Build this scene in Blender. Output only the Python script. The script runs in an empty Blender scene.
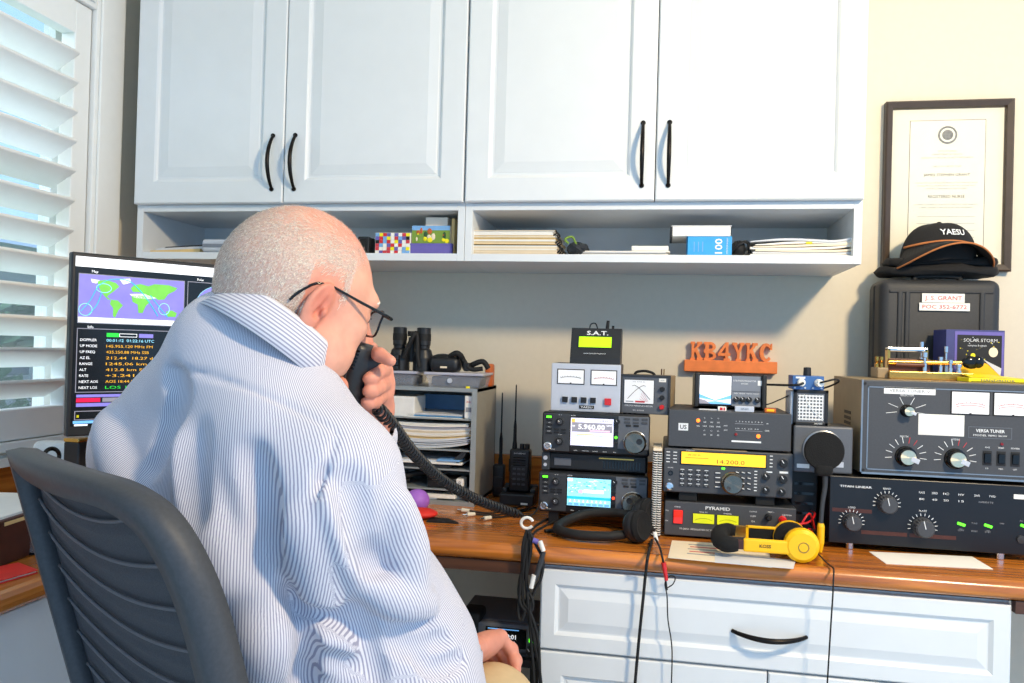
import bpy, bmesh, math, random
import numpy as np
from mathutils import Matrix, Vector
random.seed(7)
SC = bpy.context.scene
COL = SC.collection
PI = math.pi

# ------------------------------------------------------------------ camera frame
FPX = 796.4
CAM_YAW, CAM_PITCH, CAM_ROLL = 0.183556, 0.0080936, 0.0277695
CAM_O = np.array([0.0, -2.25638, 1.158104])
def cam_axes():
    y, p, q = CAM_YAW, CAM_PITCH, CAM_ROLL
    f = np.array([-math.sin(y)*math.cos(p), math.cos(y)*math.cos(p), math.sin(p)])
    r = np.array([math.cos(y), math.sin(y), 0.0])
    u = np.cross(r, f)
    return r*math.cos(q)+u*math.sin(q), -r*math.sin(q)+u*math.cos(q), f
CR, CU, CF = cam_axes()
def at(x, y, X=None, Y=None, Z=None, d=None):
    """measure: the point of the room seen at photo position (x, y) on a plane of the room"""
    v = CF + CR*(x-512)/FPX + CU*(341.5-y)/FPX
    if d is not None: t = d
    elif X is not None: t = (X-CAM_O[0])/v[0]
    elif Y is not None: t = (Y-CAM_O[1])/v[1]
    else: t = (Z-CAM_O[2])/v[2]
    return Vector([float(q) for q in CAM_O+t*v])

# ------------------------------------------------------------------ colours / materials
def lin(c):
    return tuple(((x/255)/12.92 if x/255 <= 0.04045 else ((x/255+0.055)/1.055)**2.4) for x in c)
M = {}
def mat(name, rgb, rough=0.5, metal=0.0, var=0.06, scale=40.0, bump=0.0, emit=0.0, coat=0.0, alpha=1.0, trans=0.0, spec=0.5, ior=1.45):
    m = bpy.data.materials.new(name); m.use_nodes = True
    nt = m.node_tree; b = nt.nodes['Principled BSDF']
    c = lin(rgb)
    tc = nt.nodes.new('ShaderNodeTexCoord'); nz = nt.nodes.new('ShaderNodeTexNoise')
    nz.inputs['Scale'].default_value = scale; nz.inputs['Detail'].default_value = 3
    nt.links.new(tc.outputs['Object'], nz.inputs['Vector'])
    cr = nt.nodes.new('ShaderNodeValToRGB')
    cr.color_ramp.elements[0].position = 0.3; cr.color_ramp.elements[1].position = 0.7
    lo = tuple(max(0, x*(1-var)) for x in c)+(1,); hi = tuple(min(1, x*(1+var)) for x in c)+(1,)
    cr.color_ramp.elements[0].color = lo; cr.color_ramp.elements[1].color = hi
    nt.links.new(nz.outputs['Fac'], cr.inputs['Fac']); nt.links.new(cr.outputs['Color'], b.inputs['Base Color'])
    b.inputs['Roughness'].default_value = rough; b.inputs['Metallic'].default_value = metal
    b.inputs['Specular IOR Level'].default_value = spec
    b.inputs['IOR'].default_value = ior
    b.inputs['Coat Weight'].default_value = coat
    b.inputs['Alpha'].default_value = alpha
    b.inputs['Transmission Weight'].default_value = trans
    if emit:
        nt.links.new(cr.outputs['Color'], b.inputs['Emission Color']); b.inputs['Emission Strength'].default_value = emit
    if bump:
        bp = nt.nodes.new('ShaderNodeBump'); bp.inputs['Strength'].default_value = bump; bp.inputs['Distance'].default_value = 0.002
        nt.links.new(nz.outputs['Fac'], bp.inputs['Height']); nt.links.new(bp.outputs['Normal'], b.inputs['Normal'])
    M[name] = m
    return m

# ------------------------------------------------------------------ mesh builder
_txt = {}
def text_geo(s, bold=False):
    if (s, bold) in _txt: return _txt[(s, bold)]
    cu = bpy.data.curves.new('t', 'FONT'); cu.body = s; cu.size = 1.0; cu.resolution_u = 2
    cu.offset = 0.018 if bold else 0.0
    o = bpy.data.objects.new('t', cu)
    me = o.to_mesh()
    vs = [(v.co.x, v.co.y) for v in me.vertices]; fs = [tuple(p.vertices) for p in me.polygons]
    o.to_mesh_clear(); bpy.data.objects.remove(o); bpy.data.curves.remove(cu)
    if vs:
        x0 = min(v[0] for v in vs); x1 = max(v[0] for v in vs)
    else: x0 = x1 = 0
    _txt[(s, bold)] = (vs, fs, x0, x1)
    return _txt[(s, bold)]

def spline(pts, n=8, closed=False):
    P = [Vector(p) for p in pts]; out = []
    N = len(P)
    rng = range(N if closed else N-1)
    for i in rng:
        if closed: p0, p1, p2, p3 = P[(i-1) % N], P[i], P[(i+1) % N], P[(i+2) % N]
        else: p0, p1, p2, p3 = P[max(i-1, 0)], P[i], P[i+1], P[min(i+2, N-1)]
        for k in range(n):
            t = k/n
            out.append(0.5*((2*p1)+(p2-p0)*t+(2*p0-5*p1+4*p2-p3)*t*t+(3*p1-p0-3*p2+p3)*t**3))
    if not closed: out.append(P[-1])
    return out

class MB:
    def __init__(s, M4=None):
        s.v = []; s.f = []; s.mi = []; s.sm = []; s.mats = []; s.T = M4 or Matrix.Identity(4)
    def _m(s, m):
        m = M[m] if isinstance(m, str) else m
        if m not in s.mats: s.mats.append(m)
        return s.mats.index(m)
    def add(s, vs, fs, m, smooth=False):
        b = len(s.v); k = s._m(m)
        s.v += [tuple(s.T @ Vector(p)) for p in vs]
        for f in fs:
            s.f.append(tuple(b+i for i in f)); s.mi.append(k); s.sm.append(smooth)
        return s
    def box(s, x0, x1, y0, y1, z0, z1, m, bev=0.0, seg=2):
        if bev <= 0:
            vs = [(x0,y0,z0),(x1,y0,z0),(x1,y1,z0),(x0,y1,z0),(x0,y0,z1),(x1,y0,z1),(x1,y1,z1),(x0,y1,z1)]
            fs = [(0,3,2,1),(4,5,6,7),(0,1,5,4),(1,2,6,5),(2,3,7,6),(3,0,4,7)]
            return s.add(vs, fs, m)
        bm = bmesh.new(); bmesh.ops.create_cube(bm, size=1)
        for v in bm.verts:
            v.co = Vector((x0+(v.co.x+.5)*(x1-x0), y0+(v.co.y+.5)*(y1-y0), z0+(v.co.z+.5)*(z1-z0)))
        bev = min(bev, 0.49*min(abs(x1-x0), abs(y1-y0), abs(z1-z0)))
        bmesh.ops.bevel(bm, geom=bm.edges[:], offset=bev, segments=seg, profile=0.5, affect='EDGES')
        bm.verts.ensure_lookup_table(); bm.verts.index_update()
        s.add([v.co[:] for v in bm.verts], [tuple(v.index for v in f.verts) for f in bm.faces], m, seg > 2)
        bm.free(); return s
    def obox(s, c, ax, ay, az, m, bev=0.0):
        """box centred at c with half-axis vectors ax, ay, az"""
        T = s.T; ax, ay, az = Vector(ax), Vector(ay), Vector(az)
        lx, ly, lz = ax.length, ay.length, az.length
        R = Matrix.Identity(4)
        for i, a in enumerate((ax.normalized(), ay.normalized(), az.normalized())):
            for j in range(3): R[j][i] = a[j]
        for j in range(3): R[j][3] = c[j]
        s.T = T @ R; s.box(-lx, lx, -ly, ly, -lz, lz, m, bev); s.T = T
        return s
    def cyl(s, p0, p1, r0, m, r1=None, n=16, cap=True, smooth=True):
        p0, p1 = Vector(p0), Vector(p1); r1 = r0 if r1 is None else r1
        d = (p1-p0); L = d.length; d.normalize()
        a = d.orthogonal().normalized(); b = d.cross(a)
        vs = []
        for p, r in ((p0, r0), (p1, r1)):
            for i in range(n):
                t = 2*PI*i/n; vs.append(p+a*r*math.cos(t)+b*r*math.sin(t))
        fs = [(i, (i+1) % n, n+(i+1) % n, n+i) for i in range(n)]
        s.add(vs, fs, m, smooth)
        if cap:
            s.add(vs[:n], [tuple(range(n-1, -1, -1))], m); s.add(vs[n:], [tuple(range(n))], m)
        return s
    def tube(s, pts, r, m, n=8, closed=False, sub=0, cap=True):
        P = [Vector(p) for p in pts]
        if sub: P = spline(P, sub, closed)
        N = len(P); rs = r if isinstance(r, (list, tuple)) else None
        if rs and len(rs) != N:
            rr = [rs[min(int(i/(N-1)*(len(rs)-1)), len(rs)-2)]*(1-((i/(N-1)*(len(rs)-1)) % 1 if i < N-1 else 1))+rs[min(int(i/(N-1)*(len(rs)-1)), len(rs)-2)+1]*((i/(N-1)*(len(rs)-1)) % 1 if i < N-1 else 1) for i in range(N)]
        else: rr = list(rs) if rs else [r]*N
        vs = []; a = None
        for i in range(N):
            if closed: d = P[(i+1) % N]-P[i-1]
            else: d = P[min(i+1, N-1)]-P[max(i-1, 0)]
            if d.length < 1e-9: d = Vector((0,0,1))
            d.normalize()
            if a is None: a = d.orthogonal().normalized()
            else:
                a = a-d*a.dot(d)
                a = a.normalized() if a.length > 1e-6 else d.orthogonal().normalized()
            b = d.cross(a)
            for k in range(n):
                t = 2*PI*k/n; vs.append(P[i]+(a*math.cos(t)+b*math.sin(t))*rr[i])
        fs = []
        for i in range(N if closed else N-1):
            j = (i+1) % N
            for k in range(n):
                fs.append((i*n+k, i*n+(k+1) % n, j*n+(k+1) % n, j*n+k))
        s.add(vs, fs, m, True)
        if cap and not closed:
            s.add(vs[:n], [tuple(range(n-1, -1, -1))], m); s.add(vs[-n:], [tuple(range(n))], m)
        return s
    def lathe(s, prof, o, axis, m, n=24, smooth=True):
        """profile of (radius, height along axis); every ring is its own strip so that edges stay crisp"""
        o = Vector(o); d = Vector(axis).normalized(); a = d.orthogonal().normalized(); b = d.cross(a)
        for (r0, h0), (r1, h1) in zip(prof[:-1], prof[1:]):
            vs = []
            for r, h in ((r0, h0), (r1, h1)):
                for i in range(n):
                    t = 2*PI*i/n; vs.append(o+d*h+a*r*math.cos(t)+b*r*math.sin(t))
            s.add(vs, [(i, (i+1) % n, n+(i+1) % n, n+i) for i in range(n)], m, smooth)
        return s
    def prism(s, poly, y0, y1, m):
        """polygon in x, z (counter-clockwise seen from the front) extruded along y"""
        n = len(poly)
        vs = [(x, y0, z) for x, z in poly]+[(x, y1, z) for x, z in poly]
        fs = [tuple(range(n)), tuple(range(2*n-1, n-1, -1))]
        fs += [(i, n+i, n+(i+1) % n, (i+1) % n) for i in range(n)]
        return s.add(vs, fs, m)
    def plate(s, poly, z0, z1, m):
        n = len(poly)
        vs = [(x, y, z0) for x, y in poly]+[(x, y, z1) for x, y in poly]
        fs = [tuple(range(n-1, -1, -1)), tuple(range(n, 2*n))]
        fs += [(i, (i+1) % n, n+(i+1) % n, n+i) for i in range(n)]
        return s.add(vs, fs, m)
    def ell(s, c, r, m, n=16, R=None):
        c = Vector(c); vs = []; fs = []
        R = R or Matrix.Identity(3); h = n//2
        for i in range(h+1):
            t = PI*i/h
            for k in range(n):
                p = 2*PI*k/n
                vs.append(c+R @ Vector((r[0]*math.sin(t)*math.cos(p), r[1]*math.sin(t)*math.sin(p), r[2]*math.cos(t))))
        for i in range(h):
            for k in range(n):
                fs.append((i*n+k, (i+1)*n+k, (i+1)*n+(k+1) % n, i*n+(k+1) % n))
        return s.add(vs, fs, m, True)
    def txt(s, t, x, z, h, m, y=-0.0006, align='c', width=None, bold=False, th=0.0003):
        """lettering facing the front (-y); h = capital height; a thin raised slab"""
        vs, fs, x0, x1 = text_geo(t, bold)
        k = h/0.69; kx = k
        w = x1-x0
        if width and w > 0: kx = width/w
        off = {'c': -(x0+x1)/2, 'l': -x0, 'r': -x1}[align]
        n = len(vs)
        front = [(x+(a+off)*kx, y, z+b*k-h/2) for a, b in vs]
        s.add(front, fs, m)
        return s
    def txt_up(s, t, x, y, h, m, z, width=None):
        """lettering lying flat, facing up"""
        vs, fs, x0, x1 = text_geo(t); k = h/0.69; w = x1-x0; kx = width/w if width and w else k
        return s.add([(x+(a-(x0+x1)/2)*kx, y+b*k-h/2, z) for a, b in vs], fs, m)
    def knob(s, x, z, r, l, m, mark=None, y=0.0, n=20, skirt=None, ang=0.6):
        if skirt:
            s.lathe([(r*1.28, 0), (r*1.25, l*.25), (r, l*.3)], (x, y, z), (0,-1,0), skirt, n)
        s.lathe([(r, 0), (r*.96, l*.9), (r*.86, l), (0.0001, l)], (x, y, z), (0,-1,0), m, n)
        if mark:
            c, q = math.cos(ang+PI/2), math.sin(ang+PI/2)
            s.obox((x+c*r*.5, y-l-.0004, z+q*r*.5), (c*r*.42, 0, q*r*.42), (0, .0006, 0), (-q*r*.09, 0, c*r*.09), mark)
        return s
    def build(s, name, parent=None, kind=None, label=None):
        me = bpy.data.meshes.new(name)
        me.from_pydata(s.v, [], s.f)
        for m in s.mats: me.materials.append(m)
        me.polygons.foreach_set('material_index', s.mi)
        me.polygons.foreach_set('use_smooth', s.sm)
        me.update()
        o = bpy.data.objects.new(name, me); COL.objects.link(o)
        if parent is not None: o.parent = parent
        if kind: o['kind'] = kind
        if label: o['label'] = label
        return o

def tag(o, label, cat, group=None, kind=None):
    o['label'] = label; o['category'] = cat
    if group: o['group'] = group
    if kind: o['kind'] = kind
    return o
def thing(name, label, cat, loc=(0,0,0), rz=0.0, rx=0.0, group=None, ry=0.0):
    o = bpy.data.objects.new(name, None); o.empty_display_size = 0.05; COL.objects.link(o)
    o.location = loc; o.rotation_euler = (rx, ry, rz)
    return tag(o, label, cat, group)
def solo(name, mb, label, cat, loc=(0,0,0), rz=0.0, group=None, rx=0.0, ry=0.0):
    o = mb.build(name); o.location = loc; o.rotation_euler = (rx, ry, rz)
    return tag(o, label, cat, group)
def struct(name, mb):
    return mb.build(name, kind='structure')
def copy_tree(o, parent=None):
    c = o.copy(); COL.objects.link(c)
    if parent is not None: c.parent = parent
    for ch in list(o.children): copy_tree(ch, c)
    return c
# ------------------------------------------------------------------ materials
mat('amp_black', (20,19,23), .35, var=.1)
mat('wall_paint', (217,208,190), .9, var=.015, scale=60, bump=.05)
mat('ceiling_paint', (240,238,232), .95, var=.01)
mat('carpet', (205,203,200), 1, var=.15, scale=200, bump=.3)
mat('white_paint', (220,223,225), .38, var=.012, scale=20)
mat('shutter_white', (236,236,232), .5, var=.01)
mat('dark_bronze', (30,26,24), .35, .7)
mat('black_plastic', (26,26,28), .45, var=.15, scale=300, bump=.05)
mat('black_satin', (29,30,33), .4, var=.1, scale=200)
mat('black_rubber', (20,20,21), .7, var=.1)
mat('black_gloss', (12,12,14), .12)
mat('charcoal', (52,54,58), .5, var=.08, scale=200)
mat('panel_grey', (66,68,73), .5, var=.06, scale=250)
mat('slate_grey', (92,96,104), .45, var=.05, scale=250)
mat('blue_grey_panel', (120,126,138), .45, var=.04)
mat('steel_grey', (190,195,206), .42, .1, var=.03)
mat('steel_edge', (150,152,156), .3, .8)
mat('chrome', (205,207,210), .18, 1.0, var=.03)
mat('brass', (190,150,80), .25, 1.0)
mat('gold_plug', (220,190,120), .25, 1.0)
mat('white_plastic', (232,230,224), .4)
mat('cream_plastic', (222,214,196), .45)
mat('white_print', (228,230,232), .6)
mat('grey_print', (140,142,148), .6)
mat('red_print', (200,60,70), .6)
mat('black_print', (25,25,28), .6)
mat('red_plastic', (205,30,32), .3, coat=.3)
mat('dark_red', (128,20,30), .35)
mat('led_red', (255,60,30), .4, emit=2.0)
mat('led_orange', (255,110,30), .4, emit=2.5)
mat('led_green', (90,255,40), .4, emit=1.6)
mat('switch_red_lit', (235,40,30), .3, emit=.5)
mat('lcd_yellow', (250,192,40), .4, emit=.55, var=.03, scale=30)
mat('lcd_lime', (170,235,10), .4, emit=.6, var=.02)
mat('meter_yellow', (205,210,25), .4, emit=.3)
mat('meter_white', (240,241,244), .35, emit=.04, var=.01)
mat('lcd_dark', (120,80,20), .4)
mat('screen_lilac', (214,212,235), .3, emit=0.56, var=.05, scale=30)
mat('screen_white', (250,250,255), .3, emit=0.62)
mat('screen_grey', (140,138,150), .3, emit=0.37)
mat('screen_pink', (235,190,215), .3, emit=0.50)
mat('screen_orange', (245,180,80), .3, emit=0.56)
mat('screen_cyan', (150,225,250), .3, emit=0.59, var=.06, scale=60)
mat('screen_blue', (110,175,235), .3, emit=0.56, var=.06, scale=60)
mat('screen_black', (18,22,26), .2, emit=.15)
mat('screen_ocean', (128,120,200), .3, emit=0.56)
mat('screen_land', (110,190,70), .3, emit=0.56)
mat('screen_ice', (235,240,240), .3, emit=0.56)
mat('screen_teal', (40,190,210), .3, emit=0.56)
mat('screen_amber', (235,170,40), .3, emit=0.56)
mat('screen_green', (40,210,60), .3, emit=0.56)
mat('screen_red', (215,20,70), .3, emit=0.56)
mat('yellow_plastic', (250,190,10), .35, var=.03)
mat('lemon_plastic', (240,225,20), .35)
mat('foam_black', (20,20,21), .95, var=.25, scale=500, bump=.5)
mat('paper', (238,234,226), .8, var=.02)
mat('paper_cream', (232,216,190), .8, var=.03)
mat('paper_grey', (205,207,212), .8, var=.03)
mat('kraft', (222,190,130), .8, var=.05)
mat('folder_blue', (120,170,220), .6)
mat('sky_blue_cover', (60,160,225), .4)
mat('folder_dark', (40,44,50), .6)
mat('folder_red', (215,45,35), .6)
mat('purple_soft', (165,105,205), .5)
mat('violet_box', (105,95,170), .6)
mat('indigo_box', (62,66,120), .6)
mat('olive_green', (120,150,60), .7)
mat('clear_plastic', (205,208,220), .15, alpha=.30)
mat('clear_rim', (190,190,205), .2, alpha=.85)
mat('chair_frame', (60,62,66), .55, var=.12, scale=200, bump=.08)
mat('chair_rib_lit', (82,85,92), .6, var=.15, scale=600)  # ribs coloured lighter than the mesh in place of highlights on their ridges
mat('chair_mesh', (58,61,68), .8, var=.25, scale=700, bump=.3)
mat('tub_contents', (70,72,78), .7, var=.5, scale=120)
mat('sorter_grey', (150,156,158), .45, .2, var=.03)
mat('sorter_side', (150,146,136), .5, .1, var=.05)
mat('amber_block', (190,95,40), .5)
mat('sign_orange', (236,130,66), .5, var=.12, scale=30)
mat('frame_wood', (62,50,42), .4, var=.1)
mat('mount_card', (226,220,200), .9, var=.01)
mat('cert_paper', (232,226,206), .9, var=.015)
mat('seal_ink', (110,108,104), .8, var=.5, scale=300)
mat('cap_cloth', (26,25,26), .9, var=.2, scale=300, bump=.2)
mat('cap_trim', (180,110,60), .8)
mat('case_plastic', (44,45,48), .55, var=.1, scale=150, bump=.1)
mat('blue_metal', (58,100,160), .4)
mat('tan_side', (150,130,100), .5, var=.05)
mat('walnut', (92,46,34), .4, var=.2)
mat('brown_box', (74,38,30), .45, var=.15)
mat('glass_lens', (225,232,238), .05, alpha=.10)
mat('skin', (216,156,132), .5, var=.10, scale=45, bump=.04)
mat('eye_white', (235,230,225), .2)
mat('iris', (70,80,90), .2)
mat('trouser', (196,170,130), .85, var=.05)
mat('shoe', (60,42,32), .5)
mat('foliage', (58,92,62), .9, var=.4, scale=8)
mat('far_house', (150,150,150), .9, var=.05)
mat('far_window', (60,70,80), .2)
mat('lawn', (120,150,90), 1, var=.2, scale=3)
mat('lamp_glass', (255,240,215), .4, emit=3.0)

def wood(name, c0, c1, rough, axis, coat=.3):
    m = bpy.data.materials.new(name); m.use_nodes = True; nt = m.node_tree; b = nt.nodes['Principled BSDF']
    tc = nt.nodes.new('ShaderNodeTexCoord'); mp = nt.nodes.new('ShaderNodeMapping')
    mp.inputs['Scale'].default_value = [2.2 if i == axis else 38 for i in range(3)]
    nz = nt.nodes.new('ShaderNodeTexNoise'); nz.inputs['Scale'].default_value = 1.6; nz.inputs['Detail'].default_value = 6; nz.inputs['Distortion'].default_value = .6
    cr = nt.nodes.new('ShaderNodeValToRGB'); cr.color_ramp.elements[0].position = .28; cr.color_ramp.elements[1].position = .68
    cr.color_ramp.elements[0].color = lin(c0)+(1,); cr.color_ramp.elements[1].color = lin(c1)+(1,)
    nt.links.new(tc.outputs['Object'], mp.inputs[0]); nt.links.new(mp.outputs[0], nz.inputs['Vector'])
    nt.links.new(nz.outputs['Fac'], cr.inputs[0]); nt.links.new(cr.outputs[0], b.inputs['Base Color'])
    b.inputs['Roughness'].default_value = rough; b.inputs['Coat Weight'].default_value = coat; b.inputs['Coat Roughness'].default_value = .2
    M[name] = m
wood('desk_wood', (142,74,20), (212,128,48), .24, 0, .5)
wood('desk_wood_side', (142,74,20), (212,128,48), .24, 1, .5)
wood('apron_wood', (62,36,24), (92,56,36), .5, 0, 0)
mat('picture_glass', (225,232,238), .3, alpha=.05, spec=.1)
for nm, rgb, rg_ in (('dial_metal', (120,112,102), .25), ('spun_metal', (226,208,176), .32)):
    mat(nm, rgb, rg_, .95, var=.05, scale=400)
    nt = M[nm].node_tree; tn = nt.nodes.new('ShaderNodeTangent'); tn.direction_type = 'RADIAL'; tn.axis = 'Y'
    b = nt.nodes['Principled BSDF']; b.inputs['Anisotropic'].default_value = .85; nt.links.new(tn.outputs[0], b.inputs['Tangent'])
# ------------------------------------------------------------------ the room
XW = -1.5; ZD = 0.75; YE = -0.636
CEIL = 2.62
struct('wall_back', MB().box(-1.62, 2.0, 0.0, .12, 0, CEIL, 'wall_paint'))
WY0, WY1, WZ0, WZ1 = -1.36, -.40, .905, 2.02          # window opening in the left wall
w = MB()
w.box(XW-.12, XW, WY1, 0.0, 0, CEIL, 'wall_paint'); w.box(XW-.12, XW, -2.6, WY0, 0, CEIL, 'wall_paint')
w.box(XW-.12, XW, WY0, WY1, 0, WZ0, 'wall_paint'); w.box(XW-.12, XW, WY0, WY1, WZ1, CEIL, 'wall_paint')
struct('wall_left', w)
struct('floor', MB().box(-1.62, 2.0, -2.6, .12, -.1, 0, 'carpet'))
struct('ceiling', MB().box(-1.62, 2.0, -2.6, .12, CEIL, CEIL+.1, 'ceiling_paint'))
struct('baseboard_back', MB().box(-1.5, -.24, -.014, 0, 0, .11, 'white_paint', .003))

# shuttered window
win = bpy.data.objects.new('window_1', None); COL.objects.link(win); win['kind'] = 'structure'
cs = MB()
def casing(y0, y1, z0, z1):
    cs.box(XW, XW+.018, y0, y1, z0, z1, 'shutter_white', .003)
    cs.box(XW+.018, XW+.026, y0+.012, y1-.012, z0+.012, z1-.012, 'shutter_white', .003)
casing(WY1, WY1+.114, WZ0-.03, WZ1+.115); casing(WY0-.114, WY0, WZ0-.03, WZ1+.115)
casing(WY0, WY1, WZ1, WZ1+.115)
cs.box(XW, XW+.05, WY0-.12, WY1+.118, WZ0-.035, WZ0-.045, 'shutter_white', .004)
cs.box(XW, XW+.018, WY0, WY1, WZ0-.022, WZ0, 'shutter_white', .002)
cs.build('window_casing', win)
sh = MB()
SX0, SX1 = XW-.035, XW+.006
sh.box(SX0, SX1, WY1-.062, WY1-.004, WZ0+.002, WZ1-.002, 'shutter_white', .003)
sh.box(SX0, SX1, WY0+.004, WY0+.062, WZ0+.002, WZ1-.002, 'shutter_white', .003)
sh.box(SX0, SX1, WY0+.062, WY1-.062, WZ1-.085, WZ1-.002, 'shutter_white', .003)
sh.box(SX0, SX1, WY0+.062, WY1-.062, WZ0+.002, WZ0+.075, 'shutter_white', .003)
sh.build('shutter_frame', win)
for i in range(-1, 14):
    zc = at(0, 391-33.2*i, X=XW).z
    if not WZ0+.10 < zc < WZ1-.095: continue
    lv = MB(); T = Matrix.Translation((XW-.012, 0, zc)) @ Matrix.Rotation(math.radians(-31), 4, 'Y')
    lv.T = T
    lv.box(-.043, .043, WY0+.064, WY1-.064, -.0055, .0055, 'shutter_white', .005, 3)
    lv.build('louver', win)
gl = MB(); gl.box(XW-.10, XW-.094, WY0, WY1, WZ0, WZ1, 'glass_lens'); gl.build('window_pane', win)
sf = MB()
for a in ((WY0, WY0+.03, WZ0, WZ1), (WY1-.03, WY1, WZ0, WZ1), (WY0, WY1, WZ0, WZ0+.03), (WY0, WY1, WZ1-.03, WZ1), (WY0, WY1, 1.50, 1.53)):
    sf.box(XW-.115, XW-.08, a[0], a[1], a[2], a[3], 'shutter_white')
sf.build('window_sash', win)

# outside: lawn, hedge and a neighbouring house
struct('ground', MB().box(-40, -1.7, -25, 30, -.6, -.5, 'lawn'))
g = thing('neighbour_house', 'pale house with dark windows seen through the shutter louvers', 'house', (-10.5, 8.2, -.5))
MB().box(-.3, .3, -4, 2.5, 0, 3.1, 'far_house').build('wall', g)
for y in (-3.2, -1.6, .2, 1.6): MB().box(.29, .34, y, y+.75, 1.0, 2.2, 'far_window').build('window', g)
rf = MB(); rf.prism([(-1.0,3.0),(1.0,3.0),(0,3.6)], -4.4, 2.9, 'steel_grey'); rf.build('roof', g)
rng = random.Random(3)
for k, (hx, hy, hh, lab) in enumerate(((-6.0, 3.3, 1.9, 'green bush beyond the louvers at the left edge of the photo'), (-6.6, 5.3, 2.05, 'green bush beyond the louvers just left of the monitor'))):
    b = MB()
    for i in range(500):
        u = rng.random()*2*PI; v = rng.random()*PI*.55
        rr = .8*(.7+.3*rng.random())
        p = Vector((rr*math.sin(v)*math.cos(u), rr*math.sin(v)*math.sin(u), hh*.55*math.cos(v)*(.8+.3*rng.random())+hh*.45))
        a = Vector((rng.gauss(0,1), rng.gauss(0,1), rng.gauss(0,1))).normalized(); c = a.orthogonal().normalized()
        L = .12
        b.add([p-a*L, p+c*L*.5, p+a*L, p-c*L*.5], [(0,1,2,3)], 'foliage')
    b.cyl((0,0,0), (0,0,hh*.6), .07, 'walnut', n=8)
    solo('bush', b, lab, 'bush', (hx, hy, -.5), group='bushes outside')

# pendant lamp that lights the desk
LAMP = Vector((1.15, -1.90, 2.27))
cl = thing('pendant_lamp', 'frosted glass pendant lamp on a thin cord over the right side of the room', 'lamp', tuple(LAMP))
q = MB(); q.cyl((0,0,.09), (0,0,CEIL-LAMP.z), .004, 'dark_bronze', n=8); q.lathe([(.0001,CEIL-LAMP.z-.02),(.05,CEIL-LAMP.z-.02),(.05,CEIL-LAMP.z)], (0,0,0), (0,0,1), 'dark_bronze', 24); q.build('cord', cl)
q = MB(); q.lathe([(.0001,.09),(.03,.09),(.14,.035),(.15,.03),(.137,.03),(.028,.075)], (0,0,0), (0,0,1), 'dark_bronze', 32); q.build('lamp_shade', cl)
q = MB(); q.ell((0,0,.045), (.035,.035,.03), 'lamp_glass', 20); q.build('bulb', cl)

# ------------------------------------------------------------------ cabinets
def ring_panel(mb, x0, x1, z0, z1, y, rings, m):
    """a door or drawer front: nested rectangles (inset, depth towards -y)"""
    loops = [[(x0+i, y-dp, z0+i), (x1-i, y-dp, z0+i), (x1-i, y-dp, z1-i), (x0+i, y-dp, z1-i)] for i, dp in rings]
    for a, b in zip(loops[:-1], loops[1:]):
        for k in range(4):
            j = (k+1) % 4
            mb.add([a[k], a[j], b[j], b[k]], [(0,1,2,3)], m)
    mb.add(loops[-1], [(0,1,2,3)], m)
    back = [(x0, y, z0), (x1, y, z0), (x1, y, z1), (x0, y, z1)]
    mb.add(back, [(3,2,1,0)], m)
DOOR = [(0,0),(0,.017),(.003,.020),(.058,.020),(.063,.0165),(.066,.0125),(.072,.0125),(.074,.0135),(.098,.0185),(.101,.0185)]
def bow(mb, p0, p1, out, r=.0045):
    p0, p1, out = Vector(p0), Vector(p1), Vector(out)
    pts = []; rs = []
    for i in range(17):
        t = i/16; pts.append(p0.lerp(p1, t)+out*(math.sin(PI*t)**.8)); rs.append(r*(.85+.35*math.sin(PI*t)))
    mb.tube(pts, rs, 'dark_bronze', 10)
def upper_cabinet(x0, x1, xm, lab, hz):
    c = thing('upper_cabinet', lab, 'cabinet', ((x0+x1)/2, 0, 1.3733), group='white wall cabinets')
    ox, oz = (x0+x1)/2, 1.3733
    t = .0185; top = 2.42-oz; YF = -.31
    b = MB()
    b.box(x0-ox, x0-ox+t, YF, -.001, 0, top, 'white_paint', .001); b.box(x1-ox-t, x1-ox, YF, -.001, 0, top, 'white_paint', .001)
    b.box(x0-ox+t, x1-ox-t, YF, -.001, 0, .019, 'white_paint', .001)
    b.box(x0-ox+t, x1-ox-t, YF, -.001, .128, .146, 'white_paint', .001)
    b.box(x0-ox+t, x1-ox-t, -.012, -.001, .019, .128, 'white_paint')
    b.box(x0-ox+t, x1-ox-t, -.012, -.001, .146, top, 'white_paint')
    b.box(x0-ox+t, x1-ox-t, YF, -.001, top-t, top, 'white_paint')
    b.build('body', c)
    for a, e, hs in ((x0, xm-.0012, 1), (xm+.0012, x1, -1)):
        d = MB(); a2 = a+.002 if hs == 1 else a; e2 = e if hs == 1 else e-.002
        ring_panel(d, a2-ox, e2-ox, .146, top-.003, YF-.0005, DOOR, 'white_paint')
        dr = d.build('door', c)
        hx = (e2-.03 if hs == 1 else a2+.03)-ox
        h = MB(); bow(h, (hx, YF-.02, hz[0]-oz), (hx, YF-.02, hz[1]-oz), (0, -.03, 0)); h.cyl((hx, YF-.0195, hz[0]-oz), (hx, YF-.023, hz[0]-oz), .006, 'dark_bronze', n=12); h.cyl((hx, YF-.0195, hz[1]-oz), (hx, YF-.023, hz[1]-oz), .006, 'dark_bronze', n=12)
        h.build('handle', dr, label='dark curved handle')
    return c
upper_cabinet(-1.411, -.4905, -.976, 'white two-door wall cabinet over the monitor and the seated man', (1.555, 1.695))
upper_cabinet(-.4895, .451, -.0215, 'white two-door wall cabinet next to the framed certificate, over the radios', (1.555, 1.705))

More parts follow.
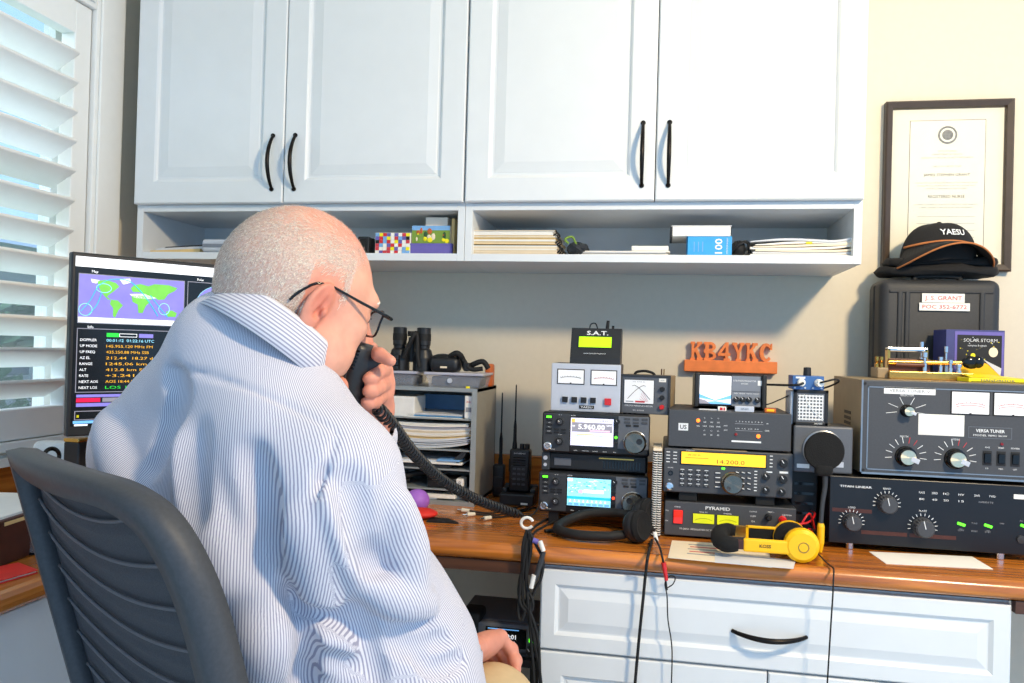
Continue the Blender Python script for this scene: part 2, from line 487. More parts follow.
# base cabinet under the radios
BX0, BX1 = -.232, .661
bc = thing('base_cabinet', 'white base cabinet with a wide drawer below the radios', 'cabinet', ((BX0+BX1)/2, 0, 0))
ox = (BX0+BX1)/2; bw = (BX1-BX0)/2
b = MB(); b.box(-bw, -bw+.019, -.60, -.02, .09, .714, 'white_paint', .001); b.box(bw-.019, bw, -.60, -.02, .09, .714, 'white_paint', .001)
b.box(-bw+.019, bw-.019, -.60, -.02, .09, .109, 'white_paint'); b.box(-bw+.019, bw-.019, -.035, -.02, .109, .714, 'white_paint'); b.box(-bw+.019, bw-.019, -.60, -.56, .69, .714, 'white_paint'); b.box(-bw+.02, bw-.02, -.54, -.03, 0, .09, 'white_paint')
b.box(-bw+.019, bw-.019, -.60, -.56, .530, .546, 'white_paint')
b.build('body', bc)
DRW = [(0,0),(0,.017),(.003,.020),(.030,.020),(.034,.0165),(.037,.0135),(.040,.0135),(.058,.0185),(.060,.0185)]
d = MB(); ring_panel(d, -bw+.003, bw-.003, .540, .704, -.6005, DRW, 'white_paint'); dr = d.build('drawer', bc)
h = MB(); hx = at(769,634, Y=-.62).x-ox; bow(h, (hx-.07,-.62,.611), (hx+.07,-.62,.611), (0,-.03,-.004)); h.build('handle', dr, label='dark curved handle')
xs = .225-ox
for a, e, s in ((-bw+.003, xs-.0015, 1), (xs+.0015, bw-.003, -1)):
    d = MB(); ring_panel(d, a, e, .10, .535, -.6005, [(i*.8, p) for i, p in DOOR], 'white_paint'); dr = d.build('door', bc)
    hx = e-.03 if s == 1 else a+.03
    h = MB(); bow(h, (hx,-.62,.34), (hx,-.62,.48), (0,-.03,0)); h.build('handle', dr, label='dark curved handle')

# left return cabinet under the window
rc = thing('base_cabinet', 'white base cabinet below the window, left of the chair', 'cabinet', (-1.27, -1.35, 0))
b = MB(); b.box(-.2, .22, -.72, .68, 0, .714, 'white_paint', .001); b.build('body', rc)
for a, e in ((-.718, -.272), (-.268, .178), (.182, .678)):
    d = MB(); d.box(.22, .238, a, e, .02, .705, 'white_paint', .002); d.build('door', rc)

# worktop: one L-shaped run
def bullnose_run(mb, x0, x1, m):
    """the main run along the back wall with a rounded front edge"""
    prof = [(-.001, ZD-.036), (YE+.012, ZD-.036)]
    for i in range(7):
        t = -PI/2-PI*i/6*1.0
        prof.append((YE+.018+.018*math.cos(t), ZD-.018+.018*math.sin(t)))
    prof.append((-.001, ZD))
    n = len(prof)
    vs = [(x0, y, z) for y, z in prof]+[(x1, y, z) for y, z in prof]
    fs = [(i, n+i, n+(i+1) % n, (i+1) % n) for i in range(n)]
    mb.add(vs, [f for f in fs if not 2 <= f[0] <= 7], m, False); mb.add(vs, [f for f in fs if 2 <= f[0] <= 7], m, True); mb.add(vs[:n], [tuple(range(n-1, -1, -1))], m); mb.add(vs[n:], [tuple(range(n))], m)
wt = thing('worktop', 'L-shaped polished orange-brown wooden worktop along wall and window', 'worktop', (0, 0, 0))
t = MB(); bullnose_run(t, -1.499, 1.6, 'desk_wood'); t.build('desktop', wt)
t = MB(); prof = [(-1.499, ZD-.036), (-1.02, ZD-.036)]
for i in range(7):
    a = -PI/2+PI*i/6; prof.append((-1.018+.018*math.cos(a), ZD-.018+.018*math.sin(a)))
prof.append((-1.499, ZD)); n = len(prof)
vs = [(x, -2.2, z) for x, z in prof]+[(x, -.60, z) for x, z in prof]
t.add(vs, [(i, (i+1) % n, n+(i+1) % n, n+i) for i in range(n)], 'desk_wood_side'); t.add(vs[:n], [tuple(range(n))], 'desk_wood_side'); t.add(vs[n:], [tuple(range(n-1,-1,-1))], 'desk_wood_side')
t.build('return_top', wt)
t = MB(); t.box(-1.499, 1.6, -.02, -.001, ZD, ZD+.104, 'desk_wood', .003); t.box(-1.499, -1.48, -2.2, -.02, ZD, ZD+.104, 'desk_wood_side', .003); t.build('backsplash', wt)
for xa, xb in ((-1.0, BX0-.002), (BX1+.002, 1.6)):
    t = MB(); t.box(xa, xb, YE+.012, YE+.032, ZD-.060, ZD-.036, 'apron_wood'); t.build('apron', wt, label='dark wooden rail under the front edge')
# ------------------------------------------------------------------ sculpting: signed distance field + surface nets
class Field:
    def __init__(s, lo, hi, h):
        s.lo = np.array(lo, float); s.h = h
        s.n = np.ceil((np.array(hi)-s.lo)/h).astype(int)+1
        s.ax = [(s.lo[i]+h*np.arange(s.n[i])).astype(np.float32) for i in range(3)]
        s.d = np.full(tuple(s.n), 1.0, np.float32)
    def win(s, lo, hi):
        i0 = np.clip(np.floor((np.array(lo)-s.lo)/s.h).astype(int), 0, s.n-1)
        i1 = np.clip(np.ceil((np.array(hi)-s.lo)/s.h).astype(int)+1, 1, s.n)
        if np.any(i1 <= i0): return None
        sl = tuple(slice(a, b) for a, b in zip(i0, i1))
        X = s.ax[0][sl[0]][:,None,None]; Y = s.ax[1][sl[1]][None,:,None]; Z = s.ax[2][sl[2]][None,None,:]
        return sl, X, Y, Z
    def put(s, sl, e, k, op):
        d = s.d[sl]
        if op == 'add':
            if k > 0:
                h = np.clip(.5+.5*(d-e)/k, 0, 1); s.d[sl] = d*(1-h)+e*h-k*h*(1-h)
            else: s.d[sl] = np.minimum(d, e)
        elif op == 'cut':
            e = -e
            if k > 0:
                h = np.clip(.5-.5*(d-e)/k, 0, 1); s.d[sl] = d*(1-h)+e*h+k*h*(1-h)
            else: s.d[sl] = np.maximum(d, e)
    def cone(s, a, b, ra, rb=None, k=.02, n=None, sc=1.0, op='add'):
        rb = ra if rb is None else rb
        a = np.array(a, float); b = np.array(b, float); R = max(ra, rb)*max(1, 1)+k+.03
        w = s.win(np.minimum(a, b)-R, np.maximum(a, b)+R)
        if w is None: return s
        sl, X, Y, Z = w
        ab = b-a; L2 = max(float(ab@ab), 1e-12)
        t = np.clip(((X-a[0])*ab[0]+(Y-a[1])*ab[1]+(Z-a[2])*ab[2])/L2, 0, 1)
        qx = X-a[0]-t*ab[0]; qy = Y-a[1]-t*ab[1]; qz = Z-a[2]-t*ab[2]
        q2 = qx*qx+qy*qy+qz*qz
        if n is not None:
            n = np.array(n, float)/np.linalg.norm(n)
            qn = qx*n[0]+qy*n[1]+qz*n[2]
            q2 = np.maximum(q2-qn*qn, 0)+(qn/sc)**2
        s.put(sl, ((np.sqrt(q2)-(ra+t*(rb-ra)))*min(1, sc)).astype(np.float32), k, op); return s
    def ell(s, c, r, ax=None, k=.02, op='add'):
        c = np.array(c, float); r = np.array(r, float); R = r.max()+k+.03
        w = s.win(c-R, c+R)
        if w is None: return s
        sl, X, Y, Z = w
        A = np.eye(3) if ax is None else np.array(ax, float)
        p = [(X-c[0])*A[i][0]+(Y-c[1])*A[i][1]+(Z-c[2])*A[i][2] for i in range(3)]
        k0 = np.sqrt(sum((p[i]/r[i])**2 for i in range(3))); k1 = np.sqrt(sum((p[i]/r[i]**2)**2 for i in range(3)))+1e-9
        s.put(sl, (k0*(k0-1)/k1).astype(np.float32), k, op); return s
    def chain(s, pts, rs, k=.01, **kw):
        for i in range(len(pts)-1): s.cone(pts[i], pts[i+1], rs[i], rs[i+1], k, **kw)
        return s
    def halfspace(s, p, n, k=.0):
        """keep the side n points away from"""
        p = np.array(p, float); n = np.array(n, float); n /= np.linalg.norm(n)
        X = s.ax[0][:,None,None]; Y = s.ax[1][None,:,None]; Z = s.ax[2][None,None,:]
        e = ((X-p[0])*n[0]+(Y-p[1])*n[1]+(Z-p[2])*n[2]).astype(np.float32)
        s.d = np.maximum(s.d, e); return s
    def sample(s, P):
        g = (np.array(P)-s.lo)/s.h; i = np.clip(np.floor(g).astype(int), 0, s.n-2); f = g-i
        v = 0
        for a in (0,1):
            for b in (0,1):
                for c in (0,1):
                    v = v+s.d[i[...,0]+a, i[...,1]+b, i[...,2]+c]*abs(1-a-f[...,0])*abs(1-b-f[...,1])*abs(1-c-f[...,2])
        return v
    def hit(s, px, py, t0=.5, t1=1.8):
        """where the line of sight through a photo position meets the sculpted surface"""
        v = CF+CR*(px-512)/FPX+CU*(341.5-py)/FPX
        ts = np.arange(t0, t1, s.h*.5); P = CAM_O+ts[:,None]*v
        ok = np.all((P > s.lo+s.h) & (P < s.lo+s.h*(s.n-2)), axis=1)
        val = np.where(ok, s.sample(np.clip(P, s.lo, s.lo+s.h*(s.n-1.01))), 1)
        j = np.argmax(val < 0)
        return P[j] if val[j] < 0 else None
    def nets(s):
        d = s.d; neg = d < 0
        nx, ny, nz = d.shape
        cnt = np.zeros((nx-1, ny-1, nz-1), np.int8)
        for a in (0,1):
            for b in (0,1):
                for c in (0,1): cnt += neg[a:nx-1+a, b:ny-1+b, c:nz-1+c]
        act = (cnt > 0) & (cnt < 8)
        I = np.argwhere(act); idx = -np.ones(act.shape, np.int64); idx[act] = np.arange(len(I))
        acc = np.zeros((len(I), 3)); num = np.zeros(len(I))
        cor = [(a,b,c) for a in (0,1) for b in (0,1) for c in (0,1)]
        val = {c: d[I[:,0]+c[0], I[:,1]+c[1], I[:,2]+c[2]] for c in cor}
        for c in cor:
            for ax in range(3):
                if c[ax] == 0:
                    e = list(c); e[ax] = 1; e = tuple(e)
                    va, vb = val[c], val[e]; m = (va < 0) != (vb < 0)
                    t = np.where(m, va/np.where(m, va-vb, 1), 0)
                    p = np.tile(np.array(c, float), (len(I),1)); p[:,ax] += t
                    acc[m] += p[m]; num[m] += 1
        V = s.lo+s.h*(I+acc/num[:,None])
        F = []
        for ax in range(3):
            o = [0,0,0]; o[ax] = 1
            A = neg[:nx-o[0], :ny-o[1], :nz-o[2]]; B = neg[o[0]:, o[1]:, o[2]:]
            E = np.argwhere(A != B); sgn = A[E[:,0], E[:,1], E[:,2]]
            u, w = (ax+1) % 3, (ax+2) % 3
            ok = (E[:,u] > 0) & (E[:,w] > 0) & (E[:,u] < act.shape[u]) & (E[:,w] < act.shape[w]) & (E[:,ax] < act.shape[ax])
            E = E[ok]; sgn = sgn[ok]
            def at_(du, dw):
                Q = E.copy(); Q[:,u] -= du; Q[:,w] -= dw; return idx[Q[:,0], Q[:,1], Q[:,2]]
            q = np.stack([at_(1,1), at_(0,1), at_(0,0), at_(1,0)], 1)
            q[~sgn] = q[~sgn][:, ::-1]
            F.append(q)
        return V, np.concatenate(F)
def mesh_obj(name, V, F, mats, parent=None, smooth_it=0):
    if smooth_it:
        for _ in range(smooth_it):
            S = np.zeros_like(V); C = np.zeros(len(V))
            for a in range(4):
                for b in ((a+1) % 4, (a+3) % 4):
                    np.add.at(S, F[:,a], V[F[:,b]]); np.add.at(C, F[:,a], 1)
            V = V+.5*(S/np.maximum(C,1)[:,None]-V)
    me = bpy.data.meshes.new(name); me.from_pydata(V.tolist(), [], F.tolist())
    for m in mats: me.materials.append(M[m])
    me.polygons.foreach_set('use_smooth', [True]*len(F)); me.update()
    o = bpy.data.objects.new(name, me); COL.objects.link(o)
    if parent is not None: o.parent = parent
    return o, V
def join_raw(parts):
    Vs, Fs, b = [], [], 0
    for V, F in parts: Vs.append(V); Fs.append(F+b); b += len(V)
    return np.concatenate(Vs), np.concatenate(Fs)

# ------------------------------------------------------------------ the seated man: joints
UPV = np.array([0,0,1.0]); RH = np.array([math.cos(CAM_YAW), math.sin(CAM_YAW), 0]); FH = np.array([-math.sin(CAM_YAW), math.cos(CAM_YAW), 0])
def J(px, py, d): return np.array(at(px, py, d=d))
def facing(deg): a = math.radians(deg); return RH*math.cos(a)+FH*math.sin(a), RH*math.sin(a)-FH*math.cos(a)
TF, TR = facing(54)              # torso: forward, right
PEL = J(372, 790, 1.13); CHEST = J(248, 520, 1.07); SHM = J(243, 440, 1.055)
C7 = J(238, 360, 1.04)
SR = J(333, 480, .955); SL = J(152, 447, 1.165)
ER = J(400, 684, 1.08); WR = J(461, 656, 1.31); HR = J(482, 647, 1.39)
EL = J(350, 560, 1.36); WL = J(371, 432, 1.215); HL = J(376, 388, 1.20)
HC = J(298, 297, 1.07)           # head centre
hf, hr = facing(37)
pt = math.radians(-17)
HA = hf*math.cos(pt)+UPV*math.sin(pt); HN = np.cross(hr, HA); HN /= np.linalg.norm(HN)
tilt = math.radians(-2); HS = hr*math.cos(tilt)+HN*math.sin(tilt); HN = np.cross(HS, HA)
def H(a, s, n): return HC+HA*a+HS*s+HN*n
AX = [HA, HS, HN]
person = thing('person', 'seated grey-haired man in a striped shirt speaking into a black microphone', 'person', tuple(np.array([PEL[0], PEL[1], 0])))
PO = np.array(person.location)
def pchild(name, V, F, mats, parent=person, sm=0):
    return mesh_obj(name, V-PO if parent is person else V-PO, F, mats, parent, sm)

# head and neck
fh = Field(HC-.20, HC+.20, .0022)
fh.ell(H(-.007,0,.030), (.096,.077,.090), AX, 0)
fh.ell(H(-.030,0,.005), (.078,.074,.075), AX, .03)
fh.ell(H(.030,0,-.012), (.066,.066,.088), AX, .03)
fh.ell(H(.030,0,-.065), (.058,.062,.046), AX, .03)
for q in (-1, 1):
    fh.ell(H(.040,q*.046,-.060), (.036,.026,.040), AX, .025)       # cheeks and jowls
    fh.ell(H(.012,q*.058,-.070), (.038,.020,.030), AX, .025)
    fh.ell(H(.066,q*.042,-.018), (.022,.018,.016), AX, .02)        # cheekbones
fh.ell(H(.078,0,-.098), (.022,.026,.018), AX, .025)                # chin
fh.ell(H(.020,0,-.100), (.050,.050,.024), AX, .03)                 # double chin
fh.cone(H(.087,-.032,.022), H(.087,.032,.022), .013, k=.02)        # brow
for q in (-1, 1):
    fh.ell(H(.098,q*.031,.002), (.020,.017,.012), AX, .014, 'cut')
    fh.ell(H(.080,q*.031,.002), (.014,.015,.013), AX, .006)
fh.cone(H(.090,0,.014), H(.112,0,-.026), .009, .0135, .012)        # nose
for q in (-1, 1):
    fh.ell(H(.100,q*.012,-.031), (.012,.009,.009), AX, .006)
    fh.ell(H(.108,q*.006,-.040), (.004,.0035,.004), AX, .003, 'cut')
fh.ell(H(.092,0,-.052), (.013,.024,.012), AX, .012)
fh.cone(H(.098,-.018,-.056), H(.098,.018,-.056), .0055, k=.005); fh.cone(H(.096,-.017,-.070), H(.096,.017,-.070), .006, k=.005)
fh.cone(H(.104,-.022,-.063), H(.104,.022,-.063), .002, k=.003, op='cut')
nb = J(262, 356, 1.04)
fh.cone(H(-.028,0,-.045), nb, .064, .072, .03)                     # neck
fh.cone(H(.010,0,-.075), nb+TF*.045, .050, .058, .03)
fh.cone(H(-.074,-.030,-.058), H(-.074,.030,-.058), .018, k=.02)    # fold at the nape
for q in (-1, 1):                                                   # ears
    e = np.array([[.92,0,-.39],[0,1,0],[.39,0,.92]])
    EA = [HA*.95+HN*-.30, HS, HN*.95+HA*.30]
    c = H(.002,q*.080,-.013)
    out = HS*q
    E2 = [EA[0]*.90+out*-.42, out*.90+EA[0]*.42, EA[2]]
    c = c+out*.004-HA*.006
    fh.ell(c, (.019,.0075,.034), E2, .006)
    fh.ell(c-EA[2]*.026+HA*.004, (.011,.007,.013), E2, .006)        # lobe
    fh.ell(c+out*.009+HA*.001+EA[2]*.006, (.0115,.006,.021), E2, .004, 'cut')
    fh.ell(c+out*.006+HA*.006-EA[2]*.008, (.007,.008,.009), E2, .004, 'cut')
    fh.cone(c+EA[2]*.018+out*.003, c+EA[2]*-.008+out*.004-HA*.003, .0035, .003, .004)   # antihelix
    fh.ell(c+HA*.013-EA[2]*.006+out*.002, (.005,.004,.007), E2, .003)  # tragus
fh.halfspace(nb-UPV*.035, -UPV+TF*.15)
Vh, Fh = fh.nets()
hsmooth = Vh

# right hand (reaching down to the radio) : palm and five fingers, seen from behind
def hand(f, wrist, palm_c, fw, across, up, fingers, thumb, k=.006):
    f.cone(wrist-fw*.05, wrist, .029, .0265, .01, n=up, sc=.78)
    f.cone(wrist, palm_c, .0265, .038, .02, n=up, sc=.62)
    for j in range(4):
        base = palm_c+fw*.028+across*(.030-.020*j)-fw*(.004*abs(j-1))
        f.cone(palm_c-fw*.02+across*(.018-.012*j), base, .019, .0115, .012, n=up, sc=.9)
        pts = [base]; 
        for (a, L) in fingers[j]:
            dirn = fw*math.cos(a)-up*math.sin(a); pts.append(pts[-1]+dirn*L)
        f.chain(pts, [.0108,.0100,.0090,.0078], k)
        for p in pts[:3]: f.ell(p+up*.001, (.0112,.0112,.0108), None, .006)
    f.chain(thumb, [.017,.0125,.0115,.0095], .010)
Xr = np.cross(HR-WR, UPV); Xr /= np.linalg.norm(Xr)     # to the right of the reach
fwR = (HR-WR)/np.linalg.norm(HR-WR); upR = np.cross(Xr, fwR)
rl = math.radians(-35); upR2 = upR*math.cos(rl)+Xr*math.sin(rl); acR = np.cross(fwR, upR2)
fr_ = Field(HR-.16, HR+.14, .0022)
curl = [[(.75,.038),(1.6,.026),(2.2,.022)],[(.8,.042),(1.7,.028),(2.3,.023)],[(.85,.040),(1.75,.027),(2.35,.022)],[(.9,.034),(1.8,.021),(2.35,.020)]]
tb = HR-fwR*.03-acR*.024
hand(fr_, WR+fwR*.02, HR, fwR, -acR, upR2, curl, [tb, tb-acR*.026+fwR*.026-upR2*.006, tb-acR*.032+fwR*.056-upR2*.016, tb-acR*.026+fwR*.080-upR2*.026])
Vr, Fr = fr_.nets()

# left hand closed round the microphone
MIC = J(358.5, 373, 1.115)
fl = Field(HL-.15, HL+.15, .0022)
fl.cone(WL, WL+(HL-WL)*.55, .028, .027, .01)
pc = J(371, 388, 1.195)
fl.cone(WL+(HL-WL)*.5, pc, .027, .030, .02)
fl.ell(pc, (.026,.034,.036), [RH, FH, UPV], .015)
kn = [J(370,350,1.170), J(384,370,1.190), J(385,383,1.190), J(383,394,1.185)]
for p in kn: fl.cone(pc, p, .024, .012, .014)
fl.chain([kn[0], J(369,351,1.125), J(380,355,1.100), J(390.5,361,1.090)], [.0115,.0105,.0095,.0078], .005)   # first finger along the top, tip pointing out
fl.chain([kn[1], J(378,371,1.125), J(372,378,1.105), J(368.5,379,1.100)], [.0125,.0115,.0100,.0085], .004)
fl.chain([kn[2], J(378,387,1.125), J(372,391,1.105), J(368,391,1.100)], [.0125,.0112,.0098,.0082], .004)
fl.chain([kn[3], J(375,401,1.130), J(369,403,1.112), J(366,402,1.108)], [.0112,.0100,.0088,.0075], .004)
fl.chain([J(366,396,1.16), J(352,391,1.125), J(343,386,1.10), J(337,383,1.085)], [.017,.0135,.0115,.0095], .010)   # thumb below
Vl, Fl = fl.nets()

# body below the clothes
lo = np.minimum.reduce([PEL, SR, SL, ER, WR, EL, WL, HR])-.25; hi = np.maximum.reduce([PEL, SR, SL, ER, WR, EL, WL, C7])+.25
lo[2] = .02
KR = np.array(J(492, 716, 1.36)); KL = KR+(-TR)*.26+TF*.02
KR[2] = KL[2] = .535
AR = np.array([KR[0], KR[1], .09])+TF*.06; AL = np.array([KL[0], KL[1], .09])+TF*.02
PEL[2] = .545
HPR = PEL+TR*.09; HPL = PEL-TR*.09
hi = np.maximum(hi, np.maximum(KR, KL)+.2)
fb = Field(lo, hi, .007)
fb.cone(PEL, CHEST, .150, .150, .04, n=TF, sc=.72); fb.cone(CHEST, SHM, .15, .12, .05, n=TF, sc=.65)
fb.cone(SHM, C7, .09, .058, .05); fb.cone(SR, SL, .05, .05, .05)
for a, b, c in ((SR, ER, WR), (SL, EL, WL)): fb.cone(a, b, .047, .038, .03); fb.cone(b, c, .036, .025, .02)
for a, b, c in ((HPR, KR, AR), (HPL, KL, AL)): fb.cone(a, b, .075, .055, .04); fb.cone(b, c, .05, .033, .03); fb.cone(c, c+TF*.14-UPV*.04, .035, .028, .02)
Vb, Fb = fb.nets()
V, F = join_raw([(Vh, Fh), (Vr, Fr), (Vl, Fl), (Vb, Fb)])
body, _ = pchild('body', V, F, ['skin'], person, 1)
# skin tint: redder scalp and ears, a little variation
# hair: a thin cropped layer on the scalp and short strands
rel = Vh-HC
ha, hs_, hn = rel@HA, rel@HS, rel@HN
def quad_normals(V, F):
    n = np.cross(V[F[:,2]]-V[F[:,0]], V[F[:,3]]-V[F[:,1]]); vn = np.zeros_like(V)
    for k in range(4): np.add.at(vn, F[:,k], n)
    return vn/(np.linalg.norm(vn, axis=1)[:,None]+1e-12)
VN = quad_normals(Vh, Fh)
as_ = np.abs(hs_)
line = np.where(ha < -.022, -.062, np.where(ha < .024, .026, np.where(ha < .036, -.004, 9)))
line = np.where((ha >= .036) & (ha < .066-.25*np.maximum(hn-.06, 0)), .045+(ha-.036)*.6, line)
inside = (hn > line)
dens = np.clip((hn-line)/.022, 0, 1)
top = np.clip((hn-.060)/.035, 0, 1)*np.clip((ha+.085)/.05, 0, 1)
dens = dens*(1-.80*top)
dens = dens*np.clip((.070-ha)/.03, .0, 1)
dens[~inside] = 0
ear_zone = (np.abs(ha-.002) < .022) & (hn < .022) & (as_ > .060)
dens[ear_zone] = 0
keep = np.all(dens[Fh] > .02, axis=1)
used = np.unique(Fh[keep]); remap = -np.ones(len(Vh), int); remap[used] = np.arange(len(used))
hairm = bpy.data.materials.new('hair_grey'); hairm.use_nodes = True; nt = hairm.node_tree; b = nt.nodes['Principled BSDF']
b.inputs['Roughness'].default_value = .6
nz = nt.nodes.new('ShaderNodeTexNoise'); nz.inputs['Scale'].default_value = 420; nz.inputs['Detail'].default_value = 2
tc = nt.nodes.new('ShaderNodeTexCoord'); nt.links.new(tc.outputs['Object'], nz.inputs['Vector'])
cr = nt.nodes.new('ShaderNodeValToRGB'); cr.color_ramp.elements[0].color = lin((186,172,160))+(1,); cr.color_ramp.elements[1].color = lin((226,216,206))+(1,)
cr.color_ramp.elements[0].position = .35; cr.color_ramp.elements[1].position = .65
nt.links.new(nz.outputs['Fac'], cr.inputs[0]); nt.links.new(cr.outputs[0], b.inputs['Base Color'])
at_n = nt.nodes.new('ShaderNodeAttribute'); at_n.attribute_name = 'cover'
mm = nt.nodes.new('ShaderNodeMath'); mm.operation = 'MULTIPLY'; mm.inputs[1].default_value = .42
nt.links.new(at_n.outputs['Fac'], mm.inputs[0]); nt.links.new(mm.outputs[0], b.inputs['Alpha'])
M['hair_grey'] = hairm
mat('hair_strand', (228,218,202), .5, var=.15, scale=300)
VS = Vh+VN*.0016
V2 = VS[used]; F2 = remap[Fh[keep]]
rg = np.random.default_rng(5)
ftri = np.flatnonzero(keep); fd = dens[Fh[ftri]].mean(1)
pick = rg.choice(ftri, 7000, p=fd/fd.sum())
W4 = rg.dirichlet([1,1,1,1], 7000)
P0 = (Vh[Fh[pick]]*W4[:,:,None]).sum(1); N0 = VN[Fh[pick][:,0]]
pa = (P0-HC)@HA; pn = (P0-HC)@HN
flow = -HN[None]*np.clip(1.2-pn/.09, .1, 1)[:,None]-HA[None]*np.where(pa > -.05, .9, .15)[:,None]+rg.normal(0, .22, (7000,3))
flow -= N0*(flow*N0).sum(1)[:,None]; flow /= np.linalg.norm(flow, axis=1)[:,None]+1e-9
side = np.cross(flow, N0); L = rg.uniform(.004, .0070, 7000)[:,None]; wd_ = .00032
tip = P0+flow*L+N0*L*.38
sv = np.stack([P0-side*wd_+N0*.0005, P0+side*wd_+N0*.0005, tip+side*wd_*.4, tip-side*wd_*.4], 1).reshape(-1,3)
sf_ = np.arange(28000).reshape(-1,4)+len(V2)
hair, _ = pchild('hair', np.concatenate([V2, sv]), np.concatenate([F2, sf_]), ['hair_grey', 'hair_strand'])
mi = np.zeros(len(F2)+7000, np.int32); mi[len(F2):] = 1
hair.data.polygons.foreach_set('material_index', mi)
a_ = hair.data.attributes.new('cover', 'FLOAT', 'POINT'); a_.data.foreach_set('value', np.concatenate([dens[used], np.ones(28000)]).astype(np.float32))
# skin tint (ruddy scalp top, ear and nose) as a natural colour attribute on the body
tint = np.zeros(len(body.data.vertices), np.float32)
tint[:len(Vh)] = np.clip(.55*np.clip((hn-.05)/.05,0,1)*np.clip((ha+.05)/.1,0,1)+.7*np.exp(-((ha)**2/.0006+(hn+.008)**2/.0018))*(as_ > .072)+.6*np.exp(-((ha-.112)**2+(hn+.026)**2+hs_**2)/.0005)+.5*np.clip((-.02-hn)/.05,0,1)*np.clip((-ha-.01)/.05,0,1), 0, 1)
tint[len(Vh):len(Vh)+len(Vr)+len(Vl)] = .35
t_ = body.data.attributes.new('tint', 'FLOAT', 'POINT'); t_.data.foreach_set('value', tint)
nt = M['skin'].node_tree; b = nt.nodes['Principled BSDF']
src = b.inputs['Base Color'].links[0].from_socket
mx_ = nt.nodes.new('ShaderNodeMix'); mx_.data_type = 'RGBA'; ta = nt.nodes.new('ShaderNodeAttribute'); ta.attribute_name = 'tint'
nt.links.new(ta.outputs['Fac'], mx_.inputs['Factor']); nt.links.new(src, mx_.inputs['A']); mx_.inputs['B'].default_value = lin((196,96,74))+(1,)
nt.links.new(mx_.outputs['Result'], b.inputs['Base Color'])
b.inputs['Subsurface Weight'].default_value = .12; b.inputs['Subsurface Radius'].default_value = (.01,.004,.002); b.inputs['Subsurface Scale'].default_value = .5

# eyes
PM = Matrix.Translation(-Vector(PO))
for q in (-1, 1):
    e = MB(PM); c = H(.081, q*.031, .002); e.ell(c, (.0125,.0125,.0125), 'eye_white', 16)
    e.cyl(c+HA*.0115, c+HA*.0128, .0055, 'iris', n=14); e.build('eye', person)
for q in (-1, 1):
    e = MB(PM); e.tube([H(.098,q*.014,.024), H(.100,q*.030,.029), H(.092,q*.046,.024)], [.002,.003,.0015], 'hair_strand', 6, sub=4); e.build('eyebrow', person)
# eyeglasses
gl = MB(PM)
lens_c = {}
for q in (-1, 1):
    c = H(.105, q*.033, -.001); lens_c[q] = c
    oo = HS*.0265; nn_ = HN*.0185; bk = -HA*.004*1
    loop = []
    for k in range(24):
        t = 2*PI*k/24; cx, cz = math.cos(t), math.sin(t)
        sx = math.copysign(abs(cx)**.5, cx); sz = math.copysign(abs(cz)**.55, cz)
        loop.append(c+oo*sx*(1.0 if sz > 0 else .92)+nn_*sz+HA*(-.006*(sx*q > 0)*abs(sx)))
    gl.tube(loop, .0017, 'black_gloss', 6, closed=True)
    gl.tube([c+oo*q*1.0+nn_*.62-HA*.006, H(.108,q*.068,.008), H(.095,q*.0735,.009)], [.0026,.0026,.0024], 'black_gloss', 6)
    gl.tube([H(.095,q*.0735,.009), H(.05,q*.077,.013), H(.012,q*.081,.017)], [.0024,.0021,.0017], 'black_gloss', 6)
    gl.tube([H(.012,q*.081,.017), H(-.012,q*.082,.014), H(-.030,q*.081,-.004), H(-.038,q*.080,-.018)], [.0017,.0017,.0020,.0016], 'black_gloss', 6, sub=4)
gl.tube([lens_c[-1]+HS*.024+HN*.008, H(.111,0,.008), lens_c[1]-HS*.024+HN*.008], .0016, 'black_gloss', 6, sub=4)
eg = gl.build('eyeglasses', person, label='dark rectangular eyeglasses')
for q in (-1, 1):
    c = lens_c[q]; ln = MB(PM); vsq = []
    for k in range(24):
        t = 2*PI*k/24; cx, cz = math.cos(t), math.sin(t)
        sx = math.copysign(abs(cx)**.5, cx); sz = math.copysign(abs(cz)**.55, cz)
        vsq.append(c+HS*.0258*sx+HN*.018*sz-HA*(.006*(sx*q > 0)*abs(sx)))
    ln.add(vsq, [tuple(range(24))], 'glass_lens'); ln.add([v-HA*.0012 for v in vsq], [tuple(range(23,-1,-1))], 'glass_lens'); ln.build('lens', eg)

# shirt
lo = np.minimum.reduce([PEL, SR, SL, ER, WR, EL, WL])-.19; hi = np.maximum.reduce([PEL, SR, SL, ER, WR, EL, WL, C7])+np.array([.19,.19,.12]); lo[2] = .47
fs = Field(lo, hi, .0045)
BEL = PEL*.62+CHEST*.38+TF*.02
fs.cone(PEL-UPV*.02, BEL, .205, .205, .05, n=TF, sc=.80)
fs.cone(BEL, CHEST, .205, .196, .06, n=TF, sc=.76)
fs.cone(CHEST, SHM-UPV*.02, .196, .155, .07, n=TF, sc=.70)
fs.ell(CHEST+TR*.095-TF*.07+UPV*.05, (.085,.05,.12), [TR, TF, UPV], .06)      # shoulder blades
fs.ell(CHEST-TR*.095-TF*.07+UPV*.05, (.085,.05,.12), [TR, TF, UPV], .06)
fs.cone(SR-TR*.02, SL+TR*.02, .070, .070, .06)
fs.cone(C7-UPV*.005, SR-TR*.035, .068, .066, .06); fs.cone(C7-UPV*.005, SL+TR*.035, .068, .066, .06)
fs.cone(C7-UPV*.03, C7+UPV*.012, .086, .076, .03)
fs.chain([SR, SR*.55+ER*.45, ER], [.078,.073,.066], .035)
fs.chain([ER, ER*.5+WR*.5, WR-(WR-ER)*.10], [.066,.060,.043], .03)
fs.chain([SL, EL], [.076,.064], .035); fs.chain([EL, WL+(EL-WL)*.12], [.062,.042], .03)
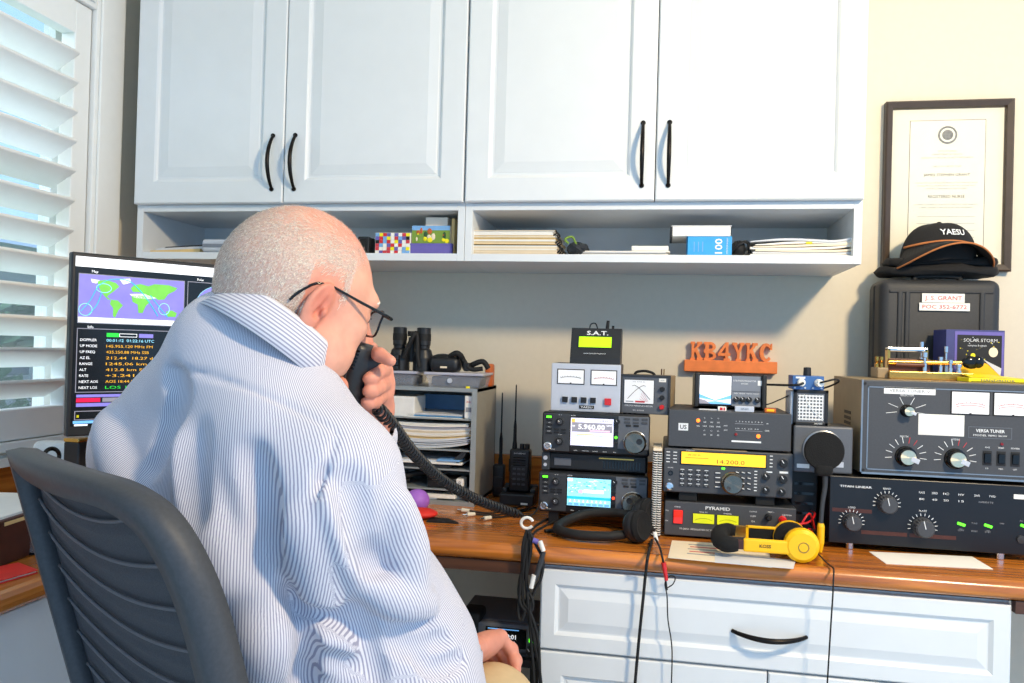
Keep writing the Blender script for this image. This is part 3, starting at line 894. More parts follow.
# cuff
dR = (WR-ER)/np.linalg.norm(WR-ER); dL = (WL-EL)/np.linalg.norm(WL-EL)
fs.cone(WR-dR*.055, WR-dR*.006, .0415, .0405, .004); fs.cone(WL-dL*.055, WL-dL*.006, .0415, .0405, .004)
# folds pressed into and raised on the cloth, laid over the surface
def fold(pts, r, k, op, lift=0.0, n=6):
    P = []
    for a in spline([(x, y, 0) for x, y in pts], n):
        h = fs.hit(a[0], a[1])
        if h is not None: P.append(h+(CAM_O-h)/np.linalg.norm(CAM_O-h)*lift)
    for i in range(len(P)-1):
        if np.linalg.norm(P[i+1]-P[i]) < .06:
            t = min(1, 2.2*min(i+.5, len(P)-1.5-i+.5)/max(1, len(P)-1)+.25)
            fs.cone(P[i], P[i+1], r*t, r*t, k, op=op)
d0 = fs.d.copy()
FO = [  # (line over the shirt, radius, blend, op, lift)
 ([(322,470),(318,500),(320,540),(330,580),(345,620)], .006, .014, 'cut', .002),      # armhole crease
 ([(330,560),(350,600),(368,640),(376,683)], .007, .020, 'cut', .003),
 ([(335,500),(346,540),(358,585)], .012, .03, 'add', -.004),
 ([(300,520),(310,560),(325,600)], .012, .03, 'add', -.004),
 ([(215,600),(270,612),(320,622),(355,640)], .007, .022, 'cut', .003),
 ([(240,640),(290,640),(340,650)], .011, .03, 'add', -.004),
 ([(262,660),(310,662),(355,668)], .006, .02, 'cut', .003),
 ([(250,450),(262,500),(268,550)], .008, .025, 'cut', .004),
 ([(190,440),(200,500),(222,560),(238,610)], .010, .035, 'add', -.006),
 ([(190,430),(182,470),(185,520)], .009, .028, 'cut', .004),
 ([(168,372),(175,392),(165,430),(150,470)], .007, .022, 'cut', .003),
 ([(110,420),(122,470),(150,530)], .011, .035, 'add', -.006),
 ([(372,560),(395,575),(418,580)], .005, .018, 'cut', .002),
 ([(380,610),(408,622),(430,622)], .006, .018, 'cut', .002),
 ([(375,590),(400,600),(428,604)], .010, .025, 'add', -.004),
 ([(390,640),(420,648),(446,640)], .006, .018, 'cut', .002),
 ([(420,660),(440,668),(462,660)], .007, .015, 'cut', .003),
 ([(348,480),(362,520),(372,560)], .006, .03, 'cut', .003),
 ([(395,500),(405,540),(412,580)], .010, .03, 'add', -.005),
 ([(280,590),(296,640),(300,683)], .009, .026, 'cut', .004),
 ([(255,590),(262,640),(264,683)], .011, .035, 'add', -.005),
]
for pts, r, k, op, lf in FO: fold(pts, r, k, op, lf)
# yoke and shoulder seams
for pts in ([(166,368),(205,374),(250,390),(300,412),(338,432)], [(338,432),(330,455),(322,480),(318,510)]):
    fold(pts, .0035, .004, 'cut', .001, 10)
# gentle overall unevenness of the cloth
X = fs.ax[0][:,None,None]; Yy = fs.ax[1][None,:,None]; Z = fs.ax[2][None,None,:]
fs.d += (.0016*np.sin(23*X+17*Z)*np.sin(19*Yy-13*Z+1.3)+.0012*np.sin(41*Z-29*X+.7)*np.sin(37*Yy+11*X)).astype(np.float32)
# open the neck and cuffs
fs.cone(J(250,372,1.035), J(285,325,1.05), .070, .070, .004, op='cut')
fs.cone(WR-dR*.04, WR+dR*.05, .034, .034, .002, op='cut'); fs.cone(WL-dL*.04, WL+dL*.05, .034, .034, .002, op='cut')
Vs, Fs = fs.nets()
strm = bpy.data.materials.new('striped_cloth'); strm.use_nodes = True; nt = strm.node_tree; b = nt.nodes['Principled BSDF']
b.inputs['Roughness'].default_value = .85; b.inputs['Sheen Weight'].default_value = .2; b.inputs['Specular IOR Level'].default_value = .25
ua = nt.nodes.new('ShaderNodeAttribute'); ua.attribute_name = 'thread'
m1 = nt.nodes.new('ShaderNodeMath'); m1.operation = 'MULTIPLY'; m1.inputs[1].default_value = 2*PI/.0024
m2 = nt.nodes.new('ShaderNodeMath'); m2.operation = 'SINE'
cr = nt.nodes.new('ShaderNodeValToRGB'); mr = nt.nodes.new('ShaderNodeMapRange'); mr.inputs[1].default_value = -1; mr.inputs[2].default_value = 1
nt.links.new(ua.outputs['Fac'], m1.inputs[0]); nt.links.new(m1.outputs[0], m2.inputs[0]); nt.links.new(m2.outputs[0], mr.inputs[0]); nt.links.new(mr.outputs[0], cr.inputs[0])
cr.color_ramp.elements[0].position = .25; cr.color_ramp.elements[0].color = lin((148,147,166))+(1,)
cr.color_ramp.elements[1].position = .55; cr.color_ramp.elements[1].color = lin((212,210,217))+(1,)
nt.links.new(cr.outputs[0], b.inputs['Base Color'])
M['striped_cloth'] = strm
def threads(V):
    """distance across the cloth, the direction the fine stripes are counted in"""
    def arm(a, b_):
        ab = b_-a; t = np.clip(((V-a)@ab)/(ab@ab), 0, 1); q = V-a-t[:,None]*ab
        d_ = ab/np.linalg.norm(ab); e1 = np.cross(d_, TF); e1 /= np.linalg.norm(e1); e2 = np.cross(d_, e1)
        return np.linalg.norm(q, axis=1), np.arctan2(q@e2, q@e1)*.062
    body_u = (V-CHEST)@TR
    ang = np.arctan2((V-CHEST)@TR, -((V-CHEST)@TF)); body_u = np.where(np.abs(ang) < 2.6, ang*.155, body_u)
    best = np.full(len(V), .105); u = body_u.copy()
    for a, b_, w in ((SR+(ER-SR)*.18, ER, 1.0), (ER, WR, 1.0), (SL+(EL-SL)*.18, EL, 1.0), (EL, WL, 1.0)):
        dd, uu = arm(a, b_); m = (dd < best); u[m] = uu[m]+.3; best = np.where(m, dd, best)
    return u
def thread_attr(o, vals):
    a = o.data.attributes.new('thread', 'FLOAT', 'POINT'); a.data.foreach_set('value', np.asarray(vals, np.float32))
shirt, _ = pchild('shirt', Vs, Fs, ['striped_cloth'], person, 1)
shirt['label'] = 'white and grey-blue finely striped shirt'
thread_attr(shirt, threads(Vs))
# collar: a turned-down band round the neck
col = MB(PM); NB = J(262, 353, 1.035)
axn = UPV*.80+RH*.50+FH*.28; axn /= np.linalg.norm(axn); cf = TF-axn*(TF@axn); cf /= np.linalg.norm(cf); crr = np.cross(cf, axn)
rows = [(.000,.072),(.018,.0735),(.036,.075),(.042,.0775),(.038,.081),(.016,.089),(-.008,.099)]
n = 40; vv = []; uu = []
for j, (hh, rr) in enumerate(rows):
    for i in range(n+1):
        t = math.radians(-158+316*i/n)   # opens at the throat
        front = max(0, (abs(math.degrees(t))-95)/63)
        h2 = hh+(-.030*front)+(-.012*front if j > 4 else 0)
        p = NB+axn*(h2+.012)-cf*math.cos(t)*rr*1.02-crr*math.sin(t)*rr*1.0
        vv.append(p); uu.append(hh+rr*1.2)
ff = [(j*(n+1)+i, j*(n+1)+i+1, (j+1)*(n+1)+i+1, (j+1)*(n+1)+i) for j in range(len(rows)-1) for i in range(n)]
col.add(vv, ff, 'striped_cloth', True); c_ = col.build('collar', shirt); thread_attr(c_, uu)
sd = c_.modifiers.new('thick', 'SOLIDIFY'); sd.thickness = .0016

# trousers and shoes
lo = np.minimum.reduce([PEL, KR, KL, AR, AL])-.2; hi = np.maximum.reduce([PEL, KR, KL, AR, AL])+.2; lo[2] = .03
ft = Field(lo, hi, .007)
ft.cone(PEL-UPV*.03, PEL+UPV*.03, .182, .185, .03, n=TF, sc=.78)
for a, b_, c in ((HPR, KR, AR), (HPL, KL, AL)): ft.cone(a, b_, .098, .074, .04); ft.cone(b_, c+UPV*.03, .072, .056, .03)
Vt, Ft = ft.nets(); tr_, _ = pchild('trousers', Vt, Ft, ['trouser'], person, 1); tr_['label'] = 'khaki trousers'
for c in (AR, AL):
    f2 = Field(c-.28, c+.28, .006); p = np.array([c[0], c[1], .045])
    f2.cone(p-TF*.05, p+TF*.16, .046, .044, .02, n=UPV, sc=.8); f2.cone(p, c+UPV*.01, .046, .045, .02)
    f2.halfspace((0,0,.008), -UPV)
    Vq, Fq = f2.nets(); pchild('shoe', Vq, Fq, ['shoe'], person)
tag(person, 'seated grey-haired man in a striped shirt speaking into a black microphone', 'person')

# the microphone in the left hand, with its coiled cord
mic = thing('hand_microphone', 'black hand microphone held to the mouth with a long coiled cord', 'microphone', tuple(MIC))
MM = Matrix.Translation(-MIC) if isinstance(MIC, Vector) else Matrix.Translation(-Vector(MIC))
b = MB(MM)
mu = Vector(np.array(J(364,354,1.13))-np.array(J(352,391,1.13))).normalized(); mf = Vector(RH*.8-FH*.6).normalized(); ml = mu.cross(mf).normalized(); mf = ml.cross(mu).normalized()
mc = Vector(MIC)
prof = [(-.045,.018,.013),(-.043,.022,.016),(-.020,.025,.018),(.010,.028,.019),(.034,.028,.018),(.040,.026,.015),(.043,.018,.010)]
vv = []
for (hh, wx, wy) in prof:
    for k in range(20):
        t = 2*PI*k/20; cx, sx = math.cos(t), math.sin(t)
        vv.append(mc+mu*hh+mf*(wy*math.copysign(abs(cx)**.6, cx))+ml*(wx*math.copysign(abs(sx)**.6, sx)))
b.add(vv, [(j*20+k, j*20+(k+1) % 20, (j+1)*20+(k+1) % 20, (j+1)*20+k) for j in range(len(prof)-1) for k in range(20)]+[tuple(range(19,-1,-1)), tuple(range(len(vv)-20, len(vv)))], 'black_satin', True)
b.build('body', mic)
b = MB(MM)
for i in range(6):
    for s_ in (-1, 1):
        p = mc+mu*(.006+i*.005)+mf*.0*s_
        b.obox(p, ml*.0285*(1-.02*abs(i-3)), mf*.0145, mu*.0012, 'black_gloss')
b.build('grille', mic)
b = MB(MM); b.obox(mc-mu*.008+ml*-.024, ml*.0035, mf*.007, mu*.014, 'charcoal', .002); b.build('talk_button', mic)
# coiled cord: leaves the hand, hangs in a curve and ends at the lower radio
path = [J(368,402,1.13), J(377,408,1.15), J(392,425,1.22), J(415,455,1.36), J(445,482,1.52), J(478,500,1.66), J(505,510,1.76), J(524,516,1.82)]
sp = spline([tuple(p) for p in path], 90)
L = [0]
for i in range(1, len(sp)): L.append(L[-1]+(sp[i]-sp[i-1]).length)
tot = L[-1]; turns = 60; N = turns*10; pts = []; j = 0
for i in range(N+1):
    s_ = tot*i/N
    while j < len(L)-2 and L[j+1] < s_: j += 1
    f_ = (s_-L[j])/max(L[j+1]-L[j], 1e-9); p = sp[j].lerp(sp[j+1], f_); d_ = (sp[j+1]-sp[j]).normalized()
    e1 = d_.cross(Vector((0,0,1))).normalized(); e2 = d_.cross(e1)
    t = 2*PI*i/10; rr = .0088*min(1, i/25, (N-i)/25)
    pts.append(p+e1*rr*math.cos(t)+e2*rr*math.sin(t))
b = MB(MM); b.tube(pts, .0026, 'black_satin', 6); b.build('coiled_cord', mic)
b = MB(MM); e0 = J(524,516,1.82); b.tube([e0, J(532,515,1.83), J(538,508,1.835), J(541,500,1.838)], .0022, 'black_rubber', 6, sub=6); b.build('straight_cord', mic)
# ------------------------------------------------------------------ equipment on the desk
def dev(name, label, cat, x0, x1, Y, z, rz=0, rx=0, group=None):
    t = thing(name, label, cat, ((x0+x1)/2, Y, z), rz, rx, group); return t, (x1-x0)/2
def shell(t, hw, h, d, m, panel=None, bev=.003, ph=.006, name='case'):
    b = MB(); b.box(-hw, hw, ph if panel else 0, d, 0, h, m, bev); b.build(name, t)
    if panel:
        p = MB(); p.box(-hw, hw, 0, ph, 0, h, panel, min(bev, ph*.45)); p.build('front_panel', t)
def one(t, name, fn, label=None):
    b = MB(); fn(b); return b.build(name, t, label=label)
def feet(t, hw, d, h, m='black_rubber', r=.008):
    for x in (-hw+.02, hw-.02):
        for y in (.025, d-.025):
            one(t, 'foot', lambda b: b.cyl((x,y,0), (x,y,-h), r, m, n=12))

# --- two matching transceivers
def transceiver(x0, x1, z, h, label, screen):
    t, hw = dev('transceiver', label, 'radio', x0, x1, -.42, z, group='matching pair of screen transceivers')
    b = MB(); b.box(-hw+.004, hw-.004, .018, .235, .002, h-.002, 'black_satin', .003)
    for i in range(16): b.box(-hw+.03+i*.0118, -hw+.036+i*.0118, .06, .2, h-.003, h-.001, 'black_rubber')
    b.build('case', t)
    p = MB(); p.box(-hw, hw, 0, .02, 0, h, 'black_satin', .006, 3)
    p.box(-hw+.003, -hw*.48, -.0012, .001, .004, h-.004, 'charcoal', .001)
    p.box(hw*.42, hw-.002, -.0012, .001, .016, h-.004, 'slate_grey', .001)
    p.txt('ICOM', -hw*.42, h*.925, .0030, 'white_print', -.0004)
    for i, s_ in enumerate(('TUNER', 'XFC', 'VOX', 'MENU')): p.txt(s_, -hw+.0165, h*(.80-.105*i)+.0035, .0019, 'white_print', -.0016)
    for i, s_ in enumerate(('MENU', 'FUNCTION', 'M.SCOPE', 'QUICK', 'EXIT')): p.txt(s_, -hw*.36+i*.0225, .0075, .0021, 'white_print', -.0004)
    for z_ in (.93, .45): p.txt('AF - RF', -hw+.042, h*z_, .0018, 'white_print', -.0016)
    p.txt('PHONES', -hw+.026, .008, .0018, 'white_print', -.0016)
    p.build('front_panel', t)
    one(t, 'power_button', lambda b: (b.box(-hw+.008, -hw+.024, -.004, 0, h-.0155, h-.008, 'black_plastic', .001), b.box(-hw+.010, -hw+.022, -.0046, -.004, h-.014, h-.0095, 'led_green')), 'green lit button')
    for i in range(4): one(t, 'button', lambda b: b.box(-hw+.009, -hw+.024, -.003, 0, h*(.80-.105*i)-.003, h*(.80-.105*i)+.0012, 'black_plastic', .0008))
    for z_ in (.77, .29):
        k = one(t, 'dual_knob', lambda b: b.knob(-hw+.042, h*z_, .0085, .009, 'black_plastic', None, -.001, skirt='charcoal'))
        one(k, 'knob_tip', lambda b: b.knob(-hw+.042, h*z_, .0055, .006, 'panel_grey', 'white_print', -.010))
    for x in (-hw+.034, -hw+.050):
        for z_ in (.57, .50): one(t, 'button', lambda b: b.box(x-.006, x+.006, -.003, 0, h*z_-.0022, h*z_+.0022, 'black_plastic', .0006))
    one(t, 'microphone_socket', lambda b: (b.lathe([(.0095,0),(.0095,.006),(.0075,.007),(.0075,.004),(.0001,.004)], (-hw+.0145,-.001,h*.16), (0,-1,0), 'chrome', 20), [b.cyl((-hw+.0145+.004*math.cos(a), -.0045, h*.16+.004*math.sin(a)), (-hw+.0145+.004*math.cos(a), -.0065, h*.16+.004*math.sin(a)), .001, 'black_print', n=6) for a in (0,1,2,3,4,5)]), 'round chrome socket')
    sx0, sx1, sz0, sz1 = -hw*.46, hw*.335, h*.205, h*.875
    one(t, 'screen', lambda b: screen(b, sx0, sx1, sz0, sz1))
    for i, z_ in enumerate((.82, .70, .57, .44, .30)):
        if i == 0: one(t, 'multi_knob', lambda b: b.knob(hw*.42-.002, h*.82, .0058, .008, 'black_plastic', 'white_print', -.001))
        elif i == 3: one(t, 'indicator_lamp', lambda b: b.cyl((hw*.385, -.001, h*z_), (hw*.385, -.003, h*z_), .0032, 'led_green' if screen is scr_a else 'led_red', n=12))
        else: one(t, 'button', lambda b: b.box(hw*.385-.005, hw*.385+.005, -.003, 0, h*z_-.0025, h*z_+.0025, 'black_plastic', .0006))
    for i in range(3):
        for z_ in (.90, .815): one(t, 'button', lambda b: b.box(hw*.53+i*.0195, hw*.53+.0135+i*.0195, -.0028, -.001, h*z_-.0024, h*z_+.0024, 'panel_grey', .0006))
    for x in (hw*.56, hw*.70): one(t, 'button', lambda b: b.box(x, x+.012, -.003, -.001, h*.715, h*.765, 'black_plastic', .0008))
    dx, dz = hw*.735, h*.345
    k = one(t, 'tuning_dial', lambda b: (b.lathe([(.0255,0),(.0255,.004),(.0235,.006),(.0235,.018),(.0215,.020),(.0001,.020)], (dx,-.001,dz), (0,-1,0), 'dial_metal', 40), b.lathe([(.0262,0),(.0262,.0025),(.0245,.0035)], (dx,-.001,dz), (0,-1,0), 'chrome', 40)))
    one(k, 'finger_dimple', lambda b: b.lathe([(.0068,.0008),(.0062,.0014),(.0001,.0008)], (dx+(.010 if screen is scr_a else -.007), -.0205, dz+(.004 if screen is scr_a else .009)), (0,-1,0), 'black_satin', 20))
    return t, hw
def scr_a(b, x0, x1, z0, z1):
    w, h = x1-x0, z1-z0
    b.box(x0-.003, x1+.003, -.0008, .001, z0-.003, z1+.003, 'black_gloss')
    b.box(x0, x1, -.0014, -.0008, z0, z1, 'screen_lilac')
    b.box(x0+.002, x0+w*.10, -.0018, -.0014, z1-h*.16, z1-h*.03, 'screen_orange')
    b.box(x0+w*.03, x0+w*.97, -.0017, -.0014, z0+h*.50, z1-h*.16, 'screen_grey')
    b.txt('5.960.00', x0+w*.49, z1-h*.31, h*.17, 'screen_white', -.0022, width=w*.62, bold=True)
    b.txt('FM', x0+w*.06, z1-h*.30, h*.07, 'screen_white', -.0022); b.txt('LSB FIL2', x0+w*.80, z1-h*.08, h*.07, 'screen_grey', -.002)
    b.txt('GENE', x0+w*.90, z1-h*.24, h*.06, 'screen_white', -.0022)
    b.box(x0+w*.45, x0+w*.92, -.0018, -.0014, z0+h*.52, z0+h*.58, 'screen_pink')
    b.box(x0+w*.14, x0+w*.58, -.0018, -.0014, z0+h*.39, z0+h*.42, 'screen_orange'); b.box(x0+w*.02, x0+w*.97, -.0017, -.0014, z0+h*.36, z0+h*.375, 'screen_cyan')
    for i in range(7):
        b.box(x0+w*(.03+.137*i), x0+w*(.145+.137*i), -.0017, -.0014, z0+h*.03, z0+h*.13, 'screen_white')
        b.box(x0+w*(.03+.137*i), x0+w*(.035+.137*i), -.0017, -.0014, z0+h*.17, z0+h*(.22+.06*((i*3) % 4)), 'screen_blue')
def scr_b(b, x0, x1, z0, z1):
    w, h = x1-x0, z1-z0
    b.box(x0-.003, x1+.003, -.0008, .001, z0-.003, z1+.003, 'black_gloss')
    b.box(x0, x1, -.0014, -.0008, z0, z1, 'screen_cyan')
    rg_ = random.Random(11)
    for i in range(60):
        x = x0+w*rg_.random()*.95; q = z0+h*(.42+.5*rg_.random()); l = w*(.02+.06*rg_.random())
        b.box(x, min(x+l, x1), -.0017, -.0014, q, q+h*.03, rg_.choice(['screen_blue','screen_lilac','screen_white','screen_teal']))
    b.box(x0, x0+w*.12, -.0018, -.0014, z1-h*.12, z1-h*.02, 'screen_white'); b.txt('USB', x0+w*.06, z1-h*.07, h*.06, 'screen_blue', -.002)
    b.box(x0+w*.38, x0+w*.84, -.0019, -.0014, z0+h*.48, z0+h*.60, 'screen_white'); b.box(x0+w*.26, x0+w*.36, -.0019, -.0014, z0+h*.46, z0+h*.58, 'screen_pink')
    b.box(x0, x1, -.0017, -.0014, z0+h*.24, z0+h*.34, 'screen_teal')
    for i in range(9):
        a = x0+w*(.05+.1*i); b.add([(a,-.002,z0+h*.13),(a+w*.05,-.002,z0+h*.13),(a+w*.025,-.002,z0+h*.24)], [(0,1,2)], 'screen_white')
    for i in range(7): b.box(x0+w*(.02+.14*i), x0+w*(.13+.14*i), -.0018, -.0014, z0+h*.02, z0+h*.10, 'screen_blue')
tA, hwA = transceiver(-.264, -.017, .9185, .0945, 'black transceiver with a grey-lilac screen, the upper of the two matching radios', scr_a)
tB, hwB = transceiver(-.269, -.018, .780, .0945, 'black transceiver with a bright cyan screen, lower of the pair behind the black headphones', scr_b)
for x in (-.09, .09):
    for y in (.012, .18): one(tB, 'tilt_foot', lambda b: b.box(x-.012, x+.012, y, y+.018, -.0295, .003, 'black_plastic', .002))
# low black unit sandwiched between them
t, hw = dev('antenna_tuner', 'flat black vented unit sandwiched between the two transceivers', 'radio accessory', -.262, -.022, -.395, .876)
one(t, 'case', lambda b: (b.box(-hw, hw, 0, .19, 0, .041, 'black_plastic', .004), [b.box(hw-.10+i*.0068, hw-.0965+i*.0068, -.001, .004, .008, .026, 'black_gloss') for i in range(13)], b.box(hw-.11, hw-.03, -.0012, 0, .030, .033, 'brass')))
one(t, 'end_bracket', lambda b: (b.box(-hw-.003, -hw+.016, -.012, .02, -.001, .041, 'charcoal', .002), b.cyl((-hw+.006,-.0125,.028), (-hw+.006,-.0145,.028), .005, 'steel_grey', n=14), b.cyl((-hw+.006,-.0125,.012), (-hw+.006,-.0145,.012), .004, 'steel_grey', n=14)))
one(t, 'display_window', lambda b: b.box(-hw+.025, -hw+.065, -.0016, .001, .010, .028, 'slate_grey', .004))

# --- silver twin meter box
t, hw = dev('watt_meter', 'silver meter box with two white gauges and push buttons on the upper transceiver', 'meter', -.249, -.087, -.395, 1.0135)
h = .112
shell(t, hw, h, .13, 'charcoal', 'steel_grey', .002)
def gauge(b, x0, x1, z0, z1, red=True, arcs=1):
    w, hh = x1-x0, z1-z0
    b.box(x0-.0022, x1+.0022, -.0018, 0, z0-.0022, z1+.0022, 'black_print', .0006)
    b.box(x0, x1, -.0024, -.0018, z0, z1, 'meter_white')
    cx = (x0+x1)/2
    for a_ in range(arcs):
        pts = [(cx+w*.44*math.sin(t_), -.0027, z0+hh*(.30-.1*a_)+hh*.20*math.cos(t_)) for t_ in np.linspace(-1.1,1.1,12)]
        b.tube(pts, .0006, 'red_print' if red else 'black_print', 4)
    for t_ in np.linspace(-1.1,1.1,9): b.box(cx+w*.44*math.sin(t_)-.0004, cx+w*.44*math.sin(t_)+.0004, -.0027, -.0024, z0+hh*.30+hh*.20*math.cos(t_), z0+hh*.40+hh*.20*math.cos(t_), 'grey_print')
    b.box(cx-.002, cx+.002, -.003, -.0024, z0, z0+.0018, 'black_print')
one(t, 'gauge', lambda b: gauge(b, -hw*.80, -hw*.06, h*.585, h*.865, False)); one(t, 'gauge', lambda b: gauge(b, hw*.17, hw*.87, h*.585, h*.865, True))
for i in range(4): one(t, 'push_button', lambda b: (b.box(-hw*.67+i*.0218, -hw*.67+.0150+i*.0218, -.002, 0, h*.175, h*.315, 'steel_grey', .0006), b.box(-hw*.66+i*.0218, -hw*.66+.0132+i*.0218, -.007, -.001, h*.19, h*.305, 'black_plastic', .001)))
one(t, 'push_button', lambda b: b.box(hw*.56, hw*.56+.0155, -.007, 0, h*.16, h*.30, 'red_plastic', .001), 'red button')
one(t, 'name_plate', lambda b: (b.box(-hw*.17, hw*.26, -.0012, 0, h*.065, h*.135, 'black_print'), b.txt('YAESU', hw*.045, h*.10, .0042, 'white_print', -.0016, width=hw*.34, bold=True)))

# --- S.A.T. controller with lime display
t, hw = dev('satellite_controller', 'small black S.A.T. box with a lime-green display on top of the silver meter', 'controller', -.209, -.090, -.375, 1.1258)
h = .085
def wedge(b):
    prof = [(0,0),(.085,0),(.085,h*.98),(.030,h),(.004,.014)]
    n = len(prof); vs = [(-hw, y, z) for y, z in prof]+[(hw, y, z) for y, z in prof]
    b.add(vs, [tuple(range(n-1,-1,-1)), tuple(range(n, 2*n))]+[(i, (i+1) % n, n+(i+1) % n, n+i) for i in range(n)], 'brown_box' if False else 'black_satin')
one(t, 'case', wedge)
ang_ = math.atan2(.026, h-.014)
fr = MB(Matrix.Translation((0,.004,.014)) @ Matrix.Rotation(-ang_, 4, 'X'))
fh_ = math.hypot(.026, h-.014)
fr.box(-hw*.70, hw*.64, -.0012, .001, fh_*.33, fh_*.72, 'black_gloss'); fr.box(-hw*.68, hw*.62, -.0018, -.001, fh_*.35, fh_*.70, 'lcd_lime')
fr.build('display', t)
fr = MB(Matrix.Translation((0,.004,.014)) @ Matrix.Rotation(-ang_, 4, 'X'))
fr.txt('S.A.T.', hw*.05, fh_*.835, .0100, 'white_print', -.0006, width=hw*.86, bold=True); fr.txt('www.csntechnologies.net', -hw*.02, fh_*.15, .0030, 'white_print', -.0006, width=hw*.9)
fr.build('lettering', t)
one(t, 'plug', lambda b: (b.cyl((hw*.38,.06,h*.9), (hw*.42,.06,h+.02), .005, 'black_rubber', r1=.0035, n=10), b.cyl((hw*.62,.065,h*.9), (hw*.62,.065,h+.008), .003, 'black_rubber', n=8), b.tube([(-hw*.35,.07,h*.9), (-hw*.3,.07,h+.010), (-hw*.1,.075,h+.012), (0,.085,h*.9)], .0016, 'black_rubber', 6, sub=5)))

# --- cross-needle meter
t, hw = dev('swr_meter', 'dark grey cross-needle meter with a carrying handle beside the silver meter box', 'meter', -.088, .026, -.385, 1.0135, math.radians(-9), 0)
h = .090
shell(t, hw, h, .09, 'tan_side', 'slate_grey', .002, .010)
one(t, 'bezel', lambda b: (b.box(-hw-.001, hw+.001, -.003, .008, h-.004, h+.001, 'charcoal', .001), b.box(-hw-.001, -hw+.004, -.003, .008, 0, h, 'charcoal', .001), b.box(hw-.004, hw+.001, -.003, .008, 0, h, 'charcoal', .001)))
def cross(b):
    x0, x1, z0, z1 = -hw*.84, hw*.36, h*.27, h*.87
    b.box(x0-.001, x1+.001, -.0022, 0, z0-.001, z1+.001, 'black_print'); b.box(x0, x1, -.0026, -.002, z0, z1, 'meter_white')
    cx = (x0+x1)/2; zz = z0-.004
    for s_ in (-1, 1):
        pts = [(cx+s_*(.026-.052*k/10)*1.0, -.003, z0+.010+.034*math.sin(min(1,k/9)*PI*.5)*(1-.10*max(0,k-7))) for k in range(9)]
        b.tube(pts, .0006, 'black_print', 4)
    for i in range(5): b.tube([(cx+.002*i, -.003, z0+.005+.006*i), (cx+.010+.003*i, -.003, z0+.004)], .0003, 'red_print', 4)
    b.box(cx-.008, cx+.014, -.0029, -.0026, z0+.002, z0+.006, 'red_print'); b.box(x0+.004, x0+.022, -.0029, -.0026, z0+.003, z0+.005, 'grey_print')
    b.txt('FWD   POWER   REF', cx, z1-.004, .0022, 'grey_print', -.003)
one(t, 'gauge', cross)
one(t, 'lettering', lambda b: (b.txt('CROSS-NEEDLE METER', -hw*.24, h*.205, .0034, 'white_print', -.0006, width=hw*1.15), b.txt('RIG  RUNNER', -hw*.24, h*.09, .003, 'white_print', -.0006)))
one(t, 'label', lambda b: (b.box(hw*.56, hw*.84, -.0008, 0, h*.84, h*.93, 'paper'), b.txt('SWR', hw*.70, h*.885, .003, 'grey_print', -.0012)), 'white label')
for z_, m_ in ((.66,'black_plastic'),(.44,'black_plastic'),(.20,'red_plastic')): one(t, 'knob', lambda b: b.knob(hw*.70, h*z_, .0056, .007, m_, None), 'red knob' if m_ == 'red_plastic' else None)
one(t, 'handle', lambda b: b.tube([(-hw*.55,.03,h-.002),(-hw*.45,.03,h+.006),(-hw*.1,.03,h+.009),(hw*.2,.03,h+.005),(hw*.3,.03,h-.001)], .0032, 'black_rubber', 8, sub=5))
one(t, 'cable', lambda b: (b.tube([(hw*.4,.09,h*.8),(hw*.42,.085,h+.014)], .0018, 'brown_box', 6), b.tube([(hw*.5,.09,h*.8),(hw*.52,.085,h+.014)], .0014, 'brass', 6)))

# --- black autotuner box with orange lamps
t, hw = dev('antenna_tuner', 'wide matte black tuner box with orange lamps under the picture-screen analyzer', 'radio accessory', .024, .283, -.46, .9515)
h = .0805
shell(t, hw, h, .20, 'charcoal', 'panel_grey', .0015)
def lampt(b):
    b.box(-hw+.021, -hw+.042, -.0008, 0, h*.44, h*.64, 'white_print'); b.txt('US', -hw+.0315, h*.54, .0088, 'panel_grey', -.0012, bold=True)
    for i in range(3):
        for j, s_ in enumerate(('L-', '160', 'SWR', 'C-', '80')): b.txt(s_, -hw+.0775+.0145*i, h*(.80-.115*j)+.001, .0030, 'white_print', -.0004, align='c')
    for j in range(2): b.txt('ANT', -hw+.122, h*(.62-.12*j), .0028, 'white_print', -.0004)
    b.txt('1  2  3  4  5  6  7  8  9', hw-.088, h*.75, .0026, 'white_print', -.0004, width=.055); b.box(hw-.118, hw-.058, -.0005, 0, h*.685, h*.697, 'grey_print')
    b.txt('1.0  1.5  2.0  3.0', hw-.092, h*.56, .0024, 'white_print', -.0004, width=.048); b.box(hw-.116, hw-.060, -.0005, 0, h*.50, h*.512, 'grey_print')
    b.txt('W', hw-.050, h*.72, .003, 'white_print', -.0004); b.txt('SWR', hw-.050, h*.53, .003, 'white_print', -.0004)
    b.box(hw-.124, hw-.062, -.0006, 0, h*.19, h*.235, 'white_print')
    b.txt('ON', -hw+.063, h*.58, .003, 'white_print', -.0004)
one(t, 'lettering', lampt)
for x, z_, r_, m_ in ((-hw+.063, .73, .0042, 'led_orange'), (hw-.068, .375, .0044, 'led_orange'), (hw-.115, .40, .0034, 'dark_red')): one(t, 'indicator_lamp', lambda b: b.lathe([(r_,0),(r_*.9,.002),(.0001,.003)], (x,-.0002,h*z_), (0,-1,0), m_, 12))
feet(t, hw, .2, .004)

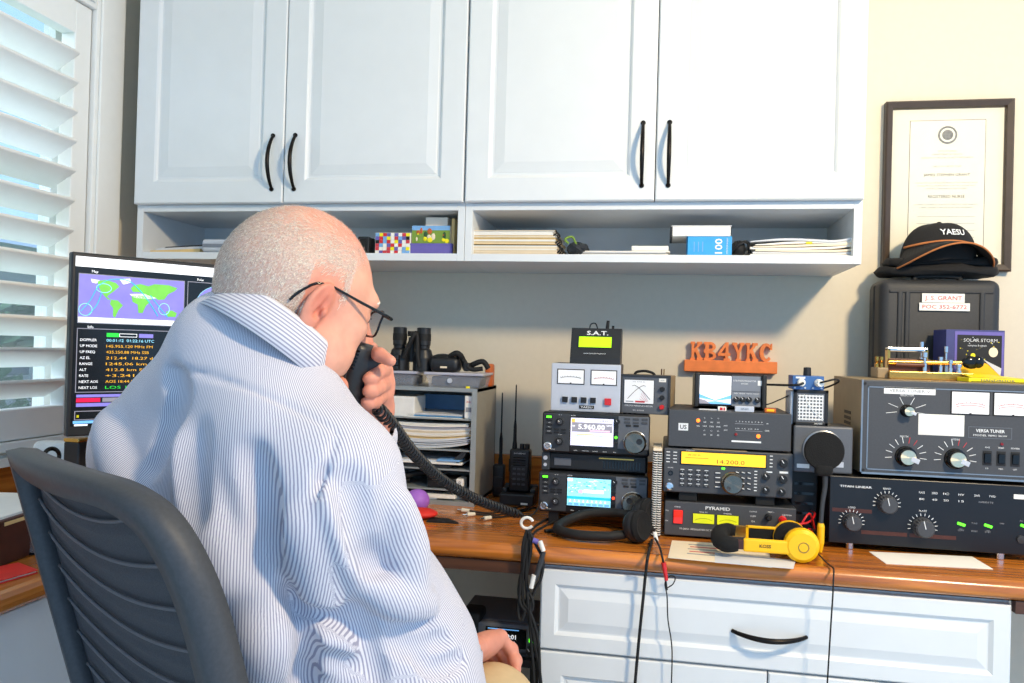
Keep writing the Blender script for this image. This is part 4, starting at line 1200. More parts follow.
# --- transceiver with yellow display
t, hw = dev('transceiver', 'grey-black transceiver with a wide yellow display, under the black tuner box', 'radio', .015, .288, -.46, .8505)
h = .0965
shell(t, hw, h, .26, 'charcoal', 'panel_grey', .003, .014)
one(t, 'top_lip', lambda b: b.box(-hw*.55, hw*.30, -.0008, .02, h-.001, h+.001, 'tan_side', .0005))
def ylcd(b):
    b.box(-hw*.74, hw*.60, -.0012, .001, h*.64, h*.955, 'black_gloss'); b.box(-hw*.72, hw*.585, -.002, -.001, h*.665, h*.935, 'lcd_yellow')
    b.txt('14.200.0', hw*.05, h*.745, .0085, 'lcd_dark', -.0023, width=.058); b.txt('USB  AGC  RX', -hw*.52, h*.87, .003, 'lcd_dark', -.0023); b.box(-hw*.66, -hw*.3, -.0023, -.002, h*.80, h*.808, 'lcd_dark')
one(t, 'display', ylcd)
def tlet(b):
    for j in range(4):
        for x in (-hw*.93, -hw*.82): b.box(x-.004, x+.004, -.0004, 0, h*(.90-.075*j), h*(.90-.075*j)+.0018, 'white_print')
        b.box(hw*.67-.003, hw*.67+.003, -.0004, 0, h*(.92-.08*j), h*(.92-.08*j)+.0018, 'white_print')
    for j in range(7): b.box(hw*.44-.003, hw*.44+.003, -.0004, 0, h*(.56-.072*j), h*(.56-.072*j)+.002, 'white_print')
    b.txt('PHONES', -hw*.89, h*.555, .0022, 'white_print', -.0004); b.txt('MIC', -hw*.9, h*.28, .0022, 'white_print', -.0004)
    b.box(hw*.60, hw*.69, -.0005, 0, h*.555, h*.585, 'white_print'); b.box(hw*.80, hw*.93, -.0005, 0, h*.555, h*.60, 'white_print')
    b.txt('KENWOOD', -hw*.58, h*.965, .0024, 'white_print', -.0004)
one(t, 'lettering', tlet)
for i in range(4):
    for j in range(4):
        b = MB(); x = -hw*.70+i*.0172; z_ = h*(.50-.105*j); b.box(x-.0058, x+.0058, -.003, 0, z_-.0032, z_+.0012, 'charcoal', .0008); b.box(x-.004, x+.004, -.0004, 0, z_+.0018, z_+.0034, 'white_print'); b.txt(str((i+4*j) % 10), x, z_-.001, .0024, 'white_print', -.0034); b.build('key', t)
for j in range(4): one(t, 'key', lambda b: (b.box(-hw*.145-.006, -hw*.145+.006, -.003, 0, h*(.50-.105*j)-.003, h*(.50-.105*j)+.0012, 'charcoal', .0008), b.box(-hw*.145-.005, -hw*.145+.005, -.0034, -.003, h*(.50-.105*j)-.0016, h*(.50-.105*j)+.0002, 'white_print')))
one(t, 'indicator_lamp', lambda b: b.box(-hw*.09, -hw*.035, -.002, 0, h*.575, h*.615, 'led_green', .0008))
for i in range(3):
    for j in range(4):
        b = MB(); x = hw*.155+i*.0125+.002*j*(i == 0); z_ = h*(.53-.12*j); b.obox((x,-.0014,z_), (.0042,0,-.001), (0,.0015,0), (.0002,0,.002), 'charcoal', .0005); b.obox((x,-.0032,z_), (.0032,0,-.0008), (0,.0003,0), (.0001,0,.0008), 'white_print'); b.build('key', t)
dx, dz = hw*.085, h*.275
k = one(t, 'tuning_dial', lambda b: (b.lathe([(.0235,0),(.0235,.002),(.021,.004),(.0205,.018),(.019,.0195),(.0001,.0195)], (dx,0,dz), (0,-1,0), 'dial_metal', 36), b.lathe([(.0242,0),(.0242,.0012),(.0235,.002)], (dx,0,dz), (0,-1,0), 'brass', 36)))
one(k, 'finger_dimple', lambda b: b.lathe([(.0045,.0008),(.004,.0012),(.0001,.0005)], (dx-.009,-.0196,dz-.009), (0,-1,0), 'panel_grey', 16))
for x, z_, r_ in ((.855,.79,.0088),(.855,.44,.0088),(.60,.47,.0072),(.60,.17,.0072),(.84,.15,.0072)): one(t, 'knob', lambda b: b.knob(hw*x, h*z_, r_, .010, 'black_plastic', 'white_print', 0, skirt='panel_grey'))
one(t, 'microphone_socket', lambda b: b.lathe([(.0085,0),(.0085,.010),(.006,.011),(.006,.006),(.0001,.006)], (-hw*.90,0,h*.14), (0,-1,0), 'chrome', 18), 'round chrome socket')
one(t, 'headphone_socket', lambda b: b.lathe([(.0055,0),(.0055,.002),(.003,.002),(.003,-.002),(.0001,-.002)], (-hw*.885,0,h*.43), (0,-1,0), 'black_gloss', 16))
for x in (-hw*.6, hw*.6): one(t, 'foot', lambda b: b.box(x-.02, x+.02, .01, .03, -.020, .001, 'black_rubber', .002))
for x in (-hw*.6, hw*.6): one(t, 'foot', lambda b: b.box(x-.02, x+.02, .2, .22, -.020, .001, 'black_rubber', .002))

# --- power supply
t, hw = dev('power_supply', 'black power supply with a red rocker switch and two yellow meters, on the desk', 'power supply', .020, .297, -.46, .7555)
h = .0745
shell(t, hw, h, .23, 'charcoal', 'panel_grey', .002)
one(t, 'lettering', lambda b: (b.txt('PYRAMID', -hw*.18, h*.865, .0070, 'white_print', -.0005, width=.052, bold=True), b.txt('VOLTS', -hw*.40, h*.735, .0026, 'white_print', -.0005, width=.017), b.txt('AMPERES', -hw*.03, h*.73, .0026, 'white_print', -.0005, width=.017), b.txt('PS-26KX  REGULATED DC POWER SUPPLY', -hw*.38, h*.215, .0036, 'white_print', -.0005, width=.105), b.txt('POWER', -hw*.80, h*.845, .0026, 'white_print', -.0005), b.txt('ON', -hw*.965, h*.72, .0028, 'white_print', -.0005), b.txt('OFF', -hw*.965, h*.42, .0028, 'white_print', -.0005), b.txt('OUTPUT', hw*.36, h*.84, .0028, 'white_print', -.0005), b.txt('13.8V', hw*.36, h*.71, .0036, 'white_print', -.0005), b.txt('22A', hw*.36, h*.56, .0034, 'white_print', -.0005), b.txt('26A', hw*.36, h*.41, .0040, 'white_print', -.0005), b.txt('CAUTION', hw*.86, h*.80, .0030, 'white_print', -.0005), b.txt('- VDC +', hw*.62, h*.86, .003, 'white_print', -.0005)))
one(t, 'power_switch', lambda b: (b.box(-hw*.87, -hw*.71, -.0015, 0, h*.36, h*.76, 'dark_red', .001), b.obox((-hw*.79,-.003,h*.655), (.0095,0,0), (0,.0025,0), (0,-.0012,.0075), 'switch_red_lit', .001), b.obox((-hw*.79,-.0025,h*.46), (.0095,0,0), (0,.0022,0), (0,.0010,.0068), 'switch_red_lit', .001)), 'lit red rocker switch')
for x in (-hw*.565, -hw*.195): one(t, 'meter', lambda b: (b.box(x, x+.0475, -.002, 0, h*.395, h*.70, 'black_print', .0006), b.box(x+.0012, x+.0462, -.0028, -.002, h*.41, h*.685, 'meter_yellow'), b.tube([(x+.024+.02*math.sin(a), -.003, h*.45+.008*math.cos(a)) for a in np.linspace(-1.1,1.1,10)], .0003, 'black_print', 4)), 'yellow-lit meter')
for x, z_, m_, r_ in ((.585,.72,'black_plastic',.0062),(.585,.36,'black_plastic',.0058),(.80,.66,'red_plastic',.0072),(.80,.30,'dark_red',.0062)): one(t, 'terminal', lambda b: b.lathe([(r_*1.2,0),(r_*1.2,.003),(r_,.004),(r_,.014),(r_*.7,.017),(.0001,.017)], (hw*x,0,h*z_), (0,-1,0), m_, 14))
feet(t, hw, .23, .0052)
wires = MB()
for i, m_ in enumerate(('red_plastic','black_rubber','red_plastic','red_plastic')):
    p0 = Vector((.158+hw*.80, -.478, .7555+h*(.66, .36, .30, .66)[i]))
    wires.tube([p0, p0+Vector((.02,-.02,-.006*i)), p0+Vector((.05,-.008,.004+.006*i)), p0+Vector((.072,.05,.012-.012*i)), p0+Vector((.075,.16,.0))], .0022, m_, 7, sub=6)
solo('supply_leads', wires, 'red and black leads plugged into the power supply terminals', 'cable')
# --- analyzer with picture screen on the tuner box
t, hw = dev('station_monitor', 'small black analyzer with a bright picture screen and four knobs, below the wooden letters', 'analyzer', .080, .238, -.395, 1.0350, 0, math.radians(-4))
h = .079
one(t, 'case', lambda b: b.box(-hw+.010, hw-.010, .004, .10, .004, h-.003, 'black_satin', .002))
for s_ in (-1, 1): one(t, 'end_rail', lambda b: b.box(s_*hw-.010*(s_ > 0), s_*hw+.010*(s_ < 0), -.008, .105, 0, h, 'black_plastic', .003))
def art(b):
    x0, x1, z0, z1 = -hw+.012, hw*.03, .009, h-.006; w, hh = x1-x0, z1-z0
    b.box(x0, x1, 0, .004, z0, z1, 'screen_cyan' if False else 'screen_blue')
    b.add([(x0+w*f, -.0003, z0+hh*g) for f, g in ((0,1),(1,1),(1,.34),(.50,.14),(0,.34))], [(0,4,3,2,1)], 'screen_white')
    b.add([(x0+w*f, -.0004, z0+hh*g) for f, g in ((0,.02),(.5,.10),(1,.02),(1,.2),(.55,.12),(.45,.12),(0,.2))], [(0,1,2,3,4,5,6)], 'screen_lilac')
    b.add([(x0+w*f, -.0006, z0+hh*g) for f, g in ((0,.0),(.35,.0),(.18,.12),(0,.16))], [(0,1,2,3)], 'screen_grey')
one(t, 'screen', art)
one(t, 'control_panel', lambda b: (b.box(hw*.05, hw-.012, 0, .004, .006, h-.005, 'blue_grey_panel'), b.txt('STATION MONITOR', hw*.40, h*.80, .0036, 'white_print', -.0004, width=.050), b.txt('SM-5000', hw*.40, h*.72, .003, 'white_print', -.0004), b.box(hw*.76, hw*.87, -.0006, 0, h*.68, h*.82, 'white_print'), b.box(hw*.06, hw-.014, -.0006, 0, h*.49, h*.505, 'panel_grey'), b.txt('GAIN  HEIGHT  WIDTH  FOCUS', hw*.45, h*.44, .0024, 'white_print', -.0004, width=.055)))
for i in range(4): one(t, 'knob', lambda b: b.knob(hw*(.17+.18*i+.05*(i == 3)), h*.27, .0062, .009, 'black_plastic', 'white_print'))
# little tags on the tuner box in front of it
b = MB(); b.box(-.009, .009, -.002, .006, 0, .010, 'paper', .001); b.box(-.005, .001, -.0026, -.002, .002, .008, 'red_plastic'); b.box(.003, .006, -.0026, -.002, .002, .008, 'red_plastic'); solo('tag', b, 'white tag with red squares below the picture screen', 'tag', (.138, -.452, 1.0324))
b = MB(); b.box(-.020, .020, -.002, .010, 0, .0125, 'steel_grey', .001); b.txt('HF-6M', 0, .0065, .004, 'panel_grey', -.0026); solo('tag', b, 'pale grey label block in front of the analyzer knobs', 'tag', (.1855, -.452, 1.0324))
b = MB(); b.box(-.024, .024, 0, .008, 0, .003, 'paper_grey', .001); solo('tag', b, 'flat pale strip lying left of the red and white tag', 'tag', (.112, -.450, 1.0324))
b = MB(); b.box(-.012, .012, -.006, .006, 0, .010, 'amber_block', .002); b.box(-.008, .008, -.0065, .0065, .003, .008, 'yellow_plastic', .001); solo('tag', b, 'orange-yellow clip on the right end of the tuner box', 'clip', (.240, -.445, 1.0324))

# --- grey speaker
t, hw = dev('speaker', 'grey box loudspeaker behind the round boom microphone', 'speaker', .291, .413, -.44, .9065)
h = .101
shell(t, hw, h, .10, 'charcoal', 'slate_grey', .004, .010)
one(t, 'grille_ring', lambda b: b.lathe([(.042,0),(.042,.004),(.039,.0055),(.039,0)], (0,0,h*.50), (0,-1,0), 'steel_edge', 40))
one(t, 'cone', lambda b: b.lathe([(.039,.001),(.015,-.008),(.0001,-.004)], (0,0,h*.50), (0,-1,0), 'black_plastic', 32))
one(t, 'name_plate', lambda b: (b.box(-hw+.008, -hw+.034, -.001, 0, .009, .018, 'white_print', .0005), b.box(hw-.036, hw-.018, -.001, 0, .014, .026, 'steel_grey', .0005)))
b = MB(); b.box(-.029, .029, 0, .16, 0, .156, 'black_plastic', .003)
for i in range(5): b.box(-.022, .022, -.001, .001, .03+.022*i, .036+.022*i, 'black_gloss')
solo('speaker_stand', b, 'narrow black block holding up the grey loudspeaker', 'stand', (.328, -.37, .75))

# --- small grid-faced meter and the blue box on it
t, hw = dev('grid_meter', 'small black square frame with a white grid screen on the grey loudspeaker', 'meter', .290, .362, -.435, 1.0078)
h = .077
one(t, 'case', lambda b: b.box(-hw-.006, hw-.004, .006, .075, 0, h-.004, 'steel_grey', .003))
one(t, 'frame', lambda b: (b.box(-hw, hw, 0, .008, 0, .007, 'black_plastic', .001), b.box(-hw, hw, 0, .008, h-.007, h, 'black_plastic', .001), b.box(-hw, -hw+.007, 0, .008, 0, h, 'black_plastic', .001), b.box(hw-.007, hw, 0, .008, 0, h, 'black_plastic', .001)))
def grid(b):
    b.box(-hw+.007, hw-.007, .002, .006, .007, h-.007, 'slate_grey')
    for i in range(8): b.box(-hw+.010, hw-.010, .0012, .002, .012+i*.0072, .0150+i*.0072, 'white_print')
    for i in range(8): b.box(-hw+.012+i*.0068, -hw+.0142+i*.0068, .0010, .002, .011, h-.011, 'white_print')
    b.tube([(-hw+.022,.0008,h-.010), (-hw+.028,.0008,h-.026), (-hw+.038,.0008,h-.042), (-hw+.050,.0008,h-.054), (hw-.009,.0008,.014)], .0009, 'white_print', 5, sub=4)
    b.txt('SPEAKER', hw*.45, .0045, .003, 'white_print', -.0004)
one(t, 'grid_screen', grid)
t, hw = dev('antenna_switch', 'small blue metal box with two white connectors and a black knob on top', 'switch box', .287, .352, -.435, 1.085)
h = .030
one(t, 'case', lambda b: b.box(-hw, hw, 0, .06, 0, h, 'blue_metal', .001))
one(t, 'label_strip', lambda b: (b.box(-hw*.8, -hw*.2, -.0006, 0, h-.006, h-.002, 'white_print'), [b.cyl((x,-.0002,.004), (x,-.0015,.004), .0022, 'steel_grey', n=8) for x in (-hw*.85,-hw*.2,hw*.3,hw*.85)]))
one(t, 'knob', lambda b: b.lathe([(.0085,0),(.0085,.004),(.0078,.018),(.0001,.019)], (hw*.05,.025,h), (0,0,1), 'black_plastic', 16))
for x in (-hw*.45, hw*.62): one(t, 'connector', lambda b: b.lathe([(.0085,0),(.0085,.010),(.0072,.012),(.0072,.022),(.0001,.022)], (x,0,h*.52), (-.1 if x < 0 else .1,-1,0), 'white_plastic', 16))
cb = MB(); cb.tube([(.305,-.458,1.100),(.292,-.468,1.096),(.270,-.45,1.094),(.245,-.40,1.092),(.235,-.36,1.09),(.232,-.30,1.085)], .0026, 'black_rubber', 7, sub=6); solo('coaxial_cable', cb, 'black coaxial cable from the left white connector toward the analyzer', 'cable')
cb = MB(); cb.tube([(.340,-.458,1.102),(.352,-.465,1.106),(.372,-.45,1.110),(.385,-.42,1.105),(.380,-.38,1.095),(.362,-.35,1.085),(.36,-.25,1.08)], .0022, 'black_rubber', 7, sub=6); solo('coaxial_cable', cb, 'black coaxial cable looping right from the right white connector to the big tuner', 'cable')
cb = MB(); cb.tube([(.286,-.40,1.070),(.262,-.42,1.060),(.240,-.40,1.048),(.225,-.34,1.045),(.22,-.25,1.04)], .0014, 'black_rubber', 6, sub=6); solo('thin_cable', cb, 'thin black cable running down from the grid screen to the tuner box', 'cable')

# --- big grey antenna tuner
t, hw = dev('antenna_tuner', 'large grey antenna tuner with three pointer knobs and two meters at the right edge', 'radio accessory', .426, .846, -.45, .9115)
h = .200
one(t, 'case', lambda b: (b.box(-hw+.001, hw-.001, .008, .285, 0, h, 'tan_side', .002), [b.box(-hw, -hw+.002, .10, .16, h*.35+i*.012, h*.355+.006+i*.012, 'black_print') for i in range(5)]))
def tpanel(b):
    b.box(-hw, hw, 0, .009, 0, h, 'panel_grey', .002)
    m = .012
    for a in ((-hw+m, hw-m, m*.8, m*.8+.0022), (-hw+m, hw-m, h-.016, h-.0138)): b.box(a[0], a[1], -.0006, .0005, a[2], a[3], 'steel_edge')
    for x in (-hw+m, hw-m-.0022): b.box(x, x+.0022, -.0006, .0005, m*.8, h-.0138, 'steel_edge')
    b.box(-hw-.0003, hw+.0003, -.0004, .004, 0, .004, 'steel_edge'); b.box(-hw-.0003, -hw+.003, -.0004, .004, 0, h, 'steel_edge')
    for x, z_ in ((-hw+.006,.008),(-hw+.006,h-.008),(hw-.006,.008),(hw-.006,h-.008)): b.cyl((x,-.0002,z_), (x,-.002,z_), .003, 'black_print', n=10)
one(t, 'front_panel', tpanel)
knobs = ((-hw+.090, .137, .0115), (-hw+.090, .041, .0185), (-hw+.186, .041, .0185))
def tl(b):
    b.box(-hw+.044, -hw+.145, -.0006, 0, h-.028, h-.0135, 'white_print'); b.txt('VERSA TUNER V', -hw+.0945, h-.021, .006, 'grey_print', -.001, width=.08)
    b.box(-hw+.113, -hw+.202, -.0006, 0, .088, .132, 'white_plastic', .006, 3)
    b.txt('SELECTOR', knobs[0][0], .170, .004, 'white_print', -.0004)
    b.txt('INDUCTOR', knobs[1][0]-.004, .083, .0036, 'white_print', -.0004, width=.017); b.txt('ANTENNA', knobs[2][0], .0815, .0036, 'white_print', -.0004, width=.017)
    for i, a in enumerate(np.linspace(-.2, PI+.2, 6)): 
        c, s_ = math.cos(a), math.sin(a); b.obox((knobs[0][0]+c*.031, -.0004, .137+s_*.022), (c*.011,0,s_*.008), (0,.0003,0), (-s_*.0005,0,c*.0005), 'white_print')
    for kx in knobs[1:]:
        for i, a in enumerate(np.linspace(-.1, PI+.1, 10)):
            c, s_ = math.cos(a), math.sin(a); b.obox((kx[0]+c*.0345, -.0004, kx[1]+s_*.0345), (c*.0065,0,s_*.0065), (0,.0003,0), (-s_*.0006,0,c*.0006), 'red_print' if i in (3,4) else 'white_print')
    b.box(-hw+.210, -hw+.293, -.0006, 0, .086, .110, 'slate_grey'); b.box(-hw+.2115, -hw+.2915, -.0009, -.0006, .0875, .1085, 'panel_grey'); b.txt('VERSA TUNER', -hw+.2515, .102, .0062, 'white_print', -.0014, width=.055, bold=True); b.txt('MODEL 989C 3KW', -hw+.2515, .0925, .0036, 'white_print', -.0014, width=.064)
    for i, s_ in enumerate(('AVG', 'PEAK', 'POWER')): b.txt(s_, -hw+.247+.0265*i, .068, .0032, 'white_print', -.0004); b.txt(('LO','MED','OFF')[i], -hw+.247+.0265*i, .0245, .0030, 'white_print', -.0004)
one(t, 'lettering', tl)
for kx, kz, kr in knobs:
    k = one(t, 'pointer_knob', lambda b: (b.lathe([(kr*1.18,0),(kr*1.14,.004),(kr,.006),(kr*.94,.017),(kr*.80,.019)], (kx,0,kz), (0,-1,0), 'black_gloss', 32)))
    one(k, 'metal_cap', lambda b: (b.lathe([(kr*.86,.0165),(kr*.82,.0205),(.0001,.021)], (kx,0,kz), (0,-1,0), 'spun_metal', 32), b.obox((kx+kr*.72,-.0195,kz-kr*.30), (kr*.42,0,-kr*.17), (0,.0015,0), (kr*.1,0,kr*.26), 'steel_grey', .0008)), 'shiny metal knob cap')
for x0_ in (-hw+.177, -hw+.258): one(t, 'meter', lambda b: (gauge(b, x0_, x0_+.071, h-.064, h-.019, True, 2)))
one(t, 'jewel_lamp', lambda b: b.cyl((-hw+.274,-.0002,.076), (-hw+.274,-.003,.076), .0028, 'dark_red', n=10))
for i in range(3): one(t, 'rocker_switch', lambda b: (b.box(-hw+.2385+.0265*i, -hw+.2555+.0265*i, -.0015, 0, .031, .061, 'black_print', .0008), b.obox((-hw+.247+.0265*i,-.003,.046), (.006,0,0), (0,.0022,.0006), (0,-.0012,.010), 'black_gloss', .001)))

# --- black linear amplifier
t, hw = dev('linear_amplifier', 'wide black amplifier with three ribbed knobs and green lamps under the big grey tuner', 'amplifier', .364, .802, -.46, .7635)
h = .1415
one(t, 'case', lambda b: b.box(-hw+.002, hw-.002, .008, .295, .001, h-.001, 'black_plastic', .002))
def apanel(b):
    b.box(-hw, hw, 0, .009, 0, h, 'amp_black', .0015)
    for x0_, x1_, z_ in ((-hw+.006, -hw+.085, .070), (-hw+.065, -hw+.155, .026), (-hw+.16, -hw+.25, .026)): b.box(x0_, x1_, -.0005, .0005, z_-.004, z_+.004, 'brown_box')
one(t, 'front_panel', apanel)
kn_ = ((-hw+.045, .046, .0175), (-hw+.114, .088, .0185), (-hw+.185, .044, .0195))
def al(b):
    b.txt('TITAN LINEAR', -hw+.052, .121, .0042, 'white_print', -.0004, width=.064, bold=True)
    for i, x in enumerate((.182, .207, .229, .258, .288, .317)):
        b.txt(('PLATE','GRID','IC','HV','SWR','FWD')[i], -hw+x, .1165, .0044, 'white_print', -.0004, width=.011)
        if i < 4: b.txt(('80','40','20','15')[i], -hw+x, .103, .0040, 'white_print', -.0004, width=.010)
    b.txt('OPERATE', -hw+.305, .1035, .0036, 'grey_print', -.0004, width=.028); b.box(-hw+.357, -hw+.380, -.0006, 0, .114, .1235, 'white_plastic')
    for i, x in enumerate((.259, .284, .310)): b.txt(('RX','TUNE','ON')[i], -hw+x, .0455+.0135*(i == 1), .0030, 'grey_print', -.0004); b.txt(('LOW','HIGH','STBY')[i], -hw+x, .043, .0036, 'grey_print', -.0004, width=.011)
    b.txt('FAN', -hw+.336, .062, .003, 'grey_print', -.0004); b.txt('AC', -hw+.372, .070, .003, 'grey_print', -.0004)
    for kx, kz, kr in kn_:
        b.txt(('LOAD','BAND','PLATE')[kn_.index((kx,kz,kr))], kx, kz+kr*1.75, .0038, 'white_print', -.0004)
        for a in np.linspace(-.15, PI+.15, 12):
            c, s_ = math.cos(a), math.sin(a); b.obox((kx+c*kr*1.36, -.0004, kz+s_*kr*1.36), (c*kr*.14,0,s_*kr*.14), (0,.0003,0), (-s_*.0006,0,c*.0006), 'white_print')
one(t, 'lettering', al)
for kx, kz, kr in kn_:
    def rk(b):
        n = 40; prof = [(1.08,0),(1.04,.003),(1.0,.004),(.95,.020),(.80,.023)]
        vs = []
        for q, hh in prof:
            for i in range(n): r_ = kr*q*(1+(.035 if i % 2 else -.035)*(0 < hh < .022)); a = 2*PI*i/n; vs.append((kx+r_*math.cos(a), -hh, kz+r_*math.sin(a)))
        b.add(vs, [(j*n+i, j*n+(i+1) % n, (j+1)*n+(i+1) % n, (j+1)*n+i) for j in range(4) for i in range(n)]+[tuple(range(4*n, 5*n))], 'panel_grey', False)
        b.obox((kx-kr*.12,-.0235,kz+kr*.45), (-.0008,0,0), (0,.0006,0), (kr*.1,0,-kr*.42), 'white_print')
    one(t, 'ribbed_knob', rk)
for x in (.259, .310, .378): one(t, 'indicator_lamp', lambda b: b.obox((-hw+x,-.0012,.0555+.004*(x > .37)), (.0075,0,-.0022), (0,.0012,0), (.0007,0,.0026), 'led_green', .0008))
one(t, 'push_button', lambda b: b.lathe([(.0085,0),(.008,.004),(.0001,.005)], (-hw+.372,0,.032), (0,-1,0), 'charcoal', 16))
for x in (-hw+.045, hw-.10, hw-.02):
    for y in (.012, .28): one(t, 'foot', lambda b: b.lathe([(.0085,0),(.0085,.0125),(.006,.0135),(.0001,.0135)], (x,y,0), (0,0,-1), 'chrome', 14), 'shiny metal foot')
# ------------------------------------------------------------------ right side: case, cap, key, boxes, certificate, letters
ZT = 1.1120                                                     # top of the big tuner
t = thing('morse_key', 'brass and chrome morse key on a wooden base on top of the big grey tuner', 'morse key', (.604, -.27, ZT))
t.scale = (1, 1, 1.55)
one(t, 'base', lambda b: (b.box(-.088, .088, -.045, .035, 0, .0115, 'brass', .001), b.box(-.110, -.086, -.03, .03, 0, .016, 'tan_side', .002)))
one(t, 'wood_block', lambda b: b.box(-.078, .012, .002, .032, .0115, .030, 'walnut', .001))
one(t, 'lever_arm', lambda b: (b.cyl((-.082,-.012,.024), (.082,-.012,.026), .0036, 'brass', n=12), b.cyl((-.07,-.03,.021), (-.01,-.03,.021), .0028, 'walnut', n=10)))
one(t, 'finger_paddle', lambda b: (b.ell((.093,-.014,.027), (.020,.007,.0095), 'black_gloss', 16), b.ell((.108,-.016,.028), (.012,.007,.009), 'black_gloss', 14)))
for x, y, hh, r_ in ((-.005,-.014,.040,.0055),(-.004,.012,.056,.0042),(.030,-.010,.034,.005),(.050,-.014,.030,.005),(.048,.010,.050,.004),(.066,-.018,.024,.006)): one(t, 'post', lambda b: b.lathe([(r_,.0115),(r_,hh*.6),(r_*.7,hh*.62),(r_*.7,hh*.8),(r_*1.1,hh*.82),(r_*1.1,hh),(.0001,hh)], (x,y,0), (0,0,1), 'chrome', 12))
one(t, 'top_bar', lambda b: (b.box(-.080, .008, .005, .026, .040, .047, 'chrome', .002), b.box(-.080, -.074, .005, .026, .0115, .044, 'brass'), b.box(.002, .008, .005, .026, .0115, .044, 'brass')))
for x in (-.104, -.094): one(t, 'terminal', lambda b: b.lathe([(.005,.016),(.005,.022),(.003,.023),(.0045,.026),(.0045,.032),(.0001,.033)], (x,.0,0), (0,0,1), 'brass', 12))

# blue cardboard box with a dark picture front, and the yellow booklet leaning on it
t = thing('picture_box', 'blue cardboard box with a dark starry picture front beside the black case', 'box', (.7225, -.235, ZT), math.radians(5))
t.scale = (.88, 1, 1)
one(t, 'carton', lambda b: b.box(-.074, .074, 0, .07, 0, .118, 'indigo_box', .001))
def boxart(b):
    b.box(-.052, .072, -.0008, 0, .004, .114, 'violet_box'); b.box(-.046, .066, -.0014, -.0008, .010, .106, 'black_print')
    b.txt('SOLAR STORM', .012, .094, .0075, 'paper_grey', -.0018, width=.085); b.txt('sunspots & signals', .004, .082, .0045, 'paper_grey', -.0018)
    b.lathe([(.0115,.0016),(.0001,.0018)], (.045,0,.067), (0,-1,0), 'paper_cream', 20); b.lathe([(.006,.0016),(.0001,.0018)], (-.006,0,.058), (0,-1,0), 'lemon_plastic', 14)
    rr_ = random.Random(4)
    for i in range(26):
        x, z_ = -.044+.105*rr_.random(), .03+.07*rr_.random(); b.box(x, x+.0025, -.0017, -.0014, z_, z_+.0018, rr_.choice(['paper_grey','lemon_plastic','brass']))
    b.add([(-.044,-.0018,.012),(.064,-.0018,.012),(.03,-.0018,.040),(-.03,-.0018,.048)], [(0,1,2,3)], 'yellow_plastic')
    b.add([(.02,-.0019,.05),(.064,-.0019,.012),(.066,-.0019,.03)], [(0,1,2)], 'paper_grey')
one(t, 'picture', boxart)
t = thing('booklet', 'bright yellow booklet lying in front of the blue picture box', 'booklet', (.722, -.368, ZT), math.radians(4))
one(t, 'cover', lambda b: (b.box(-.060, .060, 0, .09, 0, .009, 'lemon_plastic', .001), b.add([(-.055,.0,.0095),(.058,.0,.0095),(.02,.085,.016),(-.045,.088,.018)], [(0,1,2,3)], 'lemon_plastic'), b.add([(-.055,.0,.0093),(.058,.0,.0093),(.02,.085,.0158),(-.045,.088,.0178)], [(3,2,1,0)], 'lemon_plastic')))
one(t, 'print', lambda b: (b.txt('HANDBOOK', 0, .0045, .005, 'indigo_box', -.0006, width=.07), b.box(-.055, .055, -.0005, .001, .0012, .0022, 'black_print')))

# upright black case
t = thing('hard_case', 'upright black hard case with white name labels standing behind the tuner', 'case', (.673, -.150, .75))
hw = .138; h = .606
one(t, 'shell', lambda b: (b.box(-hw, hw, .0, .125, 0, h, 'case_plastic', .022, 4), b.box(-hw-.003, hw+.003, .055, .066, .01, h-.012, 'case_plastic', .004), [b.box(x-.006, x+.006, -.004, .01, .02, h-.03, 'case_plastic', .003) for x in (-hw+.045, hw-.045, -hw+.062)]))
one(t, 'lid_rim', lambda b: b.box(-hw+.02, hw-.02, -.003, .01, h-.035, h-.028, 'case_plastic', .002))
def lab(b):
    b.box(-.044, .052, -.0055, -.003, h-.058, h-.036, 'paper'); b.box(-.050, .064, -.0055, -.003, h-.078, h-.059, 'paper')
    b.txt('J. S. GRANT', .004, h-.047, .010, 'red_print', -.006, width=.084); b.txt('POC 352-6772', .007, h-.0685, .009, 'red_print', -.006, width=.10)
one(t, 'name_label', lab, 'two white stickers with red lettering')
one(t, 'handle', lambda b: b.tube([(-.05,.03,h-.004),(-.045,.03,h+.008),(.045,.03,h+.008),(.05,.03,h-.004)], .006, 'black_rubber', 8, sub=5))
for x in (-.09, .09): one(t, 'latch', lambda b: b.box(x-.018, x+.018, -.006, .004, .30, .36, 'black_plastic', .003))

# folded black cloth and cap on the case
cb = MB()
rowsN = 18
for zoff, rx_, ry_, th in ((.0, .142, .062, .0115), (.022, .132, .058, .0115)):
    n = 48; vs = []
    for j in range(9):
        a = -PI/2+PI*j/8
        for i in range(n):
            p = 2*PI*i/n; r0 = 1+.04*math.sin(3*p+zoff*90)+.02*math.sin(7*p)
            cx = math.copysign(abs(math.cos(p))**.65, math.cos(p)); sy = math.copysign(abs(math.sin(p))**.65, math.sin(p))
            vs.append(((rx_-th+th*math.cos(a))*cx*r0, (ry_-th+th*math.cos(a))*sy*r0, zoff+th+th*math.sin(a)+.003*math.sin(4*p+j)+.004*math.sin(cx*9)*(j > 4)))
    fs = [(j*n+i, j*n+(i+1) % n, (j+1)*n+(i+1) % n, (j+1)*n+i) for j in range(8) for i in range(n)]+[tuple(range(n-1,-1,-1)), tuple(range(8*n, 9*n))]
    cb.add(vs, fs, 'cap_cloth', True)
solo('folded_cap', cb, 'folded black knit cap lying on the upright case under the baseball cap', 'cap', (.684, -.085, 1.3685))
t = thing('baseball_cap', 'black baseball cap with white lettering and an orange-edged brim on the case', 'cap', (.684, -.090, 1.405), math.radians(8))
